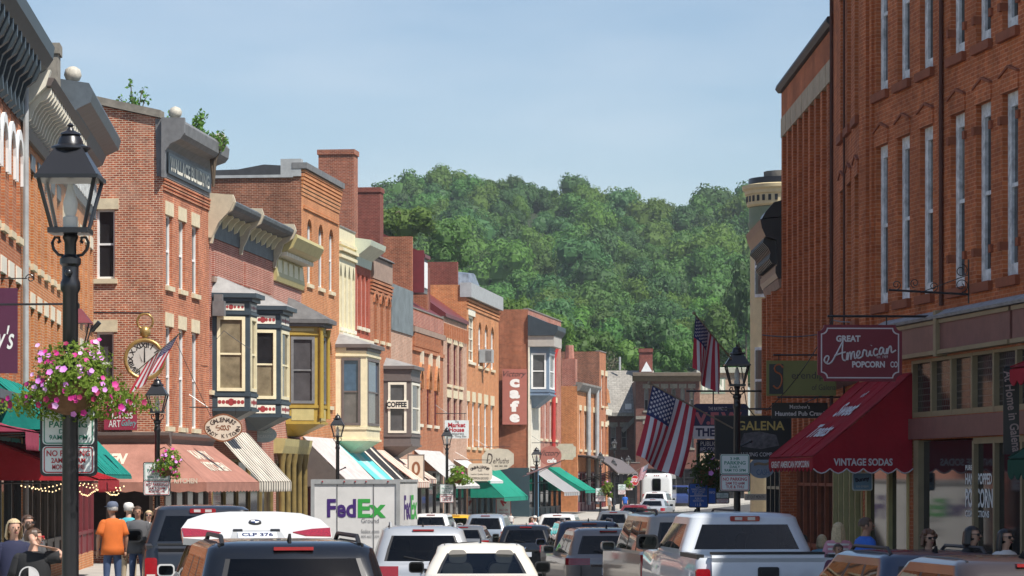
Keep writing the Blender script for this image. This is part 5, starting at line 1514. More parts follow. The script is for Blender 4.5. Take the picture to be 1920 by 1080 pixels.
# scroll bracket with lantern arm near left edge
t = thing('wrought_iron_bracket', 'small curled iron bracket on the yellow window at the left edge', 'bracket', PT(12, 522, 64))
MB().tube([(-.5, 0, 0), (.45, 0, 0)], .014, 6).tube(spiral(.52, .0, .1, 3.1, 1.3, -1), .012, 5).build('bar', IRON, t)

# ================================================================== awnings
def awning(name, label, P, u0, u1, zt, d, zb, mats, n=1, val=.25, scallop=0, ends=True, sag=.04, group=None, texts=(), vmat=0, open_end=None, ribs=0):
    o3 = P.w(u0)
    zg = G(o3.y)
    t = thing(name, label, 'awning', (o3.x, o3.y, zg), math.atan2(P.d.y, P.d.x), group)
    L = u1 - u0
    if n == 1 and len(mats) == 1: n, ribs = max(2, int(L / .9)), .009
    zt -= zg; zb -= zg
    mb = MB()
    prof = [(-.02, zt), (-d * .5, (zt + zb) / 2 - sag), (-d, zb)]
    if not name.startswith('metal'):
        sub_ = 4 if n <= 14 else 1
        NX, NY = n * sub_, 7
        wr_ = random.Random(int(u0 * 100) + n)
        amp = .045 if sub_ > 1 else 0
        top = []
        for i in range(NX + 1):
            s_ = abs(math.sin(math.pi * (i % sub_) / sub_)) if sub_ > 1 else 0
            j1, j2 = wr_.uniform(.6, 1.3), wr_.uniform(-.012, .012)
            for k in range(NY + 1):
                q = k / NY
                top.append((L * i / NX, -.02 - (d - .02) * q, zt + (zb - zt) * q - sag * 4 * q * (1 - q) * .6 - amp * j1 * s_ * math.sin(math.pi * q) ** .7 + j2 * math.sin(3 * math.pi * q)))
        for off in (0, -.022):
            for i in range(NX):
                fs_ = [((i - i) * (NY + 1) + k, (NY + 1) + k, (NY + 1) + k + 1, k + 1) for k in range(NY)]
                mb.add([(x, y, z + off) for x, y, z in top[i * (NY + 1):(i + 2) * (NY + 1)]], fs_, (i // sub_) % len(mats))
    for i in range(n):
        a, b_ = L * i / n, L * (i + 1) / n
        if name.startswith('metal'): mb.ext(prof + [(y, z - .02) for y, z in prof[::-1]], 'x', a + (.0004 if i else 0), b_, i % len(mats))
        if ribs: mb.tube([(a, y, z + .01) for y, z in prof], ribs, 4, i % len(mats))
    mb.build('canopy', mats, t)
    if ends:
        for k, x in enumerate((0.0, L - .015)):
            MB().ext([(-.02, zt - .03), (-d * .5, (zt + zb) / 2 - sag - .03), (-d, zb - .03), (-d, zb - val), (-.02, zb - val)] if ends == 'full' else [(-.02, zt - .03), (-d * .5, (zt + zb) / 2 - sag - .03), (-d, zb - .03), (-.02, zb - .03)], 'x', x, x + .015).build('end_panel', mats[0] if open_end is None else open_end, t)
    if val:
        v = MB()
        m_ = scallop or n
        for i in range(m_):
            a, b_ = L * i / m_, L * (i + 1) / m_
            if scallop:
                pts = [(a, zb - .03), (b_, zb - .03), (b_, zb - val * .7)] + [(b_ + (a - b_) * k / 4, zb - val * .7 - val * .3 * math.sin(math.pi * k / 4)) for k in range(1, 4)] + [(a, zb - val * .7)]
            else: pts = [(a, zb - .03), (b_, zb - .03), (b_, zb - val), (a, zb - val)]
            v.ext(pts, 'y', -d - .008, -d + .008, vmat if vmat and vmat < len(mats) else (i % len(mats) if n > 1 else 0))
        v.build('valance', mats, t)
    fr = MB()
    for x in (.06, L - .06): fr.tube([(x, -.02, zb - .1), (x, -d + .04, zb - .06)], .018, 5)
    fr.build('frame', IRON, t)
    for s_, fx, fr_, h, w, m, where in texts:
        tb = MB()
        if where == 'slope':
            def fn(p, d=d, zt=zt, zb=zb, sag=sag):
                k = min(max(.5 - p[2], 0.02), .98)
                z = zt + (zb - zt) * k - sag * (1 - abs(2 * k - 1)) + .012
                return (p[0], -d * k - .012, z)
            put_text(tb, s_, fx * L, fr_, h=h, w=w, bold=.03, fn=fn)
        else: put_text(tb, s_, fx * L, zb - val * .52, h=h, w=w, y=-d - .016, bold=.03)
        tb.build('lettering', m, t, fix=False)
    return t
def cloth(name, c, var=.22): return mat(name, c, .88, var=var, scale=1.6, spec=.2, bump=.9, bscale=3.5)
TEALC = cloth('canvas_teal', (.01, .20, .165)); REDC = cloth('canvas_red', (.33, .018, .026)); CRIMC = cloth('canvas_faded_crimson', (.30, .05, .09))
BRNC = cloth('canvas_terracotta', (.34, .165, .125)); CRMC = cloth('canvas_cream', (.60, .55, .46)); BLKC = cloth('canvas_black', (.03, .03, .032))
LILC = cloth('canvas_pale_lilac', (.52, .46, .44)); CYANC = cloth('canvas_turquoise', (.12, .50, .50)); PNKC = cloth('canvas_pink', (.52, .30, .24)); GRNC = cloth('canvas_green', (.012, .22, .15))
CORR = mat('metal_corrugated', (.42, .42, .41), .45, var=.25); CORD = mat('metal_corrugated_dark', (.22, .22, .21), .5, var=.25)
BURG = cloth('canvas_burgundy', (.32, .012, .024)); DGRN = cloth('canvas_dark_green', (.015, .07, .045))
PA = Plane(A0, A1); PB = Plane(A1, A2); PC = Plane(A2, A3); PW = Plane(W0, W1); PBl = Plane(W1, B1); PY = Plane(B1, B2); PO = Plane(B2, O1)
P8 = Plane(O1, C1); P9 = Plane(C1, C2); P10 = Plane(C2, C3); P11 = Plane(C3, C4); P12 = Plane(C4, C5); P13 = Plane(C5, C6); P14 = Plane(C6, C7); PV = Plane(V0, V1); PD = Plane(D0, D1)
awning('shop_awning', 'faded crimson awning at the left edge under the plum banner', PA, 1.5, 4.4, 3.75, 1.15, 3.45, [CRIMC], val=.42, scallop=9)
awning('shop_awning', 'bright red awning hung with small lights behind the near lamp', PA, 5.2, 12.1, 3.3, 2.4, 2.42, [REDC], val=.3, scallop=20)
awning('shop_awning', 'teal green awning above and beyond the bright red one', PB, .8, 11.4, 4.6, 2.0, 2.55, [TEALC], val=.12, texts=[('Gallery', .2, .2, .2, 1.8, SIGNW, 'slope')])
awning('shop_awning', 'teal awning with pale script at the left edge, higher than the crimson and red ones', PA, 4.6, 12.0, 4.75, 1.55, 3.55, [TEALC], val=.14, texts=[('Gallery', .62, .1, .22, 1.9, SIGNW, 'slope')])
# the wrap-round terracotta awning at the corner
t = thing('corner_awning', 'faded terracotta awning wrapping round the brick corner, lettered KITCHEN', 'awning', (W0[0], W0[1], 0), math.atan2(PW.d.y, PW.d.x))
def cwrap():
    zt, zb, d, val = 3.75, 2.32, 1.9, .34
    L = PW.L - .2
    front = MB().add([(0, -.03, zt), (L, -.03, zt), (L, -d, zb), (-d, -d, zb)], [(0, 1, 2, 3)])
    Ls = 4.2
    side = MB().add([(-.03, 0, zt), (-d, -d, zb), (-d, Ls, zb), (-.03, Ls, zt)], [(0, 1, 2, 3)])
    for mb, nm in ((front, 'front_canopy'), (side, 'side_canopy')):
        v = [Vector(p) for p in mb.v]
        mb.add([tuple(p - Vector((0, 0, .025))) for p in v], [(3, 2, 1, 0)])
        mb.build(nm, BRNC, t)
    vf, vs_ = MB(), MB()
    for i in range(16):
        a, b_ = -d + (L + d) * i / 16, -d + (L + d) * (i + 1) / 16
        vf.ext([(a, zb - .01), (b_, zb - .01), (b_, zb - val * .85), ((a + b_) / 2, zb - val), (a, zb - val * .85)], 'y', -d - .01, -d + .01)
    for i in range(10):
        a, b_ = -d + (Ls + d) * i / 10, -d + (Ls + d) * (i + 1) / 10
        vs_.ext([(a, zb - .01), (b_, zb - .01), (b_, zb - val * .85), ((a + b_) / 2, zb - val), (a, zb - val * .85)], 'x', -d - .01, -d + .01)
    vf.build('front_valance', BRNC, t); vs_.build('side_valance', BRNC, t)
    MB().ext([(-.03, zt - .03), (-d, zb - .03), (-.03, zb - .03)], 'x', L - .02, L).build('end_panel', BRNC, t)
    tb = MB()
    fn = lambda p: (p[0], -d * (.5 - p[2]) - .012, zt + (zb - zt) * (.5 - p[2]) + .014)
    put_text(tb, 'KANDY', 3.3, .16, h=.22, w=3.0, bold=.05, fn=fn); put_text(tb, 'KITCHEN', 3.3, -.12, h=.22, w=3.6, bold=.05, fn=fn)
    tb.build('lettering', KAND, t, fix=False)
    tb = MB()
    fs = lambda p: (-d * (.5 - p[2]) - .014, -p[0] + 1.0, zt + (zb - zt) * (.5 - p[2]) + .014)
    put_text(tb, 'KITCHEN', -1.0, .05, h=.26, w=1.9, bold=.05, shear=.15, fn=fs)
    tb.build('lettering', KAND, t, fix=False)
    tb = MB()
    fv = lambda p: (-d - .016, -p[0], p[2])
    put_text(tb, 'KANDY KITCHEN', 1.05, zb - val * .5 + .1, h=.17, w=1.5, bold=.03, fn=lambda p: (-d - .016, -p[0] + .2, p[2] + .12))
    tb.build('lettering', KAND, t, fix=False)
cwrap()
awning('shop_awning', 'black and cream striped awning with a ragged fringe beside the brown awning', PBl, .7, 7.2, 4.25, 1.75, 2.35, [CRMC, BLKC, CRMC], n=39, val=.4, scallop=39, ends=False)
awning('shop_awning', 'pale lilac grey awning with a dark striped end above the delivery truck', PO, .3, 7.6, 4.3, 2.2, 2.15, [LILC], n=7, val=.2, scallop=10, open_end=BROWNP)
awning('shop_awning', 'turquoise and cream awning above the truck under the cream bay', P8, -1.2, 3.4, 4.2, 2.3, 2.1, [CYANC, cloth('canvas_pale_turquoise', (.36, .55, .53)), CYANC], n=3, val=.1, ends=False)
awning('shop_awning', 'black awning with one pale stripe under the taupe bay', P9, -.6, 4.6, 4.1, 2.2, 2.0, [BLKC, BLKC, CRMC, BLKC, BLKC], n=10, val=.1, ends=True)
awning('shop_awning', 'pink and cream striped awning left of the pointed arch windows', P10, 1.2, 5.4, 3.9, 2.1, 2.3, [PNKC, CRMC], n=12, val=.3, scallop=12, ends=False)
awning('shop_awning', 'narrow pink striped awning just past the wider pink one', P11, 2.2, 5.0, 3.5, 1.6, 2.45, [PNKC, CRMC], n=8, val=.25, scallop=8, ends=False)
awning('metal_awning', 'pale corrugated metal awning over the pavement below the Market House sign', P12, .6, 9.8, 4.0, 2.3, 2.05, [CORR, CORD], n=38, val=.12, ends=False, ribs=.03)
awning('metal_awning', 'white corrugated awning sliver between the metal awning and the green one', P13, 4.0, 9.6, 3.6, 2.2, 2.35, [WHITE, CORR], n=20, val=.15, ends=False)
awning('shop_awning', 'large green canvas awning beside the plain brick flank', P14, 1.5, 13.2, 3.3, 2.1, 1.35, [GRNC], val=.25, ends=True)
awning('metal_awning', 'grey metal awning in front of the cafe building', PV, .8, 8.5, 3.2, 2.3, 1.6, [CORR, GREYP], n=14, val=.25, ends=False)
awning('shop_awning', 'second green awning farther along past the cafe', PV, 9.0, 14.8, 3.3, 2.6, 1.7, [GRNC], val=.2)
t = thing('iron_canopy', 'dark arched iron canopy on trellis brackets over the far pavement', 'canopy', (D0[0], D0[1], G(209)), math.atan2(PD.d.y, PD.d.x))
cv = [(.0, 4.3), (-.8, 4.25), (-1.6, 4.0), (-2.3, 3.55), (-2.9, 3.0)]
MB().ext(cv + [(y, z - .08) for y, z in cv[::-1]], 'x', .3, 12).build('canopy_roof', BROWNP, t, smooth=40)
for x in (.5, 3.3, 6.1, 8.9, 11.7):
    MB().tube([(x, y, z - .14) for y, z in cv], .05, 5).tube([(x, 0, 2.4), (x, -2.6, 3.2)], .04, 5).tube([(x, -1.2, 2.75), (x, -1.2, 4.1)], .03, 5).build('trellis_bracket', IRON, t)
# popcorn shop awning
u_n = bp_.f.u(1712); u_f = u_n - 3.6
PP = Plane(Q1, Q0)
awning('popcorn_awning', 'deep red shop awning lettered VINTAGE SODAS below the popcorn sign', PP, u_f, u_n, 4.45, 1.95, 2.86, [BURG], n=1, val=.3, scallop=12, ends=False,
       texts=[('of', .5, .27, .07, .25, OFFW, 'slope'), ('Sweet', .5, .1, .17, 1.3, OFFW, 'slope'), ('Treats', .5, -.17, .17, 1.5, OFFW, 'slope'), ('GREAT AMERICAN POPCORN', .5, 0, .13, 3.1, OFFW, 'valance')])
t = [o for o in COL.objects if o.name == 'popcorn_awning'][0]
zg = t.location.z
e = MB()
zt, zb, d, Lw = 4.45 - zg, 2.86 - zg, 1.95, 3.6
e.ext([(-.02, zt - .02), (-d * .5, (zt + zb) / 2 - .05), (-d, zb - .02), (-d, zb - .22), (-.02, zb - .22)], 'x', Lw - .012, Lw + .012)
for i in range(6):
    a, b_ = -d + d * i / 6, -d + d * (i + 1) / 6
    e.ext([(a, zb - .22), (b_, zb - .22)] + [(b_ + (a - b_) * k / 4, zb - .22 - .09 * math.sin(math.pi * k / 4) - .02) for k in range(5)], 'x', Lw - .01, Lw + .01)
e.build('end_panel', BURG, t)
tb = MB()
put_text(tb, 'VINTAGE SODAS', 0, zb - .12, h=.14, w=1.15, bold=.03, fn=lambda p: (Lw + .02, p[0] - .98, p[2]))
tb.build('lettering', OFFW, t, fix=False)
tr_ = MB()
for i in range(24):
    a = -d + d * i / 24
    k = (i % 4) / 4; k2 = ((i % 4) + 1) / 4
    tr_.tube([(Lw + .014, a, zb - .245 - .09 * math.sin(math.pi * k)), (Lw + .014, a + d / 24, zb - .245 - .09 * math.sin(math.pi * k2))], .012, 4)
tr_.build('piping', OFFW, t)
awning('shop_awning', 'dark green awning corner at the right edge below a maroon hood', PP, PP.u(1890, 1.0), PP.u(1890, 1.0) + 4.0, 3.4, 1.0, 2.75, [DGRN], val=.35, scallop=12, n=1)
awning('shop_awning', 'small maroon awning at the right edge above the dark green one', PP, PP.u(1894, .9), PP.u(1894, .9) + 3.0, 4.65, .9, 4.2, [BURG], val=.3, scallop=8)

# ================================================================== flags
FRED = mat('flag_red', (.42, .02, .045), .8, var=.06); FWHT = mat('flag_white', (.62, .60, .64), .8, var=.05); FBLU = mat('flag_blue', (.020, .030, .12), .8, var=.06)
def flag(label, base, tip, fly, sway=(0, 0), hoist=None, gap=.06, seed=1, swing=.15, canton_at='tip', pole_r=.016, droop=1.0):
    """pole from base to tip; the cloth hangs from the pole's outer end and falls mostly straight down"""
    base, tip = Vector(base), Vector(tip)
    t = thing('american_flag', label, 'flag', base, 0, 'stars and stripes flags along the street')
    d = tip - base
    Lp = d.length; dn = d.normalized()
    mbp = MB().tube([(0, 0, 0), tuple(d)], pole_r, 7); mbp.ball(tuple(d * 1.01), pole_r * 2.2)
    mbp.build('flag_pole', mat('flag_pole', (.22, .17, .12), .5), t, smooth=50)
    hoist = hoist or fly * .62
    H = hoist
    nu, nv = 26, 36
    rnd = random.Random(seed)
    ph = rnd.random() * 6
    def pt(i, j):
        u = i / nu; v = j / nv                 # u along the hoist from the tip inwards, v along the fly
        p = dn * (Lp - gap - u * H)
        dr = Vector((sway[0] + swing * .3 * math.sin(v * 2.2 + ph), sway[1], -droop)).normalized()
        q = p + dr * (fly * v)
        side = Vector((dn.y, -dn.x, 0)); side = side.normalized() if side.length > 1e-3 else Vector((0, 1, 0))
        fold = math.sin(u * 9 + ph + v * 1.3) * .07 * (v ** .7) * fly + math.sin(u * 17 + ph * 2) * .02 * v * fly
        q += side * fold
        q += Vector((1, 0, 0)) * math.sin(u * 6.2 + ph) * .035 * v * fly
        return tuple(q)
    V = [pt(i, j) for i in range(nu + 1) for j in range(nv + 1)]
    mb = MB(); mb.v = V
    for i in range(nu):
        for j in range(nv):
            s_ = int(i / nu * 13)
            m = 2 if (i < nu * 7 / 13 and j < nv * .4) else (0 if s_ % 2 == 0 else 1)
            mb.f.append([i * (nv + 1) + j, i * (nv + 1) + j + 1, (i + 1) * (nv + 1) + j + 1, (i + 1) * (nv + 1) + j]); mb.m.append(m)
    c = mb.build('flag_cloth', [FRED, FWHT, FBLU], t, smooth=180, fix=False)
    st = MB()
    for a in range(9):
        for b_ in range(6 if a % 2 == 0 else 5):
            fu = (7 / 13) * (a + .9) / 9.8
            fv = .4 * (b_ + (.6 if a % 2 == 0 else 1.1)) / 6.2
            i, j = fu * nu, fv * nv
            p = Vector(pt(i, j)); e1 = (Vector(pt(i + .5, j)) - p).normalized(); e2 = (Vector(pt(i, j + .5)) - p).normalized()
            n = e1.cross(e2).normalized()
            r = fly * .4 / 6.2 * .40
            for sgn in (.006, -.006):
                pts = [tuple(p + n * sgn + (e1 * math.cos(k * math.pi / 5) + e2 * math.sin(k * math.pi / 5)) * (r if k % 2 == 0 else r * .42)) for k in range(10)]
                st.add(pts, [tuple(range(10))])
    st.build('stars', FWHT, c, fix=False, kind='stuff')
    return t
flag('large flag hanging low from a slanted pole left of the right hand lamp', PT(1374, 803, 57.95), PT(1219, 719, 57.3), 1.42, hoist=1.04, seed=3, sway=(-.24, .02))
flag('smaller flag hung from the upper slanted pole left of the right lamp top', PT(1377, 680, 57.9), PT(1302, 588, 56.8), 1.02, hoist=.95, seed=8, sway=(-.06, .0), swing=.05)
flag('sunlit flag on a slanted pole crossing the pocket watch', PT(252, 700, 80), PT(337, 625, 79), 1.0, hoist=1.35, sway=(-.5, -.1), droop=1.0, seed=5, swing=.1)
flag('flag stretched sideways below the pink oval cafe sign', PT(1010, 886, 164), PT(1058, 862, 163), 1.7, hoist=.95, sway=(-1.4, .1), droop=.5, seed=11, swing=.1)
flag('tiny distant flag on a slanted staff above the stop sign', PT(1176, 892, 196), PT(1218, 868, 196), 1.1, hoist=.6, sway=(-.35, 0), seed=4)
flag('dim red and white flag hanging between the blue notice and the shop fronts', PT(1352, 872, 75), PT(1318, 848, 75), .7, hoist=.5, sway=(.3, 0), seed=6)

# ================================================================== other fixtures
t = thing('air_conditioner', 'grey window air conditioner sticking out beside the arched windows', 'air conditioner', P14.w(P14.u(903), 0, WZ(668, 184)), math.atan2(P14.d.y, P14.d.x))
MB().box(-.36, .36, -.72, .1, -.42, .4).build('case', GREYL, t)
MB().box(-.375, -.362, -.66, -.30, -.34, .32).build('louvre', GREYP, t)
MB().tube([(.0, -.5, -.42), (.0, -.02, -1.0)], .03, 5).build('bracket', GREYP, t)
t = thing('hanging_lantern', 'dark hanging lantern with a maroon top half hidden by the near lamp pole', 'lantern', PT(148, 612, 60))
_m = MB(); _frustum(_m, .12, -.42, .24, .05); _m.build('lantern_body', LAMPGL, t)
_m = MB(); _frustum(_m, .27, .06, .05, .36); _m.build('lantern_roof', MAROON, t)
_m = MB()
for sx in (-1, 1):
    for sy in (-1, 1): _m.tube([(sx * .12, sy * .12, -.42), (sx * .24, sy * .24, .05)], .016, 5)
_m.tube([(0, 0, .36), (0, 0, .46)], .02, 5); _m.build('lantern_frame', IRON, t)
MB().tube([(.27, -.1, -.1), (.44, -.14, .08)], .05, 8).build('spotlight', IRON, t)
MB().tube([(-2.4, .3, .46), (.0, 0, .46)], .025, 6).build('bracket', IRON, t)
# strings of small bulbs under the red awning
BULB = mat('bulb_warm', (1.0, .72, .38), .4, var=0, emit=2.0)
t = thing('string_lights', 'string of small warm bulbs under the bright red awning', 'string lights', (0, 0, 0))
wire, bl = MB(), MB()
rr = random.Random(2)
for y0, pa, pb in ((908, 40, 232), (914, 60, 226), (921, 150, 222)):
    pts = []
    for i in range(27):
        f_ = i / 26
        p = PT(pa + (pb - pa) * f_, y0 + 6 * math.sin(f_ * 9) + rr.random() * 3, 66 + 5 * f_)
        pts.append(tuple(p)); bl.ball(p, .017, nu=6, nv=4)
    wire.tube(pts, .008, 4)
wire.build('wire', IRON, t); bl.build('bulb', BULB, t, kind='stuff')
# overhead wires
def cable(label, pts, r=.012, sag=.2):
    pts = [Vector(p) for p in pts]
    o = []
    for a, b_ in zip(pts, pts[1:]):
        for i in range(12):
            f_ = i / 12
            p = a.lerp(b_, f_); p.z -= sag * 4 * f_ * (1 - f_); o.append(tuple(p))
    o.append(tuple(pts[-1]))
    q = MB().tube(o, r, 4).build('overhead_wire', IRON)
    tag(q, label, 'wire', 'thin wires strung over the street')
cable('thin wire crossing the ribbed brick wall toward the lamp', [PT(1436, 770, 60), PT(1560, 600, 63), PT(1700, 560, 58)], .012)
cable('thin wire running level above the red popcorn sign', [PT(1430, 628, 62), PT(1540, 626, 60), PT(1690, 588, 58)], .012, .05)
cable('thin stay wire holding the oval candy sign bracket', [PT(330, 640, 102), PT(395, 780, 103)], .012, .02)
cable('thin stay wire in front of the slate blue bay', [PT(392, 650, 106), PT(420, 620, 107), PT(470, 655, 107)], .012, .02)
cable('slack wire beside the club sign bracket', [PT(1385, 640, 80), PT(1400, 760, 82), PT(1435, 790, 82)], .015, .1)
# ================================================================== vehicles
def paint(name, c, metal=0.0, rough=.3):
    new = name not in MATS
    m = mat(name, c, rough, metal=metal, var=.05, coat=.75, spec=.45)
    if new:                                   # the inside of the shell is dark trim
        nt = m.node_tree
        g = nt.nodes.new('ShaderNodeNewGeometry'); d = nt.nodes.new('ShaderNodeBsdfDiffuse'); d.inputs['Color'].default_value = (.03, .03, .032, 1)
        mx = nt.nodes.new('ShaderNodeMixShader')
        nt.links.new(g.outputs['Backfacing'], mx.inputs['Fac']); nt.links.new(nt.nodes['Principled BSDF'].outputs[0], mx.inputs[1]); nt.links.new(d.outputs[0], mx.inputs[2])
        nt.links.new(mx.outputs[0], nt.nodes['Material Output'].inputs['Surface'])
    return m
def car_glass(name, tint):
    m, nt, b = _new(name); nt.nodes.remove(b)
    tr = nt.nodes.new('ShaderNodeBsdfTransparent'); tr.inputs['Color'].default_value = (*tint, 1)
    gl = nt.nodes.new('ShaderNodeBsdfGlossy'); gl.inputs['Roughness'].default_value = .02
    fr = nt.nodes.new('ShaderNodeFresnel'); fr.inputs['IOR'].default_value = 1.5
    mx = nt.nodes.new('ShaderNodeMixShader')
    nt.links.new(fr.outputs[0], mx.inputs['Fac']); nt.links.new(tr.outputs[0], mx.inputs[1]); nt.links.new(gl.outputs[0], mx.inputs[2])
    nt.links.new(mx.outputs[0], nt.nodes['Material Output'].inputs['Surface'])
    return m
SEAT = mat('seat_fabric', (.10, .095, .09), .9, var=.1); SEATL = mat('seat_fabric_light', (.30, .28, .25), .9, var=.1)
def seats(t, ys, w, zb, m, n=2):
    for y in ys:
        for k in range(n):
            x = w * ((k + .5) / n - .5)
            s_ = MB().ext(rrect(.46, .6, .1), 'y', y, y + .13)
            s_.v = [(vx + x, vy + (vz) * -.15, vz + zb - .12) for vx, vy, vz in s_.v]
            o = s_.build('seat', m, t, smooth=40)
            h_ = MB().ext(rrect(.27, .2, .07), 'y', y - .05, y + .05)
            h_.v = [(vx + x, vy, vz + zb + .28) for vx, vy, vz in h_.v]
            h_.tube([(x - .05, y, zb + .15), (x - .05, y, zb + .22)], .01, 4)
            h_.build('headrest', m, o, smooth=40, kind='stuff')

PBLK = paint('car_paint_black', (.006, .007, .009), 0, .2); PWHT = paint('car_paint_white', (.62, .62, .60)); PSIL = paint('car_paint_silver', (.42, .44, .46), .35, .35)
PNAV = paint('car_paint_navy', (.018, .030, .065)); PGOLD = paint('car_paint_champagne', (.36, .32, .28), .3, .35); PGRY = paint('car_paint_grey', (.16, .17, .18), .4, .35)
PMAR = paint('car_paint_maroon', (.16, .015, .018)); PYEL = paint('car_paint_yellow', (.60, .36, .02)); PBLU = paint('car_paint_blue', (.018, .035, .13)); PCREAM = paint('car_paint_pearl', (.70, .66, .56))
CGLASS = car_glass('car_glass', (.34, .38, .40)); CGLASSD = car_glass('car_glass_privacy', (.10, .115, .13)); CTRIM = mat('car_trim_black', (.018, .018, .019), .5, var=.1)
RLIGHT = mat('tail_light_red', (.30, .006, .012), .12, var=.2, scale=30, coat=.6); CLIGHT = mat('tail_light_clear', (.55, .50, .48), .15, var=.1, coat=.5)
RUBBER = mat('antenna_rubber', (.02, .02, .021), .9, var=0, spec=.1)
TYRE = mat('tyre_rubber', (.02, .02, .02), .85, var=.1); RIM = mat('wheel_rim', (.45, .45, .46), .3, metal=.8, var=0); CHROME = mat('chrome', (.6, .6, .6), .12, metal=1, var=0)
PLATE = mat('number_plate', (.62, .66, .72), .4, var=.05)
_m = MB(Matrix.Rotation(R(90), 4, 'Y')); _m.lathe([(.20, -.11), (.33, -.11), (.345, -.08), (.345, .08), (.33, .11), (.20, .11)], 20)
ME_TYRE = _m.mesh('tyre', TYRE, 40)
_m = MB(Matrix.Rotation(R(90), 4, 'Y')); _m.lathe([(.21, -.09), (.20, .05), (.06, .085), (.05, .10)], 10)
ME_RIM = _m.mesh('rim', RIM, 40)
NR = [-1, -.93, -.62, -.3, 0, .3, .62, .93, 1]
def outline(yr, yf, w, r, ts, bow=.05):
    """closed plan outline with a tag for every segment that starts at each point"""
    hw = w / 2
    r = min(r, hw * .8)
    P, T = [], []
    e = hw - r
    yrear = lambda x: yr + bow * (x / hw) ** 2
    for i, f_ in enumerate(NR):
        x = -f_ * e
        P.append((x, yrear(x))); T.append('R%d' % i)
    T[-1] = 'CRL'
    yb = yrear(e)
    for k in (1, 2, 3):
        a = R(270 - 22.5 * k); P.append((-e + r * math.cos(a), yb + r + r * math.sin(a))); T.append('CRL')
    y0, y1 = yb + r, yf - r
    for i, t in enumerate(ts):
        P.append((-hw, y0 + (y1 - y0) * t)); T.append('S%d' % i)
    T[-1] = 'CF'
    for k in (1, 2, 3):
        a = R(180 - 22.5 * k); P.append((-e + r * math.cos(a), y1 + r * math.sin(a))); T.append('CF')
    for f_ in (-1, -.5, 0, .5, 1):
        P.append((f_ * e, y1 + r + .06 * (1 - f_ * f_))); T.append('F')
    T[-1] = 'CF'
    for k in (1, 2, 3):
        a = R(90 - 22.5 * k); P.append((e + r * math.cos(a), y1 + r * math.sin(a))); T.append('CF')
    n = len(ts)
    for i, t in enumerate(reversed(ts)):
        P.append((hw, y0 + (y1 - y0) * t)); T.append('T%d' % (n - 2 - i))
    T[-1] = 'CRR'
    for k in (1, 2, 3):
        a = R(360 - 22.5 * k); P.append((e + r * math.cos(a), yb + r + r * math.sin(a))); T.append('CRR')
    return P, T
TS_SUV = [0, .04, .27, .31, .60, .64, .97, 1]
def stack(levels, ts, pick, t, mats, names, cap=True, bow=.05):
    """levels of (z, rear y, front y, width, corner radius); pick(i, tag) says which part a face belongs to"""
    mbs = {}
    rings = []
    for lv in levels:
        P, T = outline(lv[1], lv[2], lv[3], lv[4], ts, bow)
        rings.append([(x, y, lv[0]) for x, y in P])
    n = len(T)
    for i in range(len(rings) - 1):
        for k in range(n):
            key = pick(i, T[k])
            mbs.setdefault(key, MB()).quad(rings[i][k], rings[i][(k + 1) % n], rings[i + 1][(k + 1) % n], rings[i + 1][k])
    if cap:
        z = rings[-1][0][2]
        cx_ = sum(p[0] for p in rings[-1]) / n; cy_ = sum(p[1] for p in rings[-1]) / n
        o = mbs.setdefault('body', MB())
        o.add(rings[-1] + [(cx_, cy_, z + .012)], [(k, (k + 1) % n, n) for k in range(n)])
    objs = {}
    for key, mb in mbs.items():
        # join shared corners so that shading stays smooth
        me = mb.mesh(names.get(key, key), mats[key], None, False)
        bm = bmesh.new(); bm.from_mesh(me)
        bmesh.ops.remove_doubles(bm, verts=bm.verts, dist=.0005)
        bmesh.ops.recalc_face_normals(bm, faces=bm.faces)
        bm.to_mesh(me); bm.free()
        me.polygons.foreach_set('use_smooth', [True] * len(me.polygons))
        me.set_sharp_from_angle(angle=R(38))
        objs[key] = link(me, names.get(key, key), t)
    return objs
def wheels(t, L, W, r=.345, rear=.85, front=None):
    front = front or L - .85
    for x in (-1, 1):
        for y in (rear, front):
            o = link(ME_TYRE, 'wheel', t)
            o.location = (x * (W / 2 - .13), y, r); o.scale = (1, r / .345, r / .345)
            q = link(ME_RIM, 'rim', o)
            if x < 0: q.rotation_euler.z = math.pi
def mirror_pair(t, m, x, y, z, s=1.0, shell=None):
    for k in (-1, 1):
        mb = MB().ext(rrect(.24 * s, .17 * s, .05 * s), 'y', y - .05, y + .09)
        mb.v = [(vx + k * (x + .12 * s), vy, vz + z) for vx, vy, vz in mb.v]
        mb.box(min(k * (x - .08), k * x), max(k * (x - .08), k * x), y - .02, y + .06, z - .09, z - .02)
        o = mb.build('wing_mirror', shell or m, t, smooth=40)
        g = MB().ext(rrect(.20 * s, .13 * s, .04 * s), 'y', y - .056, y - .052)
        g.v = [(vx + k * (x + .12 * s), vy, vz + z) for vx, vy, vz in g.v]
        g.build('mirror_glass', CGLASS, o)
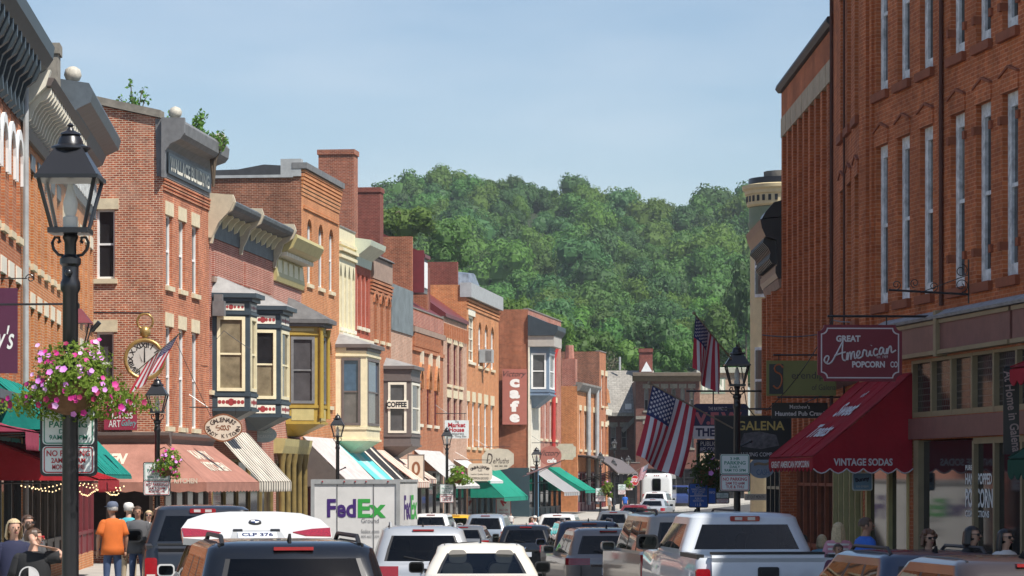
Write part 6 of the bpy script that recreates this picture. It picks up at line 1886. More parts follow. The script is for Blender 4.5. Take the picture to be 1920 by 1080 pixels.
def car(name, label, px, Y, h, pm, L=4.6, W=1.84, H=1.66, belt=1.05, gr=(.12, .42), gf=(1.25, 2.0), tl=(.78, 1.0), tlw='corner', cat='car', rails=False, trim=None, plate_z=.72, fin=True, ts=None, third=True, wiper=True, tumble=.34, bow=.05, group='vehicles on the street', mirror=True, roof_m=None, pillar_m=None, dx=0, rack=None, glassm=None, low=None, x=None):
    X = WX(px, Y) if x is None else x
    t = thing(name, label, cat, (X, Y, G(Y)), R(-h), group)
    seats(t, (1.35, 2.35) if gr[0] < .6 else (1.5, 2.4), W - .42, belt + .02, SEATL if pm in (PCREAM, PWHT) else SEAT)
    MB().box(-W / 2 + .12, W / 2 - .12, .15 + gr[0], L - 1.2, belt - .32, belt - .28).build('floor_trim', CTRIM, t)
    ts = ts or TS_SUV
    ga = lambda k: gr[0] + (gr[1] - gr[0]) * k
    fa = lambda k: L - gf[0] - (gf[1] - gf[0]) * k
    wa = lambda k: (W - .14) - tumble * k
    lv = [(.24, .10, L - .12, W - .14, .14), (.42, .03, L - .02, W - .02, .2), (tl[0], .0, L, W, .22), (tl[1], .02, L - .04, W - .01, .22),
          (belt - .07, .05 if gr[0] < .4 else .04, L - .2, W - .04, .24), (belt, .10, L - .5, W - .10, .24),
          (belt + .025, gr[0] - .02 if gr[0] < .4 else gr[0] - .10, fa(0) + .12, W - .15, .2), (belt + .06, ga(.05), fa(.03), wa(.04), .17),
          ((belt + H) / 2 - .05, ga(.43) - .022, fa(.44) + .02, wa(.43) + .02, .17), (H - .15, ga(.82), fa(.85), wa(.82), .17), (H - .065, ga(1.0), fa(1.0), wa(.95), .2), (H - .02, ga(1) + .10, fa(1) - .12, wa(1) - .14, .22), (H, ga(1) + .38, fa(1) - .4, wa(1) - .5, .22)]
    if tl[1] > belt - .1: lv[4] = (tl[1] + .012, .03, L - .2, W - .03, .24); lv[5] = (max(belt, tl[1] + .05), .1, L - .5, W - .1, .24)
    def pick(i, tg):
        if i == 0: return 'bumper' if low is None else 'body'
        if i == 2:
            if tg in ('CRL', 'CRR') or (tlw == 'wide' and tg in ('R0', 'R7', 'R1', 'R6')) or (tlw == 'bar' and tg[0] == 'R') or (tlw in ('corner', 'wide', 'bar') and tg in ('R0', 'R7')): return 'tail_light' + ('_left' if tg in ('CRL', 'R7', 'R6') else '')
        if i in (7, 8):
            if tg[0] == 'R' and tg not in ('R0', 'R7'): return 'rear_window'
            if tg == 'R0': return 'pillar0L'
            if tg == 'R7': return 'pillar0R'
            if tg in ('S1', 'S3', 'S5'): return 'side_window' + tg[1] + 'L'
            if tg in ('T1', 'T3', 'T5'): return 'side_window' + tg[1] + 'R'
            if tg in ('S2', 'S4'): return 'pillar' + tg[1] + 'L'
            if tg in ('T2', 'T4'): return 'pillar' + tg[1] + 'R'
            if tg == 'F': return 'windscreen'
        if i >= 9 and roof_m: return 'roof'
        return 'body'
    gm = glassm or CGLASS
    mats = {'body': pm, 'bumper': trim or CTRIM, 'tail_light': RLIGHT, 'tail_light_left': RLIGHT, 'rear_window': gm, 'side_window': gm, 'windscreen': gm, 'pillar': pillar_m or CTRIM, 'roof': roof_m or pm}
    names = {'tail_light_left': 'tail_light', 'bumper': 'lower_bumper'}
    if name == 'open_hatch_car': mats['rear_window'] = DARKIN
    for k_ in list(range(6)):
        for s_ in 'LR':
            mats['side_window%d%s' % (k_, s_)] = gm; names['side_window%d%s' % (k_, s_)] = 'side_window'
            mats['pillar%d%s' % (k_, s_)] = mats['pillar']; names['pillar%d%s' % (k_, s_)] = 'pillar'
    ob = stack(lv, ts, pick, t, mats, names, bow=bow)
    wheels(t, L, W)
    if name != 'open_hatch_car':
        MB().box(-.19, .19, -.025, .02, plate_z - .06, plate_z + .08).build('number_plate', PLATE, t)
        MB().box(-.42, .42, -.02, .04, plate_z + .11, plate_z + .15).build('tailgate_trim', CHROME if pm is not PBLK else CTRIM, t)
    if third: MB().box(-.18, .18, ga(1.0) - .03, ga(1.0) + .05, H - .075, H - .045).build('brake_light', RLIGHT, t)
    for k in (-1, 1):
        xx = k * (wa(1) / 2 - .10)
        MB().tube([(xx, ga(1) + .16, H - .034), (xx, ga(1) + .45, H - .014), (xx, fa(1) - .45, H - .014), (xx, fa(1) - .18, H - .034)], .012, 4).build('roof_seam', CTRIM, t)
    if name != 'open_hatch_car':
        MB(Matrix.Rotation(R(90), 4, 'X')).lathe([(.052, -.02), (.052, .012), (.03, .022)], 14, (0, belt - .12)).build('emblem', CHROME, t, smooth=30)
        for k in (-1, 1): MB().box(k * (W / 2 - .30) - .006, k * (W / 2 - .30) + .006, -.006, .06, .45, tl[0] - .02).build('tailgate_seam', CTRIM, t)
    if wiper:
        MB().tube([(.0, gr[0] + .01, belt + .07), (-.34, gr[0] + .05, belt + .14)], .011, 5).build('wiper', CTRIM, t)
    if fin: MB().ext([(ga(1) + .25, H - .02), (ga(1) + .45, H - .0), (ga(1) + .30, H + .07)], 'x', -.012, .012).build('antenna', RUBBER, t)
    if rails:
        for k in (-1, 1):
            xx = k * (wa(1) / 2 - .13)
            MB().tube([(xx, ga(1) + .2, H - .03), (xx, ga(1) + .35, H + .045), (xx, fa(1) - .5, H + .045), (xx, fa(1) - .3, H - .03)], .022, 6).build('roof_rail', CTRIM if rails == 'black' else GREYL, t, smooth=50)
    if mirror: mirror_pair(t, pm, W / 2 - .05, fa(0) - .25, belt + .09, shell=CTRIM if mirror == 'black' else None)
    for k in (-1, 1):
        for yy in (L * .45, L * .66):
            MB().box(k * (W / 2 - .02) - .02, k * (W / 2 - .02) + .02, yy, yy + .16, belt - .17, belt - .13).build('door_handle', pm, t)
    return t
def pickup(name, label, px, Y, h, pm, L=5.8, W=2.0, H=1.92, belt=1.28, bed=1.75, tl_m=RLIGHT, group='vehicles on the street', glassm=None, badge=None, dxr=0):
    t = thing(name, label, 'pickup truck', (WX(px, Y), Y, G(Y)), R(-h), group)
    lv = [(.34, .12, L - .1, W - .12, .1), (.55, .05, L, W - .01, .12), (.95, .05, L, W, .12), (belt - .05, .06, L - .1, W - .02, .12), (belt, .08, L - .5, W - .06, .12)]
    def pick(i, tg): return 'lower_bumper' if i == 0 else 'body'
    stack(lv[:4] + [(belt, .08, L - .5, W - .08, .12)], [0, .3, .6, 1], pick, t, {'body': pm, 'lower_bumper': CTRIM}, {}, bow=.0)
    # cab
    b0, b1 = bed, bed + .22
    f0, f1 = L - 1.45, L - 2.15
    ca = lambda k: b0 + (b1 - b0) * k
    fa = lambda k: f0 + (f1 - f0) * k
    wa = lambda k: (W - .10) - .36 * k
    lv = [(belt - .1, b0, f0 + .1, W - .08, .1), (belt + .02, ca(.0), fa(0), wa(0), .1), (belt + .08, ca(.06), fa(.05), wa(.06), .12), (H - .17, ca(.85), fa(.85), wa(.82), .14),
          (H - .07, ca(1), fa(1), wa(.96), .16), (H - .02, ca(1) + .1, fa(1) - .12, wa(1) - .12, .2), (H, ca(1) + .35, fa(1) - .35, wa(1) - .5, .2)]
    def pick2(i, tg):
        if i == 2:
            if tg[0] == 'R' and tg not in ('R0', 'R7'): return 'rear_window'
            if tg in ('S1', 'S3', 'T1', 'T3'): return 'side_window' + tg
            if tg in ('S2', 'T2'): return 'pillar' + tg
            if tg == 'F': return 'windscreen'
        return 'body'
    gm = glassm or CGLASS
    stack(lv, [0, .08, .44, .5, .95, 1], pick2, t, {'body': pm, 'rear_window': gm, 'windscreen': gm, **{'side_window' + a: gm for a in ('S1', 'S3', 'T1', 'T3')}, 'pillarS2': CTRIM, 'pillarT2': CTRIM}, {'body': 'cab', **{'side_window' + a: 'side_window' for a in ('S1', 'S3', 'T1', 'T3')}, 'pillarS2': 'pillar', 'pillarT2': 'pillar'}, bow=.02)
    seats(t, (b0 + .95, b0 + 1.9), W - .5, belt + .1, SEAT)
    MB().box(-W / 2 + .1, W / 2 - .1, b0 + .1, f0, belt - .2, belt - .15).build('floor_trim', CTRIM, t)
    # bed rails, tailgate
    for k in (-1, 1):
        MB().box(min(k * (W / 2 - .13), k * (W / 2 - .03)), max(k * (W / 2 - .13), k * (W / 2 - .03)), .12, b0, belt - .02, belt + .045).build('bed_rail', CTRIM, t)
        mbl = MB().ext(rrect(.20, .42, .04), 'y', -.015, .10)
        mbl.v = [(x + k * (W / 2 - .10), y, z + belt - .36) for x, y, z in mbl.v]
        o = mbl.build('tail_light', tl_m, t, smooth=30)
        MB().box(k * (W / 2 - .10) - .07, k * (W / 2 - .10) + .07, -.019, -.014, belt - .50, belt - .42).build('reversing_lens', CLIGHT, o)
    tg = MB().ext([(-.0, belt - .62), (-.025, belt - .55), (-.03, belt - .12), (.0, belt - .06), (-.02, belt + .0), (.0, belt + .05), (.1, belt + .05), (.1, belt - .62)], 'x', -W / 2 + .22, W / 2 - .22)
    tgo = tg.build('tailgate', pm, t, smooth=30)
    MB().box(-W / 2 + .21, W / 2 - .21, -.01, .11, belt + .051, belt + .085).build('tailgate_cap', CTRIM, tgo)
    hb = MB().ext([(x, z + belt - .20) for x, z in rrect(.30, .15, .03)], 'y', -.05, .0)
    hb.build('handle', CTRIM, tgo)
    MB().ext([(x + .0, z + belt - .20) for x, z in rrect(.2, .06, .02)], 'y', -.058, -.051).build('latch', BLACKP, tgo)
    MB().box(-W / 2 + .05, W / 2 - .05, -.20, .05, .48, .68).build('rear_bumper', CHROME, t)
    bl = MB().ext([(x, z + H - .085) for x, z in rrect(.44, .075, .02)], 'y', b1 - .035, b1 + .06)
    blo = bl.build('brake_light', RLIGHT, t)
    for k in (-1, 1): MB().box(k * .095 - .055, k * .095 + .055, b1 - .039, b1 - .036, H - .108, H - .062).build('cargo_lamp', CLIGHT, blo)
    MB().box(-.26, .26, ca(.3) - .012, ca(.3) + .03, belt + .1, H - .24).build('sliding_pane', GLASSG if glassm is None else gm, t) if False else None
    mirror_pair(t, pm, W / 2 - .02, f0 - .35, belt + .14, 1.35, CTRIM)
    wheels(t, L, W, .40, 1.1, L - 1.05)
    return t
# --- queue of traffic, nearest first
car('black_suv', 'large glossy black SUV with black roof rails, nearest on the left', 562, 26, -10.5, PBLK, L=4.8, W=1.95, H=1.84, belt=1.12, gr=(.14, .52), tl=(.85, 1.08), rails='black', tumble=.30, bow=.13, glassm=CGLASSD)
car('dark_hatchback', 'dark grey hatchback at the bottom right corner, brick reflected in its roof', 1985, 25.5, -9, paint('car_paint_dark_brown', (.035, .026, .024)), L=4.4, W=1.85, H=1.70, belt=1.05, gr=(.15, .60), tl=(.85, 1.05), tumble=.36, rails=False)
car('navy_wagon', 'navy wagon with black roof rails parked at the lower right', 1800, 32.5, -9, PNAV, L=4.8, W=1.85, H=1.58, belt=1.0, gr=(.15, .58), tl=(.82, 1.02), rails='black', mirror=True)
pickup('white_pickup', 'white pickup truck with its tailgate toward us on the right', 1440, 41, -5.0, paint('truck_paint_white', (.60, .63, .66)), L=5.85, W=2.03, H=1.93, belt=1.32, glassm=CGLASSD)
car('white_sedan', 'pearl white saloon car in the middle of the road', 905, 43, -1.5, PCREAM, L=4.85, W=1.84, H=1.47, belt=.97, gr=(.80, 1.62), gf=(1.55, 2.35), tl=(.70, .90), tlw='wide', fin=True, pillar_m=None, tumble=.40, plate_z=.62, third=False, wiper=False, mirror='black')
car('silver_suv', 'silver SUV with red wedge tail lights left of the white saloon', 795, 49.5, -3, PSIL, L=4.5, W=1.84, H=1.70, belt=1.06, gr=(.12, .48), tl=(.84, 1.04), tlw='wide', rails=True)
oh = car('open_hatch_car', 'white car with its tailgate raised, tail lights and plate up high', 478, 38, -9, PWHT, L=4.7, W=1.90, H=1.70, belt=1.05, gr=(.12, .55), tl=(.80, .95), fin=False, third=False, wiper=False)
GM = Matrix.Translation((0, .40, 1.98)) @ Matrix.Rotation(R(19), 4, 'X')
gate = MB(GM)
pr = [(-.95, -.98), (-.5, -1.08), (0, -1.10), (.5, -1.08), (.95, -.98), (.96, -.62), (.86, -.28), (.62, -.05), (.3, .02), (-.3, .02), (-.62, -.05), (-.86, -.28), (-.96, -.62)]
gate.ext(pr, 'z', -.09, .0); gt_ = gate.build('raised_tailgate', PWHT, oh, smooth=30)
for k in (-1, 1):
    MB(GM).ext([(k * .46, -.80), (k * .62, -.93), (k * .94, -.95), (k * .955, -.64), (k * .72, -.68)], 'z', -.02, .014).build('tail_light', RLIGHT, gt_)
MB(GM).ext([(-.36, -1.06), (.36, -1.06), (.30, -.70), (-.30, -.70)], 'z', -.01, .004).build('plate_recess', GREYL, gt_)
MB(GM).box(-.25, .25, -1.02, -.80, .004, .016).build('number_plate', PLATE, gt_)
nb = MB(); put_text(nb, 'CLP 376', 0, -.905, h=.13, w=.40, bold=.03, fn=lambda p: tuple(GM @ Vector((p[0], p[2], .019)))); nb.build('lettering', NAVYS, gt_, fix=False)
for k in (-1, 1): MB(GM).box(k * .24 - .06, k * .24 + .06, -.76, -.70, .0, .02).build('plate_lamp', CTRIM, gt_)
em = MB(GM).lathe([(.085, .0), (.08, .02)], 20, (0, -.42)); emo = em.build('emblem', CTRIM, gt_, smooth=30)
for q in range(4):
    MB(GM).ext([(0, -.42)] + arcs(5, .055, 90 * q, 90 * q + 90, 0, -.42), 'z', .021, .024).build('emblem_quarter', WHITE if q % 2 else PBLU, emo)
pickup('dark_pickup', 'black pickup truck parked at the left kerb by the brown awning', 388, 48, -8, paint('truck_paint_black', (.012, .014, .019)), L=5.8, W=2.02, H=2.04, belt=1.36)
car('champagne_suv', 'big champagne coloured SUV with tall red tail lights left of the white pickup', 1316, 48.8, -6, PGOLD, L=5.1, W=2.0, H=1.93, belt=1.22, gr=(.10, .34), gf=(1.2, 1.9), tl=(.86, 1.24), tlw='tall', rails='black', tumble=.26, glassm=CGLASSD)
car('brown_suv', 'grey brown SUV with a red light bar half hidden by the champagne SUV', 1146, 60, -5, paint('car_paint_taupe', (.26, .23, .21), .3), L=4.5, W=1.84, H=1.60, belt=1.02, gr=(.12, .50), tl=(.86, 1.0), tlw='wide')
car('dark_suv', 'blackish SUV ahead of the grey brown one', 1108, 72, -3, PNAV, L=4.8, W=1.92, H=1.76, belt=1.10, gr=(.12, .48), tl=(.86, 1.06), rails=True)
car('black_crossover', 'black crossover with bright red tail lights beyond the white saloon', 985, 88, 2, PBLK, L=4.5, W=1.84, H=1.60, belt=1.02, gr=(.12, .55), tl=(.80, 1.02), tlw='wide')
car('blue_grey_suv', 'grey blue SUV beyond the delivery truck', 908, 118, 5, paint('car_paint_blue_grey', (.28, .33, .38), .35), L=4.7, W=1.86, H=1.74, belt=1.08, gr=(.12, .48), tl=(.80, 1.05))
car('white_suv', 'white SUV with a dark rear window beyond the black crossover', 1043, 124, 6, PWHT, L=4.7, W=1.88, H=1.70, belt=1.06, gr=(.12, .48), tl=(.80, 1.04))
car('white_minivan', 'small white van just right of the delivery truck', 806, 128, 5, PWHT, L=4.6, W=1.84, H=1.68, belt=1.05, gr=(.12, .4), tl=(.8, 1.1))
car('yellow_car', 'yellow car roof showing past the white van', 850, 134, 6, PYEL, L=4.4, W=1.8, H=1.52, belt=.98, gr=(.3, .9), tl=(.75, .93))
car('dark_wagon', 'dark wagon between the silver SUV and the yellow car', 866, 100, 3, PGRY, L=4.6, W=1.82, H=1.50, belt=1.0, gr=(.12, .55), tl=(.8, 1.0))
car('grey_car', 'grey car far along the lane with a glint on its roof', 1148, 138, 8, PGRY, L=4.6, W=1.84, H=1.62, belt=1.0, gr=(.12, .55), tl=(.78, .98))
car('maroon_car', 'maroon car farther down the street', 1186, 165, 9, PMAR, L=4.6, W=1.84, H=1.5, belt=1.0, gr=(.3, .9), tl=(.75, .93))
car('silver_car', 'silver car in front of the white bus', 1219, 186, 10, PSIL, L=4.6, W=1.84, H=1.5, belt=.98, gr=(.6, 1.3), tl=(.72, .92))
car('white_suv', 'white SUV stopped right behind the bus', 1226, 204, 10, PWHT, L=4.7, W=1.9, H=1.72, belt=1.08, gr=(.12, .5), tl=(.8, 1.05))
car('blue_truck', 'bright blue vehicle facing us to the right of the bus', 1279, 240, 187, PBLU, L=4.8, W=1.9, H=1.85, belt=1.15, gr=(.2, .6), gf=(1.3, 2.0), tl=(.8, 1.0))
car('black_car', 'black car waiting in the shade right of the blue notices', 1384, 118, 4, PBLK, L=4.5, W=1.84, H=1.5, belt=1.0, gr=(.5, 1.2), tl=(.75, .95))

# --- delivery truck
Yt = 80.0
t = thing('delivery_truck', 'white box delivery truck with purple and green FedEx lettering', 'delivery truck', (WX(666, Yt), Yt, G(Yt)), R(-4.5), 'vehicles on the street')
TW = mat('truck_body_white', (.72, .71, .69), .42, var=.14, scale=1.1, coat=.2)
w2, hT, Lt = 1.17, WZ(899, Yt) - G(Yt), 6.2
MB().box(-w2, w2, .03, Lt - 1.4, .62, hT - .03).build('cargo_box', TW, t)
eg = MB()
for x in (-w2, w2): eg.box(x - .05, x + .05, -.005, .1, .6, hT)
for x in (-w2, w2): eg.box(x - .03, x + .03, .1, Lt - 1.4, hT - .07, hT + .005)
eg.box(-w2 + .05, w2 - .05, -.004, .1, hT - .12, hT + .004); eg.box(-w2 + .05, w2 - .05, -.004, .1, .6, .72)
eg.build('corner_rail', GREYL, t)
for x in (-.5, .5): MB().box(x - .012, x + .012, .018, .029, .75, hT - .14).build('door_seam', GREYP, t)
for x in (-.9, -.3, 0, .3, .9): MB().ball((x, -.01, hT - .06), .025, nu=6, nv=4).build('marker_light', RLIGHT, t)
FPUR = mat('lettering_purple', (.055, .018, .16), .5, var=0); FGRN = mat('lettering_green', (.04, .36, .06), .5, var=0); FGRY = mat('lettering_grey', (.22, .22, .23), .5, var=0)
def pxl(px): return (px - 666) / F * Yt
def pzl(py): return WZ(py, Yt) - G(Yt)
for par_M, k in ((Matrix(), 0), (Matrix.Translation((w2, 3.0, 0)) @ Matrix.Rotation(R(90), 4, 'Z'), 1)):
    sc_ = 1.0 if k == 0 else 2.0
    for s_, m, x, wd in (('Fed', FPUR, pxl(640), 55), ('Ex', FGRN, pxl(697.5), 53)):
        mb = MB(par_M)
        wd = wd / F * Yt * sc_
        put_text(mb, s_, x * sc_ if k == 0 else (x + .1) * sc_ - .2, pzl(953), h=(35 / F * Yt) * (1 if k == 0 else 1.35), w=wd, y=.020 if k == 0 else -.006, bold=.03)
        mb.build('lettering', m, t, fix=False)
for s_, px, py, hh, ww in (('Ground', 694, 976, 9, 33), ('fedex.com', 694, 996, 8, 34), ('800.463.3339', 694, 1006, 5, 34)):
    mb = MB(); put_text(mb, s_, pxl(px), pzl(py), h=hh / F * Yt, w=ww / F * Yt, y=.020); mb.build('lettering', FGRY, t, fix=False)
MB().ext([(Lt - 1.4, .5), (Lt, .5), (Lt, 1.3), (Lt - .55, 2.1), (Lt - 1.4, 2.3)], 'x', -1.02, 1.02).build('cab', TW, t)
MB().box(-1.1, 1.1, -.12, .03, .45, .58).build('rear_bumper', CTRIM, t)
for k in (-1, 1): MB().box(k * .95 - .09, k * .95 + .09, -.01, .028, .78, .98).build('tail_light', RLIGHT, t)
wheels(t, Lt, 2.2, .42, 1.3, Lt - .9)

# --- shuttle bus
Yb = 228.0
t = thing('shuttle_bus', 'white shuttle bus seen from behind at the far end of the street', 'bus', (WX(1231, Yb), Yb, G(Yb)), R(-6), 'vehicles on the street')
hB = WZ(887, Yb) - G(Yb)
lv = [(.45, .06, 7.4, 2.2, .12), (.6, .0, 7.5, 2.36, .2), (1.2, .0, 7.5, 2.4, .22), (hB - .5, .03, 7.3, 2.36, .25), (hB - .18, .08, 7.2, 2.3, .3), (hB - .04, .2, 7.0, 2.0, .35), (hB, .5, 6.7, 1.4, .35)]
def pk(i, tg):
    if i == 2 and tg in ('S1', 'S3', 'S5'): return 'side_window' if False else 'body'
    return 'body'
stack(lv, TS_SUV, pk, t, {'body': PWHT}, {})
MB().ext([(x, z + 1.98) for x, z in rrect(.68, .98, .12)], 'y', -.02, .02).build('rear_window_frame', CTRIM, t)
MB().ext([(x, z + 1.98) for x, z in rrect(.56, .86, .10)], 'y', -.03, -.021).build('rear_window', CGLASS, t)
for k in (-1, 1):
    MB().box(k * 1.02 - .07, k * 1.02 + .07, -.005, .06, .95, 1.25).build('tail_light', RLIGHT, t)
    for i in range(4):
        MB().box(k * 1.19 - .02, k * 1.19 + .02, .7 + 1.4 * i, 1.9 + 1.4 * i, 1.6, 2.45).build('side_window', CGLASS, t)
for x in (-.8, -.15, 0, .15, .8): MB().ball((x, .08, hB - .2), .05, nu=6, nv=4).build('marker_light', RLIGHT, t)
MB().box(-1.1, 1.1, -.15, .05, .45, .62).build('rear_bumper', CTRIM, t)
wheels(t, 7.5, 2.3, .42, 1.6, 6.3)
# ================================================================== people
SK1 = mat('skin_light', (.52, .30, .21), .55, var=.06); SK2 = mat('skin_tan', (.36, .19, .12), .55, var=.06)
H_BLON = mat('hair_blonde', (.50, .38, .22), .6, var=.35, scale=40); H_BRN = mat('hair_brown', (.07, .038, .022), .5, var=.3, scale=40); H_BLK = mat('hair_black', (.014, .011, .010), .4, var=.3, scale=40); H_GRY = mat('hair_grey', (.30, .28, .26), .6, var=.3, scale=40); H_AUB = mat('hair_auburn', (.12, .05, .025), .5, var=.3, scale=40)
LIPS = mat('lips', (.32, .10, .09), .5, var=0); EYEW = mat('eye_dark', (.03, .02, .018), .2, var=0)
DENIM = mat('denim', (.045, .075, .15), .8, var=.15); KHAKI = mat('khaki', (.34, .27, .18), .8, var=.1); DARKCL = mat('cloth_dark', (.02, .02, .024), .85, var=.15)
def skin_mesh(verts, edges, radii, name):
    me = bpy.data.meshes.new(name)
    me.from_pydata(verts, edges, [])
    o = bpy.data.objects.new(name, me); COL.objects.link(o)
    m = o.modifiers.new('Skin', 'SKIN'); m.use_smooth_shade = True; m.branch_smoothing = .3
    sv = me.skin_vertices[0].data if me.skin_vertices else None
    for i, r in enumerate(radii): sv[i].radius = r if isinstance(r, tuple) else (r, r)
    sv[0].use_root = True
    o.modifiers.new('Subdivision', 'SUBSURF').levels = 2
    dg = bpy.context.evaluated_depsgraph_get()
    out = bpy.data.meshes.new_from_object(o.evaluated_get(dg))
    bpy.data.objects.remove(o); bpy.data.meshes.remove(me)
    out.name = name
    return out
def limb_loft(mb, path, radii, n=10, mi=0): mb.tube(path, list(radii), n, mi)
PPL = 0
def person(label, px, pyt, Y, face, shirt, pants, skin=None, hair='short', hm=None, arms=None, glasses=False, hat=None, female=False, lean=0, look=0, group='people on the pavements', stripes=None, sleeve=.55, long_sleeve=False, left=True, hgt=None, extra=None):
    gz = (WALKL(Y) if left else WALKZ(Y)) + .02
    H = hgt or (WZ(pyt, Y) - gz - (.03 if hat else 0.015))
    s = H / 1.72
    X = WX(px, Y)
    t = thing('person', label, 'person', (X, Y, gz), R(-face), group)
    skin = skin or SK1; hm = hm or H_BRN
    sw = .155 if female else .178
    el = {-1: (-sw - .055, -.03, 1.13), 1: (sw + .055, -.03, 1.13)}; wr = {-1: (-sw - .05, .06, .89), 1: (sw + .05, .06, .89)}
    for k, (e_, w_) in (arms or {}).items(): el[k], wr[k] = e_, w_
    V = [(0, 0, .95), (0, -.005, 1.08), (0, -.01, 1.24), (0, -.005, 1.36), (0, -.01, 1.46), (0, .005, 1.52), (0, .03, 1.555), (0, .022, 1.60), (0, .008, 1.655), (0, 0, 1.69)]
    Rr = [(.15, .11), (.125, .10), (.145, .11), (.10, .08), (.055, .05), (.05, .05), (.052, .06), (.070, .085), (.074, .092), (.05, .065)]
    E = [(i, i + 1) for i in range(9)]
    for k in (-1, 1):
        b = len(V)
        V += [(k * sw * .9, -.005, 1.405), (k * sw, -.01, 1.385), el[k], wr[k]]
        Rr += [.05, .050, .038, .028]
        E += [(3, b), (b, b + 1), (b + 1, b + 2), (b + 2, b + 3)]
        b = len(V)
        V += [(k * .085, 0, .88), (k * .10, .015, .50), (k * .105, -.02, .10), (k * .11, .10, .045)]
        Rr += [.085, .057, .042, .04]
        E += [(0, b), (b, b + 1), (b + 1, b + 2), (b + 2, b + 3)]
    V = [(x * s, y * s, z * s) for x, y, z in V]
    Rr = [tuple(a * s for a in r) if isinstance(r, tuple) else r * s for r in Rr]
    me = skin_mesh(V, E, Rr, 'body')
    me.materials.clear()
    for m in (skin, pants, DARKCL, LIPS): me.materials.append(m)
    for p in me.polygons:
        z = p.center.z / s
        x = abs(p.center.x) / s
        p.material_index = 2 if z < .09 else (1 if z < .97 and x < .22 else 0)
        p.use_smooth = True
    # hands: palm and five bent fingers joined to the body mesh
    hb = MB()
    for k in (-1, 1):
        w_ = Vector(wr[k]); e_ = Vector(el[k])
        d = (w_ - e_).normalized()
        sd = Vector((0, 1, 0)) if abs(d.y) < .8 else Vector((1, 0, 0))
        sd = (sd - d * sd.dot(d)).normalized(); nn = d.cross(sd)
        hb.tube([tuple((w_ - d * .02) * s), tuple((w_ + d * .03) * s), tuple((w_ + d * .085) * s)], [.024 * s, .036 * s, .034 * s], 8)
        for f_ in range(4):
            o_ = sd * (.024 - .016 * f_)
            L = (.070, .080, .074, .058)[f_]
            hb.tube([tuple((w_ + d * .075 + o_) * s), tuple((w_ + d * (.075 + L * .5) + o_ + nn * .006 * k) * s), tuple((w_ + d * (.075 + L * .92) + o_ + nn * .022 * k) * s)], [.0095 * s, .009 * s, .007 * s], 6)
        hb.tube([tuple((w_ + d * .02 + sd * .028) * s), tuple((w_ + d * .05 + sd * .048) * s), tuple((w_ + d * .085 + sd * .050) * s)], [.012 * s, .011 * s, .008 * s], 6)
    # nose, ears
    hb.tube([(0, .098 * s, 1.632 * s), (0, .122 * s, 1.60 * s), (0, .10 * s, 1.588 * s)], [.009 * s, .016 * s, .01 * s], 6)
    for k in (-1, 1): hb.ball((k * .078 * s, .0, 1.61 * s), .012 * s, .022 * s, .032 * s, 7, 5)
    hm_ = hb.mesh('hands', skin, 180)
    bm = bmesh.new(); bm.from_mesh(me); n0 = len(bm.faces); bm.from_mesh(hm_)
    bm.faces.ensure_lookup_table()
    for f_ in bm.faces[n0:]: f_.material_index = 0; f_.smooth = True
    # turn the head
    if look:
        c_, s_ = math.cos(R(-look)), math.sin(R(-look))
        for v in bm.verts:
            if v.co.z > 1.50 * s:
                k = min(1, (v.co.z / s - 1.50) / .05)
                c_, s_ = math.cos(R(-look * k)), math.sin(R(-look * k))
                x, y = v.co.x, v.co.y; v.co.x, v.co.y = x * c_ - y * s_, x * s_ + y * c_
    bm.to_mesh(me); bm.free(); bpy.data.meshes.remove(hm_)
    body = link(me, 'body', t)
    HM = Matrix.Rotation(R(-look), 4, 'Z') @ Matrix.Scale(s, 4)
    # face
    for k in (-1, 1): MB(HM).ball((k * .032, .094, 1.628), .011, .006, .008, 8, 5).build('eye', EYEW, t, smooth=60)
    MB(HM).ball((0, .098, 1.563), .024, .010, .008, 8, 5).build('mouth', LIPS, t, smooth=60)
    # shirt
    ws = (.19 if female else .21)
    sh = MB(Matrix.Scale(s, 4))
    rings = [(1.475, .072, .072), (1.455, .12, .092), (1.43, ws * .88, .105), (1.36, ws * .95, .118), (1.24, ws * .96, .135), (1.10, ws * .86, .125), (.98, ws * .92, .135), (.86, ws * .98, .148), (.858, ws * .94, .14)]
    n = 18
    pts = []
    for z, rx, ry in rings:
        for k in range(n):
            a = 2 * math.pi * k / n
            wr_ = 1 + .02 * math.sin(5 * a + z * 17)
            pts.append((rx * math.cos(a) * wr_, ry * math.sin(a) * wr_ - .005, z))
    fs, o0 = [], 0
    mi_f = []
    for i in range(len(rings) - 1):
        for k in range(n):
            sh.add([pts[i * n + k], pts[i * n + (k + 1) % n], pts[(i + 1) * n + (k + 1) % n], pts[(i + 1) * n + k]], [(0, 1, 2, 3)], 0)
    for k in (-1, 1):
        S_, e_, w_ = Vector((k * sw * .82, -.005, 1.40)), Vector(el[k]), Vector(wr[k])
        sh.ball((k * sw * .86, -.008, 1.388), .072, .076, .068, 10, 7)
        q = S_.lerp(e_, .12)
        if long_sleeve: limb_loft(sh, [tuple(S_), tuple(q), tuple(S_.lerp(e_, .6)), tuple(e_), tuple(e_.lerp(w_, .5)), tuple(e_.lerp(w_, .95))], [.07, .074, .062, .055, .047, .038])
        else: limb_loft(sh, [tuple(S_), tuple(q), tuple(S_.lerp(e_, sleeve)), tuple(S_.lerp(e_, sleeve + .25))], [.070, .078, .074, .076])
    sm = sh.mesh('shirt', shirt)
    bm = bmesh.new(); bm.from_mesh(sm); bmesh.ops.remove_doubles(bm, verts=bm.verts, dist=.001)
    bmesh.ops.recalc_face_normals(bm, faces=bm.faces); bm.to_mesh(sm); bm.free()
    sm.polygons.foreach_set('use_smooth', [True] * len(sm.polygons))
    so = link(sm, 'shirt', t)
